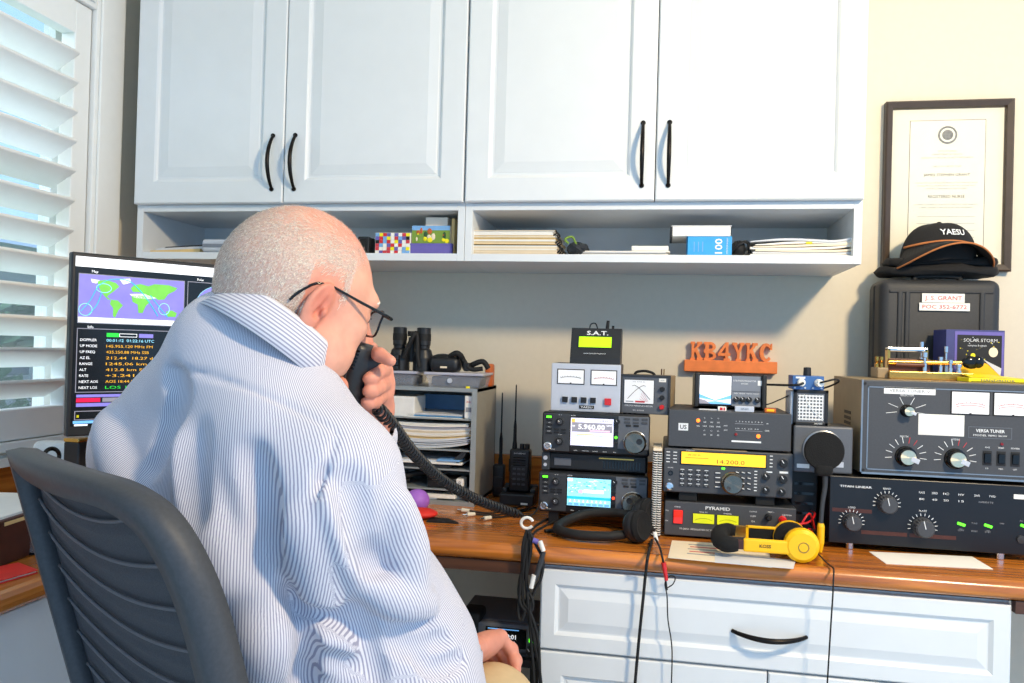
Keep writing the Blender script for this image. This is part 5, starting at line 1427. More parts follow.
t.scale = (.90, .90, 1.0)
def crown(b):
    n = 40; m = 12; vs = []
    for j in range(m+1):
        a = PI/2*j/m
        for i in range(n):
            p = 2*PI*i/n; rr = math.cos(a)**.62
            vs.append((.098*rr*math.cos(p)+(-.004 if math.cos(p) < 0 else 0), .078*rr*math.sin(p), .096*math.sin(a)**.9-.030*math.cos(p)*0-.012*max(0,-math.cos(p))*math.cos(a)+.004*math.cos(6*p)*math.sin(a)*math.cos(a)))
    b.add(vs, [(j*n+i, j*n+(i+1) % n, (j+1)*n+(i+1) % n, (j+1)*n+i) for j in range(m) for i in range(n)], 'cap_cloth', True)
    b.ell((0,0,.097), (.007,.007,.004), 'cap_cloth', 10)
one(t, 'crown', crown)
def brim(b, r_in, r_out, z0, drop, m_, th=.003, a0=-PI*.96, a1=-PI*.04):
    n = 30; vs = []
    for k, (ri, q) in enumerate(((0,0),(1,0),(1,1),(0,1))):
        for i in range(n+1):
            a = a0+(a1-a0)*i/n; s_ = math.sin(-a)
            rr = r_in*(1-ri)+r_out*ri
            x = (.092*(1-ri)+.112*ri*(rr/r_out))*math.cos(a); y = -(.070*(1-ri)*s_+(.070*s_+.075*s_**.8)*ri)
            z = z0-drop*ri*.55-.045*(abs(math.cos(a))**2)*ri+.0*q-.010*abs(math.cos(a))**2+th*(1-q)
            vs.append((x*(1+.14*ri), y, z))
    N = n+1
    b.add(vs, [(k*N+i, k*N+i+1, ((k+1) % 4)*N+i+1, ((k+1) % 4)*N+i) for k in range(4) for i in range(n)], m_, True)
one(t, 'brim', lambda b: brim(b, 1, 1, .040, .02, 'cap_cloth', .004))
one(t, 'brim_edging', lambda b: b.tube([(math.cos(a)*.112*1.14, -(.070*math.sin(-a)+.075*math.sin(-a)**.8), .040+.002-.011-.055*abs(math.cos(a))**2) for a in np.linspace(-PI*.96, -PI*.04, 30)], .0022, 'cap_trim', 6), 'tan-orange edging')
one(t, 'brim_piping', lambda b: b.tube([(math.cos(a)*.096*1.03, -(.072*math.sin(-a)), .044-.012*abs(math.cos(a))**2) for a in np.linspace(-PI*.96, -PI*.04, 30)], .003, 'cap_trim', 6))
def capl(b):
    vs, fs, x0, x1 = text_geo('YAESU', True); k = .066/(x1-x0)
    out = []
    for a, q in vs:
        u = (a-(x0+x1)/2)*k; z_ = .060+q*k*.9
        aa = math.asin(min(1, (z_/.096)**(1/.9))); rr = math.cos(aa)**.62
        x = u+.006; y = -.078*rr*math.sqrt(max(0, 1-(x/(.098*rr+1e-6))**2))-.0035
        out.append((x, y, z_))
    b.add(out, fs, 'white_print')
one(t, 'lettering', capl)

# framed certificate
t = thing('framed_certificate', 'dark framed certificate with a cream mat on the wall right of the cabinets', 'picture', (.7245, -.0005, 1.6115))
fw_, fhh = .1545, .2225
def frm(b):
    ring_panel_f = [(0,0),(0,.022),(.004,.026),(.017,.022),(.020,.010)]
    loops = [[(-fw_+i, -dp, -fhh+i), (fw_-i, -dp, -fhh+i), (fw_-i, -dp, fhh-i), (-fw_+i, -dp, fhh-i)] for i, dp in ring_panel_f]
    for a, c in zip(loops[:-1], loops[1:]):
        for k in range(4): j = (k+1) % 4; b.add([a[k], a[j], c[j], c[k]], [(0,1,2,3)], 'frame_wood')
one(t, 'frame', frm)
one(t, 'mat_board', lambda b: (b.box(-fw_+.018, fw_-.018, -.010, -.002, -fhh+.018, fhh-.018, 'mount_card'), [b.box(a0, a1, -.0106, -.010, b0, b1, 'frame_wood') for a0, a1, b0, b1 in ((-.092,.092,.172,.1735),(-.092,.092,-.1735,-.172),(-.092,-.0905,-.1735,.1735),(.0905,.092,-.1735,.1735))]))
def cert(b):
    b.box(-.0905, .0905, -.0109, -.010, -.172, .172, 'cert_paper')
    y = -.0113
    b.lathe([(.0235,.0113),(.0215,.0117),(.019,.0113),(.0001,.0115)], (0,0,.134), (0,-1,0), 'seal_ink', 28)
    b.lathe([(.0185,.0116),(.0175,.0117),(.014,.0118),(.0135,.0116)], (0,0,.134), (0,-1,0), 'cert_paper', 28)
    for i, (s_, w_) in enumerate((('STATE OF FLORIDA',.045),('DEPARTMENT OF HEALTH',.072),('DIVISION OF MEDICAL QUALITY ASSURANCE',.125))): b.txt(s_, 0, .092-i*.0085, .0042, 'grey_print', y, width=w_)
    b.txt('THIS IS TO CERTIFY THAT', 0, .052, .0042, 'grey_print', y, width=.070)
    b.txt('JAMES STEPHEN GRANT', 0, .030, .0066, 'black_print', y, width=.112)
    for i, w_ in enumerate((.150,.140,.100)): b.txt('HAVING MET ALL THE REQUIREMENTS OF THE LAWS AND RULES', 0, .009-i*.0075, .0034, 'grey_print', y, width=w_)
    b.txt('REGISTERED NURSE', 0, -.027, .0072, 'black_print', y, width=.088)
    for i, w_ in enumerate((.152,.13)): b.txt('IS HEREBY QUALIFIED TO PRACTICE IN THE STATE UNTIL RENEWAL', 0, -.048-i*.0075, .0034, 'grey_print', y, width=w_)
    for i in range(4): b.box(-.07, .07, -.0112, -.0108, -.08-.018*i, -.079-.018*i, 'grey_print')
one(t, 'document', cert)
one(t, 'glazing', lambda b: b.box(-fw_+.019, fw_-.019, -.0135, -.0125, -fhh+.019, fhh-.019, 'picture_glass'))

# orange wooden call-sign letters on the wall
t = thing('call_sign_plaque', 'orange wooden call-sign letters on a plank fixed to the wall above the analyzer', 'sign', (.189, -.001, 1.108))
one(t, 'plank', lambda b: b.box(-.122, .122, -.028, 0, 0, .032, 'sign_orange', .002))
LET = {'K': [[(0,0),(.34,0),(.34,.14),(.28,.14),(.28,.38),(.36,.46),(.56,.14),(.5,.14),(.5,0),(.95,0),(.95,.14),(.86,.14),(.52,.62),(.78,.86),(.88,.86),(.88,1),(.5,1),(.5,.86),(.56,.86),(.28,.6),(.28,.86),(.34,.86),(.34,1),(0,1),(0,.86),(.08,.86),(.08,.14),(0,.14)]],
 'Y': [[(.3,0),(.68,0),(.68,.14),(.6,.14),(.6,.42),(.86,.86),(.95,.86),(.95,1),(.6,1),(.6,.86),(.66,.86),(.5,.58),(.34,.86),(.4,.86),(.4,1),(.03,1),(.03,.86),(.12,.86),(.4,.42),(.4,.14),(.3,.14)]]}
def letter(ch, x, w, h, z):
    b = MB()
    if ch in LET:
        for poly in LET[ch]: b.prism([(x+(p-.475)*w, z+q*h) for p, q in poly], -.024, -.006, 'sign_orange')
    elif ch == 'B':
        def arc(cz, rz_, rx_, n=10): return [(x+(-.05+rx_*math.cos(a))*w, z+(cz+rz_*math.sin(a))*h) for a in np.linspace(-PI/2, PI/2, n)]
        for (oz, orz, orx, iz, irz, irx) in ((.26,.26,.50,.26,.12,.26),(.74,.26,.46,.74,.12,.22)):
            o_ = arc(oz, orz, orx); i_ = arc(iz, irz, irx)
            for k in range(9):
                b.prism([o_[k], o_[k+1], i_[k+1], i_[k]], -.024, -.006, 'sign_orange')
        b.prism([(x-.40*w,z),(x-.12*w,z),(x-.12*w,z+h),(x-.40*w,z+h)], -.024, -.006, 'sign_orange')
        for zz in (0, .38, .86): b.prism([(x-.5*w,z+zz*h),(x-.04*w,z+zz*h),(x-.04*w,z+(zz+(.24 if zz == .38 else .14))*h),(x-.5*w,z+(zz+(.24 if zz == .38 else .14))*h)], -.0241, -.0059, 'sign_orange')
    elif ch == '4':
        b.prism([(x+.10*w,z),(x+.32*w,z),(x+.32*w,z+h),(x+.10*w,z+h)], -.024, -.006, 'sign_orange')
        b.prism([(x-.46*w,z+.26*h),(x+.48*w,z+.26*h),(x+.48*w,z+.42*h),(x-.46*w,z+.42*h)], -.0241, -.0059, 'sign_orange')
        b.prism([(x-.46*w,z+.40*h),(x-.24*w,z+.40*h),(x+.20*w,z+.84*h),(x+.20*w,z+h),(x+.10*w,z+h)], -.0242, -.0058, 'sign_orange')
        b.prism([(x-.02*w,z),(x+.44*w,z),(x+.44*w,z+.13*h),(x-.02*w,z+.13*h)], -.0243, -.0057, 'sign_orange')
    elif ch == 'C':
        o_ = [(x+.48*w*math.cos(a), z+h*(.5+.5*math.sin(a))) for a in np.linspace(.75, 2*PI-.75, 22)]; i_ = [(x+.05*w+.24*w*math.cos(a), z+h*(.5+.34*math.sin(a))) for a in np.linspace(.75, 2*PI-.75, 22)]
        for k in range(21): b.prism([i_[k], i_[k+1], o_[k+1], o_[k]][::-1], -.024, -.006, 'sign_orange')
        b.prism([(x+.28*w,z+.64*h),(x+.44*w,z+.64*h),(x+.44*w,z+h),(x+.30*w,z+.9*h)], -.024, -.006, 'sign_orange')
    b.build('letter', t)
for i, ch in enumerate('KB4YKC'): letter(ch, -.0895+i*.0365, .0345, .050, .0315)
# ------------------------------------------------------------------ monitor
A = at(66, 437, d=1.55); ang = math.atan2(float((Vector(RH)*.446+Vector(FH)*.418).normalized().y), float((Vector(RH)*.446+Vector(FH)*.418).normalized().x))
t = thing('monitor', 'wide computer monitor showing a satellite tracking map behind the seated man', 'monitor', (A.x+math.cos(ang)*.305, A.y+math.sin(ang)*.305, ZD), ang)
mz = A.z-ZD; MW, MH = .305, .362
one(t, 'bezel', lambda b: (b.box(-MW, MW, 0, .022, mz, mz+MH, 'black_plastic', .003), b.box(-MW+.10, MW-.10, .02, .045, mz+.05, mz+MH-.05, 'black_plastic', .006)))
one(t, 'stand', lambda b: (b.box(-.035, .035, .045, .062, .012, mz+.2, 'black_plastic', .004), b.box(-.12, .12, -.05, .14, 0, .012, 'black_plastic', .005)))
def mscreen(b):
    x0, x1, z0, z1 = -MW+.007, MW-.007, mz+.020, mz+MH-.008
    P = lambda u, v: (x0+u, z1-v)       # metres from the top-left corner
    def R_(u0, u1, v0, v1, m, l=1): b.box(x0+u0, x0+u1, -.0004-.0003*l, 0, z1-v1, z1-v0, m)
    def G(pts, m, l=4): b.add([(x0+u, -.0004-.0003*l, z1-v) for u, v in pts], [tuple(range(len(pts)))[::-1]], m)
    W_ = x1-x0; Hh = z1-z0
    R_(0, W_, 0, Hh, 'screen_black'); R_(0, W_, 0, .020, 'screen_white', 2)
    # map pane
    R_(.006, .212, .033, .131, 'screen_grey', 2); R_(.0075, .2105, .0345, .1295, 'screen_ocean', 3); R_(.0075, .2105, .119, .1295, 'screen_ice', 4)
    b.txt('Map', x0+.035, z1-.028, .005, 'screen_white', -.0024)
    mx = lambda u: .0075+.203*u; mv = lambda v: .0345+.085*v
    def land(pts, m='screen_land'): G([(mx(u), mv(v)) for u, v in pts], m, 5)
    land([(.16,.14),(.24,.10),(.33,.16),(.36,.24),(.31,.36),(.27,.44),(.25,.50),(.29,.56),(.26,.56),(.22,.46),(.19,.36),(.17,.26)])
    land([(.29,.56),(.35,.57),(.40,.68),(.36,.80),(.33,.98),(.31,.94),(.31,.76),(.28,.66)])
    land([(.47,.26),(.50,.18),(.56,.14),(.64,.18),(.70,.12),(.84,.12),(.93,.18),(.90,.26),(.84,.34),(.80,.48),(.74,.50),(.70,.44),(.66,.52),(.62,.42),(.56,.34),(.49,.34)])
    land([(.48,.44),(.54,.40),(.62,.44),(.66,.56),(.62,.66),(.59,.84),(.55,.84),(.54,.64),(.49,.58)])
    land([(.82,.78),(.88,.74),(.93,.80),(.92,.90),(.84,.90)]); land([(.36,.06),(.46,.03),(.47,.12),(.40,.18)], 'screen_ice'); land([(.10,.10),(.18,.12),(.15,.2),(.11,.18)], 'screen_ice'); land([(.46,.40),(.6,.37),(.72,.46),(.62,.50),(.5,.48)], 'brass' if False else 'screen_ice')
    for pts in ([(.02,.86),(.10,.60),(.16,.30),(.24,.12),(.36,.06),(.46,.10),(.56,.30),(.66,.60),(.74,.90)], [(.08,.96),(.16,.70),(.2,.4)], [(.66,.4),(.74,.64),(.84,.92)]): b.tube([(x0+mx(u), -.0022, z1-mv(v)) for u, v in pts], .0009, 'screen_teal', 4, sub=5)
    for c, rx_, rz_ in (((.22,.30),.014,.009), ((.06,.82),.012,.012), ((.80,.72),.011,.012)): b.tube([(x0+mx(c[0])+rx_*math.cos(a), -.0022, z1-mv(c[1])+rz_*math.sin(a)) for a in np.linspace(0, 2*PI, 17)], .0008, 'screen_cyan', 4)
    # polar pane
    R_(.218, .42, .033, .131, 'screen_grey', 2); R_(.2195, .4185, .0345, .1295, 'screen_black', 3); b.txt('Polar', x0+.245, z1-.028, .005, 'screen_white', -.0024)
    cx, cz = x0+.288, z1-.084
    for r_ in (.052, .035, .018): b.tube([(cx+r_*math.cos(a), -.0018, cz+r_*math.sin(a)*.86) for a in np.linspace(0, 2*PI, 33)], .0006, 'screen_cyan', 4)
    b.add([(cx+.0515*math.cos(a), -.0017, cz+.044*math.sin(a)) for a in np.linspace(2*PI, 0, 28, endpoint=False)], [tuple(range(28))[::-1]], 'screen_ocean')
    for i in range(8): b.box(cx-.05+.013*i, cx-.047+.013*i, -.0021, -.0018, cz-.02+.006*((i*5) % 7), cz-.017+.006*((i*5) % 7), ('screen_red' if i in (5,) else 'screen_cyan'))
    # data pane
    R_(.006, .212, .141, .268, 'screen_grey', 2); R_(.0075, .2105, .1425, .2665, 'screen_black', 3); b.txt('Info', x0+.03, z1-.138, .005, 'screen_white', -.0024)
    R_(.060, .083, .149, .157, 'screen_green', 5); R_(.084, .118, .1495, .1565, 'screen_white', 4); R_(.085, .117, .1505, .1555, 'screen_black', 5); R_(.122, .150, .149, .157, 'screen_ocean', 4)
    rr_ = random.Random(9)
    L1 = ['STATUS','DOPPLER','UP MODE','UP FREQ','AZ EL','RANGE','ALT','RATE','NEXT AOS','NEXT LOS']
    L2 = ['00:01:12  01:22:16 UTC','145.955.120 MHz FM','435.250.88 MHz SSB','212.44  18.27 deg','1245.06 km','412.8 km SUN','+3.241 km/s','AOS 18:44:10 UTC','LOS 18:55:36','00:11:26']
    for i in range(10):
        v = .152+.0118*i
        if i: b.txt(L1[i], x0+.012, z1-v, .0050, 'screen_white', -.0024, 'l')
        if i: b.txt(L2[i-1], x0+.060, z1-v, .0054, ('screen_green' if i == 9 else 'screen_cyan' if i == 1 else 'screen_amber'), -.0024, 'l', width=(.078+.03*rr_.random()))
    R_(.0085, .211, .272, .2775, 'screen_ocean', 4); R_(.0085, .052, .279, .287, 'screen_red', 5); R_(.056, .21, .279, .287, 'screen_grey', 4); R_(.0085, .211, .289, .296, 'screen_ocean', 4)
    R_(.006, .212, .304, .322, 'screen_grey', 3); R_(.0075, .2105, .3055, .3205, 'screen_black', 4); R_(.010, .014, .312, .317, 'lemon_plastic', 6)
    R_(.004, .05, .3235, .329, 'screen_blue', 4); R_(0, W_, .3295, Hh, 'screen_black', 4); R_(.006, .03, .3302, .3335, 'screen_white', 6)
    R_(.218, .58, .141, .32, 'screen_grey', 2); R_(.2195, .5785, .1425, .3185, 'screen_black', 3)
    for i in range(12): b.txt('PASS  18:44  42  211', x0+.225, z1-.155-.0125*i, .005, 'screen_amber' if i % 3 else 'screen_white', -.0024, 'l', width=.11)
    R_(.43, .58, .033, .131, 'screen_ocean', 2)
one(t, 'screen', mscreen)

# ------------------------------------------------------------------ office chair
cf_, cr_ = facing(48)
TLp = J(-3, 446, 1.0); z_top = TLp[2]
chair = thing('office_chair', 'black mesh-backed office chair that the man sits in', 'chair', (0, 0, 0))
cw = .228
topc = TLp+cr_*cw; 
recl = math.radians(15)
up_c = UPV*math.cos(recl)-cf_*math.sin(recl)
CB = topc-up_c*.56                                           # bottom centre of the back
def cp(s_, u, f_=0.0):
    """a point on the chair back: across, up, forward"""
    return Vector(CB+cr_*s_+up_c*u+cf_*(f_-.030*(s_/cw)**2*-1.0))
outline = [(-cw*.80,0),(-cw*.90,.15),(-cw*.985,.35),(-cw*1.0,.50),(-cw*.97,.550),(-cw*.85,.560),(-cw*.3,.566),(cw*.3,.566),(cw*.62,.560),(cw*.84,.535),(cw*.965,.475),(cw*1.0,.39),(cw*.985,.30),(cw*.90,.12),(cw*.80,0),(cw*.3,-.015),(-cw*.3,-.015)]
oo_ = spline([(a, b, 0) for a, b in outline], 5, True)
b = MB(); n = len(oo_); c0 = Vector((0,.28,0))
vs = []
for p in oo_:
    d = Vector((p.x, (p.y-.28)*.75, 0)); d.normalize()
    inn = Vector((p.x-d.x*.032, p.y-d.y*.036, 0))
    mid1 = p*.9+inn*.1; mid2 = p*.1+inn*.9
    for q, fo in ((p,-.004),(mid1,-.022),(mid2,-.020),(inn,-.004),(mid2,.012),(mid1,.014)): vs.append(cp(q.x, q.y, fo))
fs = [(i*6+k, i*6+(k+1) % 6, ((i+1) % n)*6+(k+1) % 6, ((i+1) % n)*6+k) for i in range(n) for k in range(6)]
b.add(vs, [f[::-1] for f in fs], 'chair_frame', True); b.build('back_frame', chair)
# mesh panel with raised ribs
b = MB(); nu, nv = 40, 110
inn_ = []
for p in oo_:
    d = Vector((p.x, (p.y-.28)*.75, 0)); d.normalize(); inn_.append((p.x-d.x*.029, p.y-d.y*.033))
def span(v):
    xs = []
    for i in range(n):
        (xa, ya), (xb, yb) = inn_[i], inn_[(i+1) % n]
        if (ya-v)*(yb-v) < 0: xs.append(xa+(xb-xa)*(v-ya)/(yb-ya))
    return (min(xs), max(xs)) if len(xs) >= 2 else None
vlo, vhi = min(p[1] for p in inn_)+.004, max(p[1] for p in inn_)-.004
vs = []
for j in range(nv+1):
    v = vlo+(vhi-vlo)*j/nv; s0, s1 = span(v)
    for i in range(nu+1):
        s_ = s0+(s1-s0)*i/nu; f_ = i/nu
        vv_ = v+.018*(1-(2*f_-1)**2)*0+.030*(f_-.5)**2*-1
        ph = (v-.028*math.cos(PI*(f_-.5))*-1.0)/.047
        rib = max(0, math.cos(2*PI*ph))**8
        ed = min(1, min(f_, 1-f_)/.14)
        vs.append(cp(s_, v, .004-.003*rib*ed+.022*math.sin(PI*f_)*math.sin(PI*j/nv)))
b.add(vs, [(j*(nu+1)+i, j*(nu+1)+i+1, (j+1)*(nu+1)+i+1, (j+1)*(nu+1)+i) for j in range(nv) for i in range(nu)], 'chair_mesh', True)
for q in range(12):
    v0 = .035+.045*q
    pts = []
    for i in range(25):
        f_ = .04+.92*i/24; v = v0-.030*math.sin(PI*f_)+.012*(1-f_)
        sp_ = span(max(vlo+.002, min(vhi-.002, v)))
        if sp_ is None: continue
        if v < vlo or v > vhi-.004: continue
        s_ = sp_[0]+(sp_[1]-sp_[0])*f_
        pts.append(cp(s_, v, -.0005+.022*math.sin(PI*f_)*math.sin(PI*(v-vlo)/(vhi-vlo))))
    if len(pts) > 4: b.tube(pts, [.0008]+[.0022]*(len(pts)-2)+[.0006], 'chair_rib_lit', 6)
m_ = b.build('back_mesh', chair); sd = m_.modifiers.new('t', 'SOLIDIFY'); sd.thickness = .003
SE = Vector(np.array(PEL)); SE.z = 0
b = MB(Matrix.Translation(SE) @ Matrix.Rotation(math.atan2(-cr_[1], -cr_[0])+PI, 4, 'Z'))
b.box(-.235, .235, -.23, .25, .375, .445, 'chair_mesh', .03, 4); b.build('seat', chair)
bot = Vector(CB)
b = MB(); b.tube([bot+Vector(cf_)*-.01, bot-Vector((0,0,.06)), Vector((SE.x, SE.y, .36))-Vector(cf_)*.12, Vector((SE.x, SE.y, .35))], .022, 'chair_frame', 10, sub=5); b.build('back_support', chair)
b = MB(); b.cyl((SE.x,SE.y,.10), (SE.x,SE.y,.375), .028, 'black_plastic', n=18); b.build('gas_lift', chair)
for i in range(5):
    a = 2*PI*i/5+.3; e = Vector((SE.x+.29*math.cos(a), SE.y+.29*math.sin(a), .085))
    b = MB(); b.tube([(SE.x,SE.y,.12), e], [.028,.016], 'chair_frame', 8); lg = b.build('base_leg', chair)
    b = MB(); b.cyl(e+Vector((-.02*math.sin(a),.02*math.cos(a),-.053)), e+Vector((.02*math.sin(a),-.02*math.cos(a),-.053)), .030, 'black_rubber', n=16); b.cyl(e, e-Vector((0,0,.05)), .007, 'steel_grey', n=8); b.build('caster', lg)

# ------------------------------------------------------------------ desk organiser with trays
SX0, SX1, SY0, SY1, SH = -.775, -.455, -.272, -.030, .301
t = thing('paper_sorter', 'grey metal paper organizer with shelves on the desk right of the man', 'organizer', ((SX0+SX1)/2, SY0, ZD))
hw = (SX1-SX0)/2; dp = SY1-SY0
def srt(b):
    b.box(-hw, -hw+.010, 0, dp, 0, SH, 'sorter_side', .001); b.box(hw-.012, hw, 0.001, dp, 0, SH, 'sorter_side', .001)
    b.box(-hw, hw, 0, dp, SH-.010, SH, 'sorter_grey', .001); b.box(-hw, hw, dp-.004, dp, 0, SH, 'sorter_grey'); b.box(-hw, hw, 0, dp, 0, .010, 'sorter_grey')
    b.box(hw-.0135, hw+.0003, -.001, .002, 0, SH, 'sorter_grey')
one(t, 'cabinet', srt)
lev = [.040, .092, .142, .222]
for z_ in lev: one(t, 'shelf', lambda b: b.box(-hw+.010, hw-.012, .004, dp-.004, z_-.004, z_, 'sorter_grey', .0008))
def sx(px): return at(px, 430, Y=SY0).x
def in_tray(name, mb, label, cat, x, z, y=.01, rz=0, group=None): return solo(name, mb, label, cat, (x, SY0+y, ZD+z), rz, group)
b = MB(); b.box(-.045, .045, 0, .10, 0, .052, 'white_plastic', .002); in_tray('carton', b, 'white carton in the top compartment of the grey organizer, next to the hand', 'carton', sx(396), .222)
b = MB(); b.box(-.011, .011, 0, .03, 0, .060, 'white_plastic', .003); b.txt('ink', 0, .045, .007, 'red_print', -.0006); b.box(-.007, .007, -.0006, 0, .018, .030, 'grey_print'); in_tray('small_bottle_box', b, 'narrow white box with red print at the right end of the top compartment', 'box', sx(467), .222)
b = MB()
for i in range(6): b.box(-.10+.004*(i % 3), .055-.003*(i % 2), .004*(i % 2), .20, i*.0016, i*.0016+.0012, ('paper','paper_grey','sky_blue_cover')[i % 3] if i < 5 else 'paper_grey')
in_tray('paper_stack', b, 'thin sheaf of paper lying in the top compartment between the two white boxes', 'papers', sx(440), .222)
b = MB(); b.box(-.078, .05, .17, .18, .0, .05, 'folder_blue', .001); in_tray('blue_folder', b, 'pale blue folder standing at the back of the top compartment', 'folder', sx(432), .222, .01)
b = MB()
rr_ = random.Random(2)
for i in range(22):
    m_ = rr_.choice(['paper','paper_grey','paper_cream','paper','kraft'] if 5 < i < 18 else ['paper','paper_grey'])
    x0_ = -.125+.010*rr_.random(); x1_ = .095+.012*rr_.random(); z_ = i*.0029
    yy = .012*rr_.random(); n_ = 14; top_, bo = [], []
    for k in range(n_+1):
        f_ = k/n_; x = x0_+(x1_-x0_)*f_; sag = .012*(f_-.45)**2*4*(1-i/30); top_.append((x, z_+sag+.0024)); bo.append((x, z_+sag))
    b.prism(bo+top_[::-1], yy, .19, m_)
in_tray('paper_stack', b, 'thick curled stack of papers filling the tall middle compartment of the organizer', 'papers', sx(430), .1425)
b = MB(); b.prism([(-.12,0),(.055,0),(.095,.030),(.105,.052),(.099,.052),(.05,.008),(-.12,.006)], -.002, .18, 'folder_dark'); in_tray('dark_folder', b, 'dark folder curling up under the papers at the right of the middle compartment', 'folder', sx(428), .0935, .012)
b = MB(); b.box(-.13, .085, 0, .19, 0, .005, 'paper', .001); b.box(-.12, .07, .004, .19, .005, .009, 'paper_grey', .001); b.box(.02, .08, -.001, .05, .009, .013, 'folder_blue'); in_tray('envelope_stack', b, 'white envelopes lying flat below the dark folder', 'envelopes', sx(430), .103, .004)
t = thing('power_adapter', 'black adapter with a white square label in the lower compartment of the organizer', 'adapter', (sx(448), SY0+.012, ZD+.0405))
one(t, 'body', lambda b: (b.box(-.055, .022, 0, .06, 0, .026, 'black_plastic', .004), b.ell((-.042,-.002,.032), (.014,.012,.012), 'black_rubber', 12)))
one(t, 'label', lambda b: (b.box(.022, .042, -.002, .04, .0, .027, 'white_plastic', .003), b.txt('8', .032, .016, .010, 'grey_print', -.003), b.box(.026, .038, -.0026, -.002, .006, .009, 'grey_print')), 'white square label')
cb = MB(); cb.tube([(-.14,.02,.016),(-.10,.0,.024),(-.07,.01,.018),(-.03,.03,.030),(.02,.05,.028)], .007, 'black_rubber', 8, sub=6); cb.tube([(-.14,.05,.010),(-.09,.02,.008),(-.05,.03,.010)], .006, 'black_rubber', 8, sub=6); in_tray('bundled_cable', cb, 'bunched thick black cable in the lower compartment beside the adapter', 'cable', sx(425), .042)
b = MB(); b.box(-.13, .02, 0, .19, 0, .004, 'paper_grey', .001); b.box(-.05, .07, -.003, .15, .004, .014, 'paper', .001); b.box(-.12, .03, .01, .18, .014, .019, 'folder_dark', .001); in_tray('document_stack', b, 'papers and a dark folder in the bottom compartment of the organizer', 'papers', sx(430), .011)
# tubs, binoculars and holster on top
def tub(label, px, w, group=None):
    t = thing('plastic_tub', label, 'tub', (at(px, 380, Y=SY0+.05).x, SY0+.012, ZD+SH), group='plastic tubs on the organizer')
    def wall(b):
        n = 4
        lo_ = [(-w*.88,.008),(w*.88,.008),(w*.88,.112),(-w*.88,.112)]; hi_ = [(-w,0),(w,0),(w,.12),(-w,.12)]
        b.add([(x, y, .0) for x, y in lo_]+[(x, y, .034) for x, y in hi_], [(3,2,1,0)]+[(i, (i+1) % 4, 4+(i+1) % 4, 4+i) for i in range(4)], 'clear_plastic')
    one(t, 'tub_body', wall)
    one(t, 'lid_rim', lambda b: b.box(-w-.004, w+.004, -.004, .124, .032, .039, 'clear_rim', .002))
    one(t, 'contents', lambda b: b.box(-w*.84, w*.84, .012, .108, .002, .028, 'tub_contents', .006, 3))
    return t
t1 = tub('clear plastic tub of dark bits on the organizer, under the binoculars', 397, .062)
t2 = tub('clear plastic tub with a round sticker at the right end of the organizer top', 457, .075)
one(t2, 'sticker', lambda b: b.cyl((-.010,-.0005,.018), (-.010,.004,.018), .0065, 'steel_grey', n=16))
one(t2, 'tab', lambda b: b.box(.034, .044, -.002, .002, -.001, .005, 'lemon_plastic', .001), 'yellow tab')
b = MB(); b.box(-.010, .010, -.01, .03, 0, .062, 'amber_block', .006, 3); solo('wooden_block', b, 'orange-brown rounded block standing behind the right tub', 'block', (at(488, 380, Y=SY0+.13).x, SY0+.14, ZD+SH))
ZB = ZD+SH+.0395
bx = at(411, 350, Y=SY0+.05).x
t = thing('binoculars', 'black binoculars standing on the left tub on the organizer', 'binoculars', (bx, SY0+.055, ZB))
t.scale = (1.05, 1.05, 1.14)
for s_ in (-1, 1): one(t, 'barrel', lambda b: (b.lathe([(.0001,0),(.026,0),(.026,.030),(.020,.048),(.0155,.052),(.0155,.058),(.0175,.060),(.0175,.100),(.014,.101),(.0135,.096),(.0001,.094)], (s_*.0315,0,0), (0,0,1), 'black_satin', 24), b.lathe([(.0182,.070),(.0182,.086)], (s_*.0315,0,0), (0,0,1), 'black_rubber', 24)))
one(t, 'hinge', lambda b: (b.cyl((0,0,.02), (0,0,.078), .0085, 'black_plastic', n=16), b.box(-.03, .03, -.006, .006, .026, .044, 'black_satin', .002), b.cyl((0,0,.080), (0,0,.092), .011, 'black_rubber', n=18)))
one(t, 'strap', lambda b: b.tube([(-.012,-.026,.03),(.010,-.03,.075),(.020,-.024,.085),(.024,-.026,.04),(.03,-.028,.01)], .006, 'black_rubber', 8, sub=6))
t = thing('camera_box', 'small black device with a teal light at the left end of the organizer top', 'device', (at(395, 350, Y=SY0+.02).x, SY0+.02, ZB))
one(t, 'body', lambda b: (b.box(-.036, .012, -.004, .03, 0, .042, 'black_satin', .005), b.box(-.02, .012, -.006, 0, .012, .03, 'black_gloss', .002)))
one(t, 'status_light', lambda b: b.box(-.022, -.012, -.0065, -.004, .006, .012, 'screen_teal', .001), 'teal light')
hx_ = at(455, 360, Y=SY0+.05).x
t = thing('radio_holster', 'heap of black strap and holster lying on the right tub', 'holster', (hx_, SY0+.05, ZB))
one(t, 'pouch', lambda b: (b.ell((-.033,0,.024), (.040,.032,.024), 'black_satin', 18), b.box(-.062, .018, -.034, .020, 0, .040, 'black_satin', .014, 3)))
one(t, 'strap', lambda b: (b.tube([(-.01,-.02,.040),(.012,-.028,.050),(.024,-.015,.036),(.030,0,.010),(.052,-.01,.022),(.078,-.012,.030),(.092,-.008,.012)], .0075, 'black_rubber', 8, sub=6), b.tube([(.0,0,.03),(.014,0,.046),(.030,-.02,.030),(.05,-.026,.010),(.08,-.02,.012)], .006, 'black_rubber', 8, sub=6)))
one(t, 'buckle', lambda b: (b.box(-.030, -.012, -.037, -.033, .010, .015, 'paper_cream', .001), b.box(.006, .022, -.030, -.012, .044, .052, 'black_plastic', .002), b.box(.030, .046, -.03, -.008, .004, .026, 'black_plastic', .003)))

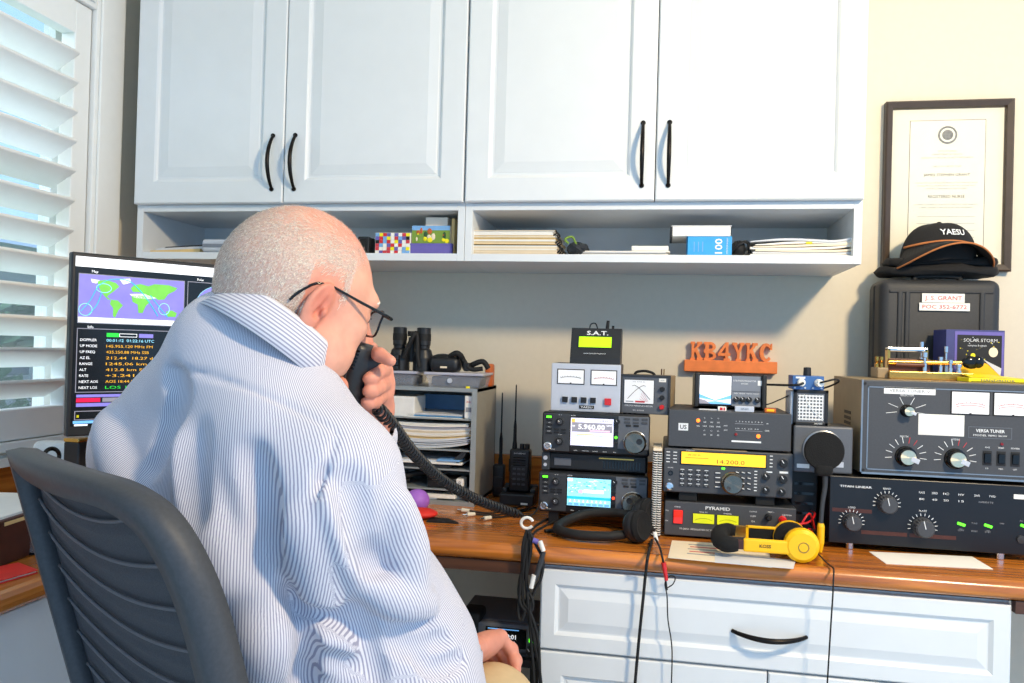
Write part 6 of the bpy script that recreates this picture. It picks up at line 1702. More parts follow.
# ------------------------------------------------------------------ hand-held radios and desk bits
def handheld(name, label, px, py, Y, w, d, h, ant_to, cradle):
    p = at(px, py, Y=Y); zb = ZD+(.030 if cradle else .0005)
    t = thing(name, label, 'hand-held radio', (p.x, Y, zb), group='hand-held radios by the organizer')
    one(t, 'body', lambda b: (b.box(-w, w, 0, d, 0, h, 'black_plastic', .006, 3), b.box(-w*.82, w*.82, -.003, .004, h*.30, h*.62, 'black_satin', .002)))
    if cradle:
        one(t, 'speaker_grille', lambda b: [b.box(-w*.6, w*.6, -.0036, -.003, h*(.62+.06*i), h*(.64+.06*i), 'black_gloss') for i in range(4)])
        one(t, 'name_plate', lambda b: b.txt('BAOFENG', 0, h*.905, .0034, 'white_print', -.0008, width=w*1.1))
        for j in range(4):
            for i in range(3): one(t, 'key', lambda b: b.box(-w*.62+i*w*.44, -w*.62+i*w*.44+w*.32, -.0045, -.002, h*(.16+.12*j), h*(.16+.12*j)+.0055, 'grey_print' if False else 'panel_grey', .001))
        for x in (w*.12, w*.62): one(t, 'knob', lambda b: b.cyl((x,d*.5,h), (x,d*.5,h+.013), w*.24, 'black_plastic', n=14))
        one(t, 'talk_button', lambda b: b.box(-w-.003, -w+.002, d*.3, d*.7, h*.45, h*.75, 'black_rubber', .001))
    L = (ant_to-h)
    ax_ = -w*.62 if cradle else w*.2
    one(t, 'antenna', lambda b: b.lathe([(.0068,h-.002),(.0060,h+.012),(.0048,h+.02),(.0042 if cradle else .0048,h+L*.35),(.0022,h+L*.45),(.0018,h+L-.003),(.0001,h+L)], (ax_,d*.5,0), (0,0,1), 'black_rubber', 12))
    return t, p
tH, pH = handheld('handheld_radio', 'black hand-held radio standing in its charging cradle beside the transceivers', 519, 480, -.19, .0275, .034, .112, .282, True)
t = thing('charging_cradle', 'black charging cradle holding the larger hand-held radio', 'charger', (pH.x, -.19, ZD))
def cradle(b):
    for (x0, x1, y0, y1, z1) in ((-.045,.045,-.035,-.004,.030),(-.045,.045,.037,.05,.045),(-.045,-.030,-.004,.037,.040),(.030,.045,-.004,.037,.040),(-.03,.03,-.004,.037,.026)): b.box(x0, x1, y0, y1, 0, z1, 'black_plastic', .004)
one(t, 'base', cradle)
one(t, 'label', lambda b: b.box(.012, .030, -.0358, -.034, .004, .009, 'paper'), 'small white label')
tS, pS = handheld('handheld_radio', 'thinner black hand-held radio leaning space behind, next to the grey organizer', 498, 480, -.12, .016, .025, .088, .285, False)
tS['label'] = 'slim black hand-held radio standing between the grey organizer and the charging cradle'

p = at(451, 501, Z=ZD); b = MB(); b.ell((0,0,.009), (.036,.024,.0105), 'white_plastic', 24); b.box(-.03, .03, -.018, .018, 0, .003, 'white_plastic', .001); solo('white_puck', b, 'flat white oval puck at the foot of the grey organizer', 'puck', (p.x, p.y, ZD))
p = at(418, 516, Z=ZD)
b = MB(); b.ell((0,0,.012), (.042,.034,.012), 'folder_red', 20); solo('red_cushion', b, 'flat red round cushion under the purple ball beside the man', 'cushion', (p.x+.012, p.y-.02, ZD))
b = MB(); b.ell((0,0,.026), (.031,.031,.028), 'purple_soft', 24); solo('purple_ball', b, 'soft purple ball peeking out behind the striped sleeve', 'ball', (p.x-.020, p.y+.055, ZD))
p = at(443, 523, Z=ZD); b = MB(); b.plate([(-.030,-.018),(.045,-.012),(.012,.022),(-.030,.026)], 0, .004, 'black_rubber'); solo('black_flap', b, 'thin black rubber flap lying beside the red cushion', 'mat', (p.x-.008, p.y+.012, ZD))
def plug_cable(label, a, bb, ends, rad=.0022):
    t = thing('plug_cable', label, 'cable', tuple(at(a[0], a[1], Z=ZD)), group='audio cables with pale plugs on the desk')
    o = Vector(t.location); pa = Vector((0,0,.006)); d = (at(bb[0], bb[1], Z=ZD)-o); d.z = 0; d.normalize()
    one(t, 'plug', lambda b: (b.cyl(pa-d*.012, pa, .0026, 'chrome', n=10), b.cyl(pa, pa+d*.020, .0052, 'cream_plastic', r1=.0045, n=12)), 'pearl-white plug')
    one(t, 'lead', lambda b: b.tube([pa+d*.02]+[at(x, y, Z=ZD)-o+Vector((0,0,rad)) for x, y in ends], rad, 'black_rubber', 7, sub=6))
    return t
plug_cable('audio cable with a white plug pointing left, the rearmost on the desk', (462,512.5), (476,514), [(490,514),(507,511),(524,506)])
plug_cable('audio cable with a white plug just in front of the rearmost plug', (467,517), (482,516), [(495,516),(512,513),(530,508)])
plug_cable('audio cable with a small gold and white plug nearest the front of the desk', (484,521), (497,519), [(508,517),(520,513),(536,508)])

# headphones, black
hp0 = at(598, 537, Z=ZD)
t = thing('headphones', 'black headphones lying on the desk in front of the lower transceiver', 'headphones', (hp0.x, hp0.y, ZD))
one(t, 'headband', lambda b: b.tube([(.070,-.030,.020),(.03,-.052,.016),(-.035,-.055,.014),(-.078,-.030,.014),(-.090,.005,.015),(-.072,.050,.022),(-.03,.076,.034),(.03,.075,.040),(.072,.045,.042)], [.008,.010,.0105,.0105,.0105,.0105,.0105,.010,.008], 'black_rubber', 10, sub=6))
for c, r_ in (((.082,-.030,.036), .034), ((.100,.040,.046), .038)):
    k = one(t, 'ear_cup', lambda b: b.lathe([(.0001,-.020),(r_*.7,-.019),(r_*.95,-.010),(r_,0),(r_*.96,.006)], c, (.80,-.45,.15), 'black_plastic', 24))
    one(k, 'ear_pad', lambda b: b.lathe([(r_*.94,.004),(r_*1.0,.012),(r_*.86,.020),(r_*.5,.014),(.0001,.012)], c, (.80,-.45,.15), 'foam_black', 24))
one(t, 'cable', lambda b: b.tube([(-.088,.0,.006),(-.105,.012,.004),(-.118,.004,.004)], .004, 'black_rubber', 8, sub=5))

# spiral notebook standing on edge
t = thing('spiral_notebook', 'spiral-bound notebook standing on edge between the two stacks of radios', 'notebook', (.0015, -.47, ZD), math.radians(0))
one(t, 'pages', lambda b: (b.box(-.008, .008, .008, .14, .001, .190, 'charcoal', .001), b.box(-.0095, -.008, .006, .142, 0, .192, 'black_plastic'), b.box(.008, .0095, .006, .142, 0, .192, 'black_plastic')))
def coil(b):
    for s_ in (-.0045, .0045):
        for i in range(36):
            z_ = .006+i*.0051; b.tube([(s_+.0052*math.cos(a), .006+.009*math.sin(a)*-1, z_+.0012*a/PI) for a in np.linspace(-.3, PI+.3, 8)], .00125, 'white_plastic', 5)
one(t, 'spiral_wire', coil)
one(t, 'cap_edge', lambda b: b.box(-.0095, .0095, -.004, .10, .190, .196, 'paper_cream', .001))

# boom microphone in front of the grey speaker
bp = at(825, 451, Y=-.50)
t = thing('boom_microphone', 'round black foam microphone with a yellow tip in front of the grey loudspeaker', 'microphone', (bp.x-.002, -.50, ZD))
zc = bp.z-ZD
one(t, 'foam_head', lambda b: (b.lathe([(.0001,-.010),(.030,-.009),(.0395,-.003),(.0405,.002),(.038,.008),(.0001,.010)], (0,0,zc), (0,-1,0), 'foam_black', 36), b.box(-.018, .018, -.012, .010, zc-.052, zc-.028, 'foam_black', .008, 3)))
one(t, 'stalk', lambda b: b.tube([(.003,.0,zc-.045),(.004,.002,zc-.075),(-.001,-.002,zc-.11),(-.004,-.006,.058)], [.0065,.0055,.0048,.0048], 'charcoal', 10, sub=5))
one(t, 'tip', lambda b: (b.lathe([(.0001,.062),(.0055,.062),(.0075,.056),(.0075,.022),(.0055,.012),(.0035,.002)], (-.004,-.008,0), (0,0,1), 'yellow_plastic', 16)), 'yellow tip')

# yellow headphones
yp = at(801, 551, Y=-.597)
t = thing('headphones', 'bright yellow folding headphones with a black band lying on cards on the desk', 'headphones', (yp.x, -.597, ZD))
one(t, 'ear_cup', lambda b: (b.lathe([(.0001,.018),(.026,.017),(.0325,.012),(.034,.004),(.033,-.006)], (0,0,.0345), (0,-1,0), 'yellow_plastic', 36), b.lathe([(.010,.0176),(.0105,.0186),(.009,.0186),(.0085,.0176)], (.002,0,.033), (0,-1,0), 'brass', 24)), 'yellow ear cup')
one(t, 'ear_cup', lambda b: b.lathe([(.0001,.018),(.026,.017),(.0325,.012),(.034,.004),(.033,-.006)], (-.012,.062,.0345), (0,1,0), 'yellow_plastic', 36), 'yellow ear cup')
one(t, 'ear_pad', lambda b: b.lathe([(.033,.006),(.032,.018),(.022,.022),(.0001,.016)], (0,0,.0345), (0,1,0), 'foam_black', 28))
one(t, 'ear_pad', lambda b: b.lathe([(.033,.006),(.032,.018),(.022,.022),(.0001,.016)], (-.012,.062,.0345), (0,-1,0), 'foam_black', 28))
one(t, 'arm', lambda b: (b.box(-.112, -.015, -.015, -.006, .016, .043, 'yellow_plastic', .004), b.txt('KOSS', -.070, .030, .0065, 'black_print', -.0156, bold=True)), 'yellow side arm')
one(t, 'arm', lambda b: (b.box(-.100, -.015, .060, .068, .048, .053, 'yellow_plastic', .0015), b.box(-.100, -.094, .060, .068, .025, .053, 'yellow_plastic', .0015), b.box(-.094, -.03, .061, .067, .028, .048, 'foam_black', .002)), 'yellow and black side arm')
one(t, 'slider', lambda b: b.box(-.135, -.108, -.0135, -.008, .020, .039, 'brown_box', .001), 'brown metal slider')
one(t, 'slider', lambda b: b.box(-.126, -.094, .061, .066, .028, .052, 'brass', .001), 'gold metal slider')
one(t, 'headband', lambda b: (b.tube([(-.122,-.011,.028),(-.143,-.010,.028),(-.155,.012,.031),(-.153,.045,.037),(-.138,.064,.041),(-.120,.064,.040)], [.012,.017,.018,.016,.014,.011], 'foam_black', 12, sub=6)))
one(t, 'cable', lambda b: b.tube([(.010,.02,.03),(.030,.01,.020),(.046,-.015,.006),(.052,-.040,.004),(.050,-.058,.003),(.047,-.0715,-.012),(.046,-.0735,-.045),(.043,-.074,-.12),(.038,-.074,-.30),(.037,-.074,-.60)], .0016, 'black_rubber', 6, sub=6))
# cards and papers
c0 = at(672, 541, Z=ZD); c1 = at(668, 558, Z=ZD); c2 = at(772, 568, Z=ZD); c3 = at(768, 547, Z=ZD)
t = thing('printed_card', 'cream card with pink printed lines under the yellow headphones', 'card', (c1.x, c1.y, ZD))
o = Vector(t.location); Pq = [(q-o) for q in (c1, c2, c3, c0)]
one(t, 'sheet', lambda b: b.plate([(q.x, q.y) for q in Pq], .0002, .0014, 'paper_cream'))
def lines(b):
    for i in range(5):
        f0, f1 = .18+.02*(i % 2), .52+.05*((i*2) % 3); v = .28+.13*i
        a_ = Pq[0].lerp(Pq[3], v); e_ = Pq[1].lerp(Pq[2], v); u0, u1 = a_.lerp(e_, f0), a_.lerp(e_, f1)
        b.plate([(u0.x, u0.y), (u1.x, u1.y), (u1.x, u1.y+.006), (u0.x, u0.y+.006)], .0014, .0017, 'red_print' if i % 2 else 'grey_print')
one(t, 'print', lines)
c = at(760, 566, Z=ZD); b = MB(); b.plate([(-.085,-.018),(.060,-.022),(.075,.045),(-.080,.06)], .0016, .0024, 'paper_grey'); solo('paper_sheet', b, 'grey-white sheet of paper directly below the yellow ear cup', 'paper', (c.x, c.y+.012, ZD))
q = [at(x, y, Z=ZD) for x, y in ((886,564),(993,569.5),(972,557),(869,552))]
b = MB(); b.plate([(v.x-q[0].x, v.y-q[0].y) for v in q], .0002, .0012, 'paper'); solo('paper_sheet', b, 'white sheet of paper sticking out from under the black amplifier', 'paper', (q[0].x, q[0].y, ZD))

# ------------------------------------------------------------------ cables over the front edge
YF_ = YE-.006
def drop(name, label, pts, r, m='black_rubber', extra=None):
    b = MB(); b.tube(pts, r, m, 8, sub=7)
    if extra: extra(b)
    return solo(name, b, label, 'cable')
def over(px, py): return at(px, py, Y=YF_)
a = at(652, 540, Z=ZD+.004); e = at(648, 556, Z=ZD+.005)
drop('power_lead', 'flat black lead hanging from the notebook over the drawer front, left of the test lead', [a, e, over(646,570), over(643,600), over(638,650), over(634,700), over(632,760)], .0032)
t = thing('test_lead', 'thin black test lead with a red sleeve and a small loop over the drawer', 'cable', tuple(at(662, 548, Z=ZD+.004)))
o = Vector(t.location)
one(t, 'lead', lambda b: b.tube([p-o for p in (at(655,538,Z=ZD+.03), at(660,548,Z=ZD+.010), at(662,556,Z=ZD+.006), over(664,566), over(666,584), over(667,590))], .0022, 'black_rubber', 7, sub=5))
one(t, 'white_sleeve', lambda b: b.tube([p-o for p in (at(655,533,Z=ZD+.035), at(656.5,541,Z=ZD+.022))], .0042, 'white_plastic', 8))
one(t, 'sleeve', lambda b: b.tube([over(663.5,562)-o+Vector((0,-.003,0)), over(666.5,580)-o+Vector((0,-.003,0))], [.0052,.0035], 'red_plastic', 10), 'red sleeve')
one(t, 'tail', lambda b: b.tube([p-o for p in (over(667,588), over(673,584), over(675,577.5), over(670,576), over(665,583), over(667,596), over(668,620), over(672,650), over(671,700), over(671,760))], .0013, 'black_rubber', 6, sub=7))
# the hanging bundle with a white ring at the edge of the knee space
t = thing('cable_bundle', 'tangle of black cables hung on a white ring over the desk edge', 'cables', tuple(at(529, 525, Z=ZD)))
o = Vector(t.location); YB = YE-.012
def ob(px, py, dy=0): return at(px, py, Y=YB+dy)-o
one(t, 'ring', lambda b: b.tube([at(527+6*math.cos(a), 523+5.5*math.sin(a), Y=YE+.06)-o for a in np.linspace(.6, 2*PI-.3, 14)], .0034, 'white_plastic', 8), 'white ring')
for pts in ([(527,530),(523,545),(522,565),(520,590),(518,612),(522,620),(527,600),(526,575),(528,550),(529,533)], [(528,530),(531,548),(527,575),(528,600),(531,640),(534,683),(535,760)], [(529,531),(536,545),(543,560),(541,578),(534,592),(530,612),(534,640),(541,683),(544,760)], [(528,533),(525,556),(519,585),(521,605),(530,612),(533,602),(528,590)], [(527,534),(524,560),(523,600),(530,612),(538,640),(540,680),(542,750)]):
    one(t, 'strand', lambda b: b.tube([ob(x, y, -.004*(i % 2)) for i, (x, y) in enumerate(pts)], .0032, 'black_rubber', 8, sub=6))
one(t, 'feed', lambda b: b.tube([at(552,517,Z=ZD+.006)-o, at(540,523,Z=ZD+.006)-o, at(531,530,Z=ZD+.008)-o, ob(528,536)], .003, 'black_rubber', 8, sub=6))
one(t, 'feed', lambda b: b.tube([at(556,521,Z=ZD+.006)-o, at(545,526,Z=ZD+.006)-o, at(534,533,Z=ZD+.008)-o, ob(531,545)], .0026, 'black_rubber', 8, sub=6))
one(t, 'inline_connector', lambda b: b.tube([ob(543.5,552,-.006), ob(540,564,-.006), ob(535,580,-.006)], [.005,.006,.0045], 'charcoal', 10))
for u, v in (((540,541),(543.5,551)), ((534,575),(531,588))): one(t, 'tape', lambda b: b.tube([ob(*u, -.010), ob(*v, -.010)], .0048, 'white_plastic', 8), 'white tape flag')
one(t, 'clip', lambda b: b.tube([ob(533,540,-.008), ob(538,542,-.008)], .0055, 'violet_box', 8), 'blue-violet clip')

# ------------------------------------------------------------------ under the desk
RZ = at(512, 622, Y=-.50).z
b = MB(); b.box(-.17, .105, -.03, .24, RZ-.088, RZ-.070, 'black_plastic', .003)
for x in (-.155, .090):
    for y in (-.015, .225): b.box(x-.012, x+.012, y-.012, y+.012, 0, RZ-.088, 'black_plastic', .002)
rx_ = at(520, 640, Y=-.53).x
solo('small_stand', b, 'small black stand in the knee space carrying the lower mobile radio', 'stand', (rx_-.055, -.50, 0))
t = thing('mobile_radio', 'mobile radio with a lit display under the desk by his right hand', 'radio', (rx_-.055, -.50, RZ-.0695))
hw, h = .095, .070
one(t, 'case', lambda b: b.box(-hw, hw, .006, .17, 0, h, 'slate_grey', .004))
one(t, 'front_panel', lambda b: b.box(-hw, hw, -.018, .006, 0, h, 'slate_grey', .005, 3))
one(t, 'display', lambda b: (b.box(-.025, hw-.028, -.0195, -.017, .018, h-.008, 'black_gloss', .001), b.txt('98:01', .030, h*.62, .0095, 'screen_white', -.0202, bold=True), b.txt('16:41', .030, h*.42, .0085, 'screen_lilac', -.0202, bold=True), b.box(-.02, .05, -.0201, -.0195, h-.0125, h-.0105, 'screen_blue')))
one(t, 'power_button', lambda b: b.box(hw-.022, hw-.012, -.0205, -.018, h*.5, h*.62, 'led_green', .001), 'green lit button')
one(t, 'knob', lambda b: b.knob(hw-.018, .018, .009, .012, 'black_plastic', 'white_print', -.018))
for i in range(5): one(t, 'button', lambda b: b.box(-.02+.0185*i, -.006+.0185*i, -.0205, -.018, .006, .012, 'charcoal', .0008))
pp = at(471, 640, Y=-.52)
t = thing('holstered_tool', 'black pouch with a yellow clip standing on the stand beside the mobile radio', 'pouch', (pp.x, -.500, RZ-.0695))
one(t, 'pouch', lambda b: (b.box(-.028, .020, -.02, .05, 0, .088, 'black_rubber', .010, 3), b.box(-.030, -.004, -.024, -.016, .02, .082, 'black_satin', .004)))
one(t, 'clip', lambda b: b.tube([(-.012,-.026,.084),(-.006,-.034,.080),(.006,-.036,.060),(.014,-.034,.036)], .0048, 'lemon_plastic', 8, sub=5), 'yellow clip')
# ------------------------------------------------------------------ things in the open cubbies under the wall cabinets
ZS = 1.3733+.0192
def shelf_x(px, Y=-.285): return at(px, 245, Y=Y).x
def on_shelf(name, mb, label, cat, px, Y=-.285, rz=0, dz=0, group=None): return solo(name, mb, label, cat, (shelf_x(px, Y), Y, ZS+dz), rz, group)
b = MB(); b.prism([(-.075,0),(.075,0),(.075,.012),(-.075,.006)], 0, .20, 'kraft'); b.prism([(-.070,.0065),(.085,.0128),(.085,.020),(-.06,.014)], .01, .20, 'paper_grey'); b.prism([(-.05,.0145),(.08,.0205),(.08,.026),(-.04,.019)], .02, .19, 'folder_dark'); on_shelf('paper_stack', b, 'thin tan and dark folders lying at the left end of the left cubby', 'papers', 175)
b = MB(); b.box(-.042, .045, 0, .12, 0, .034, 'steel_grey', .006); b.box(-.040, .043, -.001, .004, .012, .022, 'blue_grey_panel', .001); on_shelf('grey_case', b, 'grey case in the left cubby just behind the back of his head', 'case', 216, -.315)
b = MB(); b.box(-.016, .016, 0, .05, 0, .046, 'black_plastic', .003); b.box(-.012, .012, -.001, 0, .008, .04, 'black_gloss'); on_shelf('black_gadget', b, 'small upright black gadget in the left cubby next to the checkered box', 'gadget', 363)
t = thing('puzzle_box', 'box with a bright red, white, blue and yellow checkered front in the left cubby', 'box', (shelf_x(392.5), -.285, ZS))
one(t, 'carton', lambda b: b.box(-.048, .048, .001, .08, 0, .056, 'paper', .001))
def checks(b):
    rr_ = random.Random(21)
    for i in range(9):
        for j in range(6):
            m_ = rr_.choice(['red_plastic','paper','paper','folder_blue','black_print','lemon_plastic','red_print','violet_box'])
            b.box(-.0465+i*.01035, -.0465+i*.01035+.0095, -.0006, .0012, .001+j*.0091, .001+j*.0091+.0085, m_)
one(t, 'checkered_front', checks)
t = thing('violet_box', 'violet box below the picture card at the right end of the left cubby', 'box', (shelf_x(431), -.285, ZS)); one(t, 'carton', lambda b: b.box(-.055, .055, 0, .09, 0, .028, 'violet_box', .001)); one(t, 'lid', lambda b: b.box(-.056, .056, -.001, .091, .024, .0285, 'violet_box', .0008))
t = thing('picture_card_box', 'flat box with a green and orange picture on top of the violet box', 'box', (shelf_x(430), -.280, ZS+.029))
one(t, 'carton', lambda b: b.box(-.051, .051, .001, .08, 0, .046, 'paper_cream', .001))
def scene_(b):
    b.box(-.0505, .0505, -.0004, .0012, .0005, .0455, 'olive_green')
    b.box(-.0505, .0505, -.0008, 0, .034, .0455, 'folder_blue'); rr_ = random.Random(8)
    for i in range(16):
        x = -.046+.09*rr_.random(); z_ = .004+.03*rr_.random(); b.ell((x, -.0006, z_), (.003+.005*rr_.random(), .0012, .004+.006*rr_.random()), rr_.choice(['amber_block','red_plastic','foliage','paper_cream','olive_green','lemon_plastic']), 10)
one(t, 'picture', scene_)
b = MB(); b.box(-.030, .030, 0, .05, 0, .026, 'paper', .001); on_shelf('paper_box', b, 'white paper pack on top of the picture box, touching the cubby roof', 'box', 436, -.25, 0, .0755)
b = MB(); b.box(-.004, .004, 0, .18, 0, .095, 'kraft', .001); on_shelf('kraft_folder', b, 'tan folder standing against the right wall of the left cubby', 'folder', 452.5, -.27)

# right cubby
def binder(label, px0, px1, z0, h, m, back):
    x0, x1 = shelf_x(px0), shelf_x(px1); w = (x1-x0)/2
    t = thing('paper_pad', label, 'papers', ((x0+x1)/2, -.288, ZS+z0), group='paper pile in the right cubby')
    def pg(b):
        rr_ = random.Random(int(px0*7+z0*1e4))
        n_ = max(3, int(h/.0025))
        for i in range(n_): b.box(-w+.002*rr_.random(), w-.004*rr_.random(), .003*rr_.random(), .21, h*i/n_, h*(i+.85)/n_, rr_.choice([m, m, 'paper_cream', 'paper']))
    one(t, 'pages', pg)
    one(t, 'cover', lambda b: (b.box(-w-.002, w+.002, -.001, .212, h, h+.0018, back, .0006)))
    for i in range(3): one(t, 'ring_clip', lambda b: b.tube([(w-.004,.006+.03*i,h*.2),(w+.006,.004+.03*i,h*.6),(w+.002,.01+.03*i,h+.003)], .0022, 'black_plastic', 6, sub=4))
binder('stack of cream papers, lowest of the pile at the left of the right cubby', 469, 558, 0, .024, 'paper_cream', 'folder_dark')
binder('stack of cream papers, middle of the pile at the left of the right cubby', 470, 556, .0265, .018, 'kraft', 'paper')
binder('stack of tan papers, topmost of the pile at the left of the right cubby', 471, 554, .047, .013, 'kraft', 'paper_cream')
t = thing('crumpled_pouch', 'crumpled dark pouch between the tan paper pile and the flat white sheets', 'pouch', (shelf_x(577), -.27, ZS))
def crum(b):
    rr_ = random.Random(6); n, m_ = 16, 8; vs = []
    for j in range(m_+1):
        a = PI*j/m_
        for i in range(n): p = 2*PI*i/n; q = 1+.28*(rr_.random()-.5); vs.append((.028*math.sin(a)*math.cos(p)*q, .03*math.sin(a)*math.sin(p)*q, .017+.017*math.cos(a)*q*(j not in (m_,))-.0*q))
    vs = [(x, y, max(0, z)) for x, y, z in vs]
    b.add(vs, [(j*n+i, (j+1)*n+i, (j+1)*n+(i+1) % n, j*n+(i+1) % n) for j in range(m_) for i in range(n)], 'folder_dark')
one(t, 'pouch', crum); one(t, 'tie', lambda b: b.tube([(-.022,-.01,.030),(-.030,-.016,.040),(-.012,-.01,.046),(0,-.02,.020)], .003, 'olive_green', 6, sub=4))
b = MB()
for i in range(4): b.box(-.118+.006*(i % 2), .112-.005*(i % 3), .004*(i % 2), .20, i*.0032, i*.0032+.0026, 'paper' if i % 2 else 'paper_grey', .0006)
on_shelf('paper_stack', b, 'flat white sheets in the middle of the right cubby', 'papers', 624)
b = MB(); b.box(-.045, .045, 0, .12, 0, .013, 'white_plastic', .002); on_shelf('white_box', b, 'small flat white box lying on the white sheets in the right cubby', 'box', 650, -.27, 0, .0135)
t = thing('book', 'bright blue book with a white 100 on its cover standing in the right cubby', 'book', (shelf_x(709), -.290, ZS))
one(t, 'pages', lambda b: b.box(-.050, .050, .002, .028, .001, .0455, 'paper', .0005))
one(t, 'cover', lambda b: (b.box(-.053, .053, 0, .002, 0, .047, 'sky_blue_cover', .0004), b.box(-.053, .053, .028, .030, 0, .047, 'sky_blue_cover', .0004), b.box(-.053, -.050, 0, .03, 0, .047, 'sky_blue_cover', .0004)))
def btx(b):
    vs, fs, x0, x1 = text_geo('100', True); k = .036/(x1-x0)
    b.add([(.022-(q-.35)*k*.85, -.0006, .0235+(a-(x0+x1)/2)*k) for a, q in vs], fs, 'white_print')
    vs, fs, x0, x1 = text_geo('AMATEUR RADIO'); k = .038/(x1-x0)
    b.add([(.042-(q-.35)*k, -.0006, .0235+(a-(x0+x1)/2)*k) for a, q in vs], fs, 'white_print')
    for i in range(3): b.box(-.036+.010*i, -.034+.010*i, -.0006, 0, .010, .034, 'folder_blue')
one(t, 'lettering', btx)
b = MB(); b.box(-.072, .066, 0, .13, 0, .024, 'paper', .002); b.box(-.074, .068, .001, .131, .024, .0265, 'paper_grey', .0006); b.box(-.076, -.070, 0, .13, .0, .024, 'folder_dark', .001)
solo('white_box', b, 'white box with a grey lid lying on top of the blue book', 'box', (shelf_x(702), -.288, ZS+.0475))
b = MB(); b.ell((0,.02,.020), (.018,.03,.022), 'black_rubber', 12); b.tube([(-.02,0,.01),(0,-.012,.028),(.02,0,.034),(.026,.01,.01)], .004, 'black_rubber', 7, sub=5); on_shelf('coiled_strap', b, 'small bunch of black strap between the blue book and the magazines', 'strap', 739, -.28, 0, .0)
t = thing('magazine_stack', 'pile of curled magazines at the right end of the right cubby', 'magazines', (shelf_x(802), -.290, ZS))
rr_ = random.Random(12)
for i in range(7):
    def mg(b):
        n_ = 16; top_, bo = [], []
        for k in range(n_+1):
            f_ = k/n_; x = -.118+.012*rr_.random()*0+.006*(i % 3)+(.236-.008*(i % 2))*f_; c_ = .014*max(0, (f_-.72)/.28)**2+(.012-.0016*i)*max(0, (.35-f_)/.35)**2*(i > 3)*-1.0
            c_ = .012*max(0, (f_-.74)/.26)**2*(i/6)+.003*math.sin(5*f_+i)*(i/6)-.016*max(0,(.30-f_)/.30)**1.5*(i/6)*0
            bo.append((x, i*.0058+c_)); top_.append((x, i*.0058+c_+.0050*(1-.6*max(0,(.28-f_)/.28)*(i > 3))))
        b.prism(bo+top_[::-1], .003*(i % 2), .20, ('paper','paper_grey','paper_cream','paper','paper_cream','paper','paper_grey')[i])
    one(t, 'magazine', mg)
one(t, 'yellow_tab', lambda b: b.box(.008, .022, -.002, .003, .030, .034, 'lemon_plastic', .0005), 'yellow tab')

# ------------------------------------------------------------------ on the worktop below the window
p = at(8, 520, d=1.55)
bxx, byy = -1.24, -.94
t = thing('wooden_tray', 'dark red-brown wooden tray box holding papers below the window', 'tray', (bxx, byy, ZD), math.radians(8))
one(t, 'box', lambda b: (b.box(-.16, .10, -.13, .13, 0, .008, 'brown_box', .002), b.box(-.16, .10, -.13, -.118, 0, .080, 'brown_box', .003), b.box(-.16, .10, .118, .13, 0, .080, 'brown_box', .003), b.box(-.16, -.148, -.13, .13, 0, .080, 'brown_box', .003), b.box(.088, .10, -.13, .13, 0, .080, 'brown_box', .003)))
one(t, 'label_slot', lambda b: b.box(.1, .102, -.05, .03, .040, .05, 'walnut', .001))
b = MB(); rr_ = random.Random(5)
for i in range(9): b.box(-.145+.01*rr_.random(), .086+.016*rr_.random()*(i > 6), -.115+.012*rr_.random(), .105+.01*rr_.random(), .010+i*.0085, .0165+i*.0085, rr_.choice(['paper','paper_grey','paper_cream','kraft']), .0006)
solo('paper_stack', b, 'sheaf of papers and a tan envelope filling the dark wooden tray', 'papers', (bxx, byy, ZD), math.radians(8))
b = MB(); b.box(-.07, .05, -.05, .05, 0, .040, 'white_plastic', .006); b.box(-.06, .04, -.051, -.049, .008, .030, 'steel_grey', .002); b.ell((.02,-.05,.02), (.012,.004,.012), 'chrome', 12)
q = at(10, 474, X=-1.40); solo('white_charger', b, 'white and chrome charger box at the window edge above the wooden tray', 'charger', (-1.40, q.y, ZD+.104-.104), math.radians(80))
q = at(52, 452, d=1.72)
t = thing('web_camera', 'white gadget with a round black opening standing behind the chair, below the monitor', 'camera', (q.x, q.y, ZD), math.radians(15))
zq = max(.05, q.z-ZD)
one(t, 'body', lambda b: (b.box(-.045, .035, 0, .04, zq-.045, zq+.022, 'white_plastic', .014, 4), b.box(-.03, .02, .0, .035, 0, zq-.04, 'white_plastic', .006)))
one(t, 'opening', lambda b: b.lathe([(.020,0),(.019,.003),(.016,.002),(.0001,-.004)], (.000,0,zq-.008), (0,-1,0), 'black_gloss', 24))
q = at(71, 448, d=1.66)
b = MB(); b.box(-.018, .018, 0, .03, 0, q.z-ZD+.012, 'black_satin', .003); b.box(-.018, .018, -.001, .03, q.z-ZD+.012, q.z-ZD+.020, 'brass', .002)
solo('speaker_tower', b, 'small dark upright speaker with a tan top at the foot of the monitor', 'speaker', (q.x, q.y, ZD))
e0, e1, e2, e3 = at(-12,588,Z=ZD), at(38,573.5,Z=ZD), at(18,566,Z=ZD), at(-25,575,Z=ZD)
t = thing('red_folder', 'red folder lying on the worktop at the left edge', 'folder', (e0.x, e0.y, ZD)); o = Vector(t.location)
pq = [(v.x-o.x, v.y-o.y) for v in (e0, e1, e2, e3)]
one(t, 'cover', lambda b: (b.plate(pq, .0004, .0022, 'folder_red'), b.plate(pq, .0052, .0066, 'folder_red')))
one(t, 'sheets', lambda b: b.plate([(x*.96-.002, y*.96+.002) for x, y in pq], .0024, .0050, 'paper'))
q = at(18, 556, Z=ZD)
t = thing('reading_glasses', 'dark-rimmed reading glasses lying on the worktop beyond the red folder', 'glasses', (q.x-.012, q.y, ZD), math.radians(20))
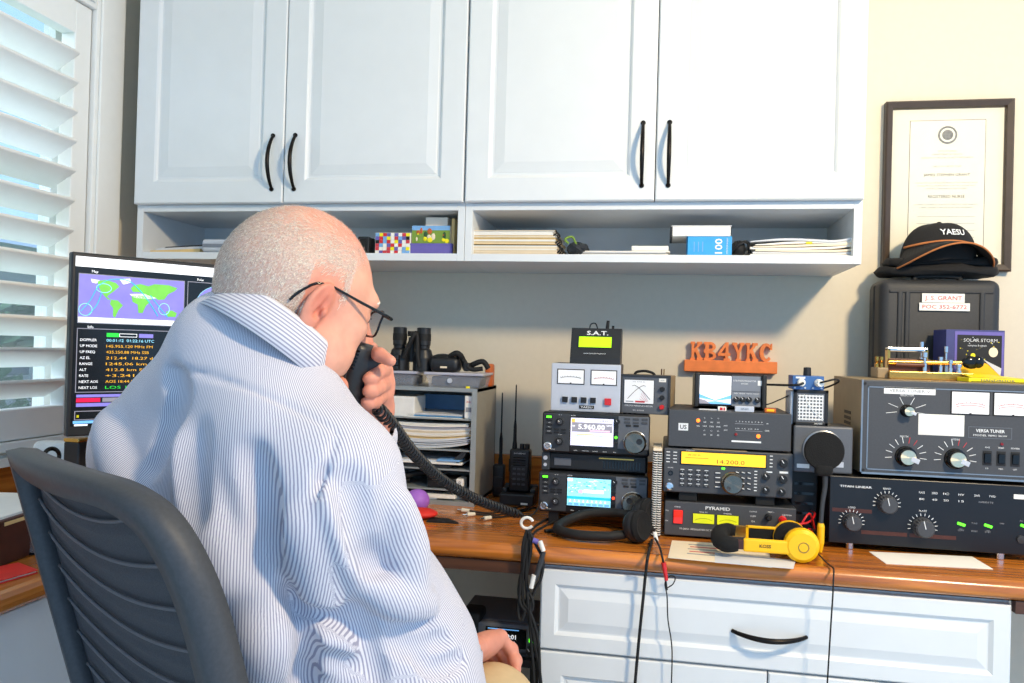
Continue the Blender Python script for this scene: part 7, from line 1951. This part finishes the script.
one(t, 'frame', lambda b: ([b.tube([(s_*.033+.025*math.cos(a), 0, .021+.019*math.sin(a)) for a in np.linspace(0, 2*PI, 25)], .0022, 'black_gloss', 6) for s_ in (-1, 1)], b.tube([(-.009,0,.026),(0,-.002,.030),(.009,0,.026)], .002, 'black_gloss', 6, sub=3)))
for s_ in (-1, 1): one(t, 'temple', lambda b: b.tube([(s_*.058,.002,.028),(s_*.056,.010+.004*s_,.026),(0,.014+.004*s_,.018),(s_*-.052,.016+.004*s_,.004)], .002, 'black_gloss', 6, sub=4))
for s_ in (-1, 1): one(t, 'lens', lambda b: b.cyl((s_*.033,-.0006,.021), (s_*.033,.0006,.021), .024, 'glass_lens', n=24))
q = at(44, 545, Z=ZD); b = MB(); b.plate([(-.05,-.03),(.03,-.03),(.04,.03),(-.04,.035)], .0003, .003, 'paper'); b.plate([(-.02,-.028),(.02,-.028),(.028,.028),(-.012,.03)], .003, .0036, 'olive_green'); solo('leaflet', b, 'white and green leaflet half hidden by the chair back', 'leaflet', (q.x, q.y, ZD))
# ------------------------------------------------------------------ camera, light, view
cd = bpy.data.cameras.new('camera'); co = bpy.data.objects.new('camera', cd); COL.objects.link(co)
cd.sensor_fit = 'HORIZONTAL'; cd.sensor_width = 36; cd.lens = FPX/1024*36; cd.clip_start = .02
mx = Matrix.Identity(4)
for i in range(3):
    mx[i][0] = CR[i]; mx[i][1] = CU[i]; mx[i][2] = -CF[i]; mx[i][3] = CAM_O[i]
co.matrix_world = mx
SC.camera = co
def area(name, loc, target, size, power, rgb, sy=None):
    l = bpy.data.lights.new(name, 'AREA'); l.energy = power; l.color = rgb; l.size = size
    if sy: l.shape = 'RECTANGLE'; l.size_y = sy
    o = bpy.data.objects.new(name, l); COL.objects.link(o); o.location = loc
    o.rotation_euler = (Vector(target)-Vector(loc)).to_track_quat('-Z', 'Y').to_euler()
    return o
area('pendant_lamp_light', (1.15, -1.90, 2.26), (.1, -.3, 1.0), .2, 47, (1.0, .79, .50))
sl = bpy.data.lights.new('daylight', 'SUN'); sl.energy = 4.5; sl.angle = math.radians(50); sl.color = (.78, .90, 1.0)
so = bpy.data.objects.new('daylight', sl); COL.objects.link(so); so.location = (-4, -1.5, 4)
so.rotation_euler = Vector((1.0, .25, -.62)).to_track_quat('-Z', 'Y').to_euler()
wd = bpy.data.worlds.new('world'); SC.world = wd; wd.use_nodes = True
bg = wd.node_tree.nodes['Background']
nt = wd.node_tree
tc = nt.nodes.new('ShaderNodeTexCoord'); sp = nt.nodes.new('ShaderNodeSeparateXYZ'); cr = nt.nodes.new('ShaderNodeValToRGB')
nt.links.new(tc.outputs['Generated'], sp.inputs[0]); nt.links.new(sp.outputs['Z'], cr.inputs[0])
cr.color_ramp.elements[0].position = 0.0; cr.color_ramp.elements[0].color = (.38, .66, 1.0, 1)
cr.color_ramp.elements[1].position = 0.7; cr.color_ramp.elements[1].color = (.36, .62, 1.0, 1)
nt.links.new(cr.outputs[0], bg.inputs[0]); bg.inputs[1].default_value = 1.12
vs = SC.view_settings; SC.display_settings.display_device = 'sRGB'
vs.view_transform = 'Standard'; vs.look = 'None'; vs.exposure = 0.34; vs.gamma = 1.0; vs.use_curve_mapping = False
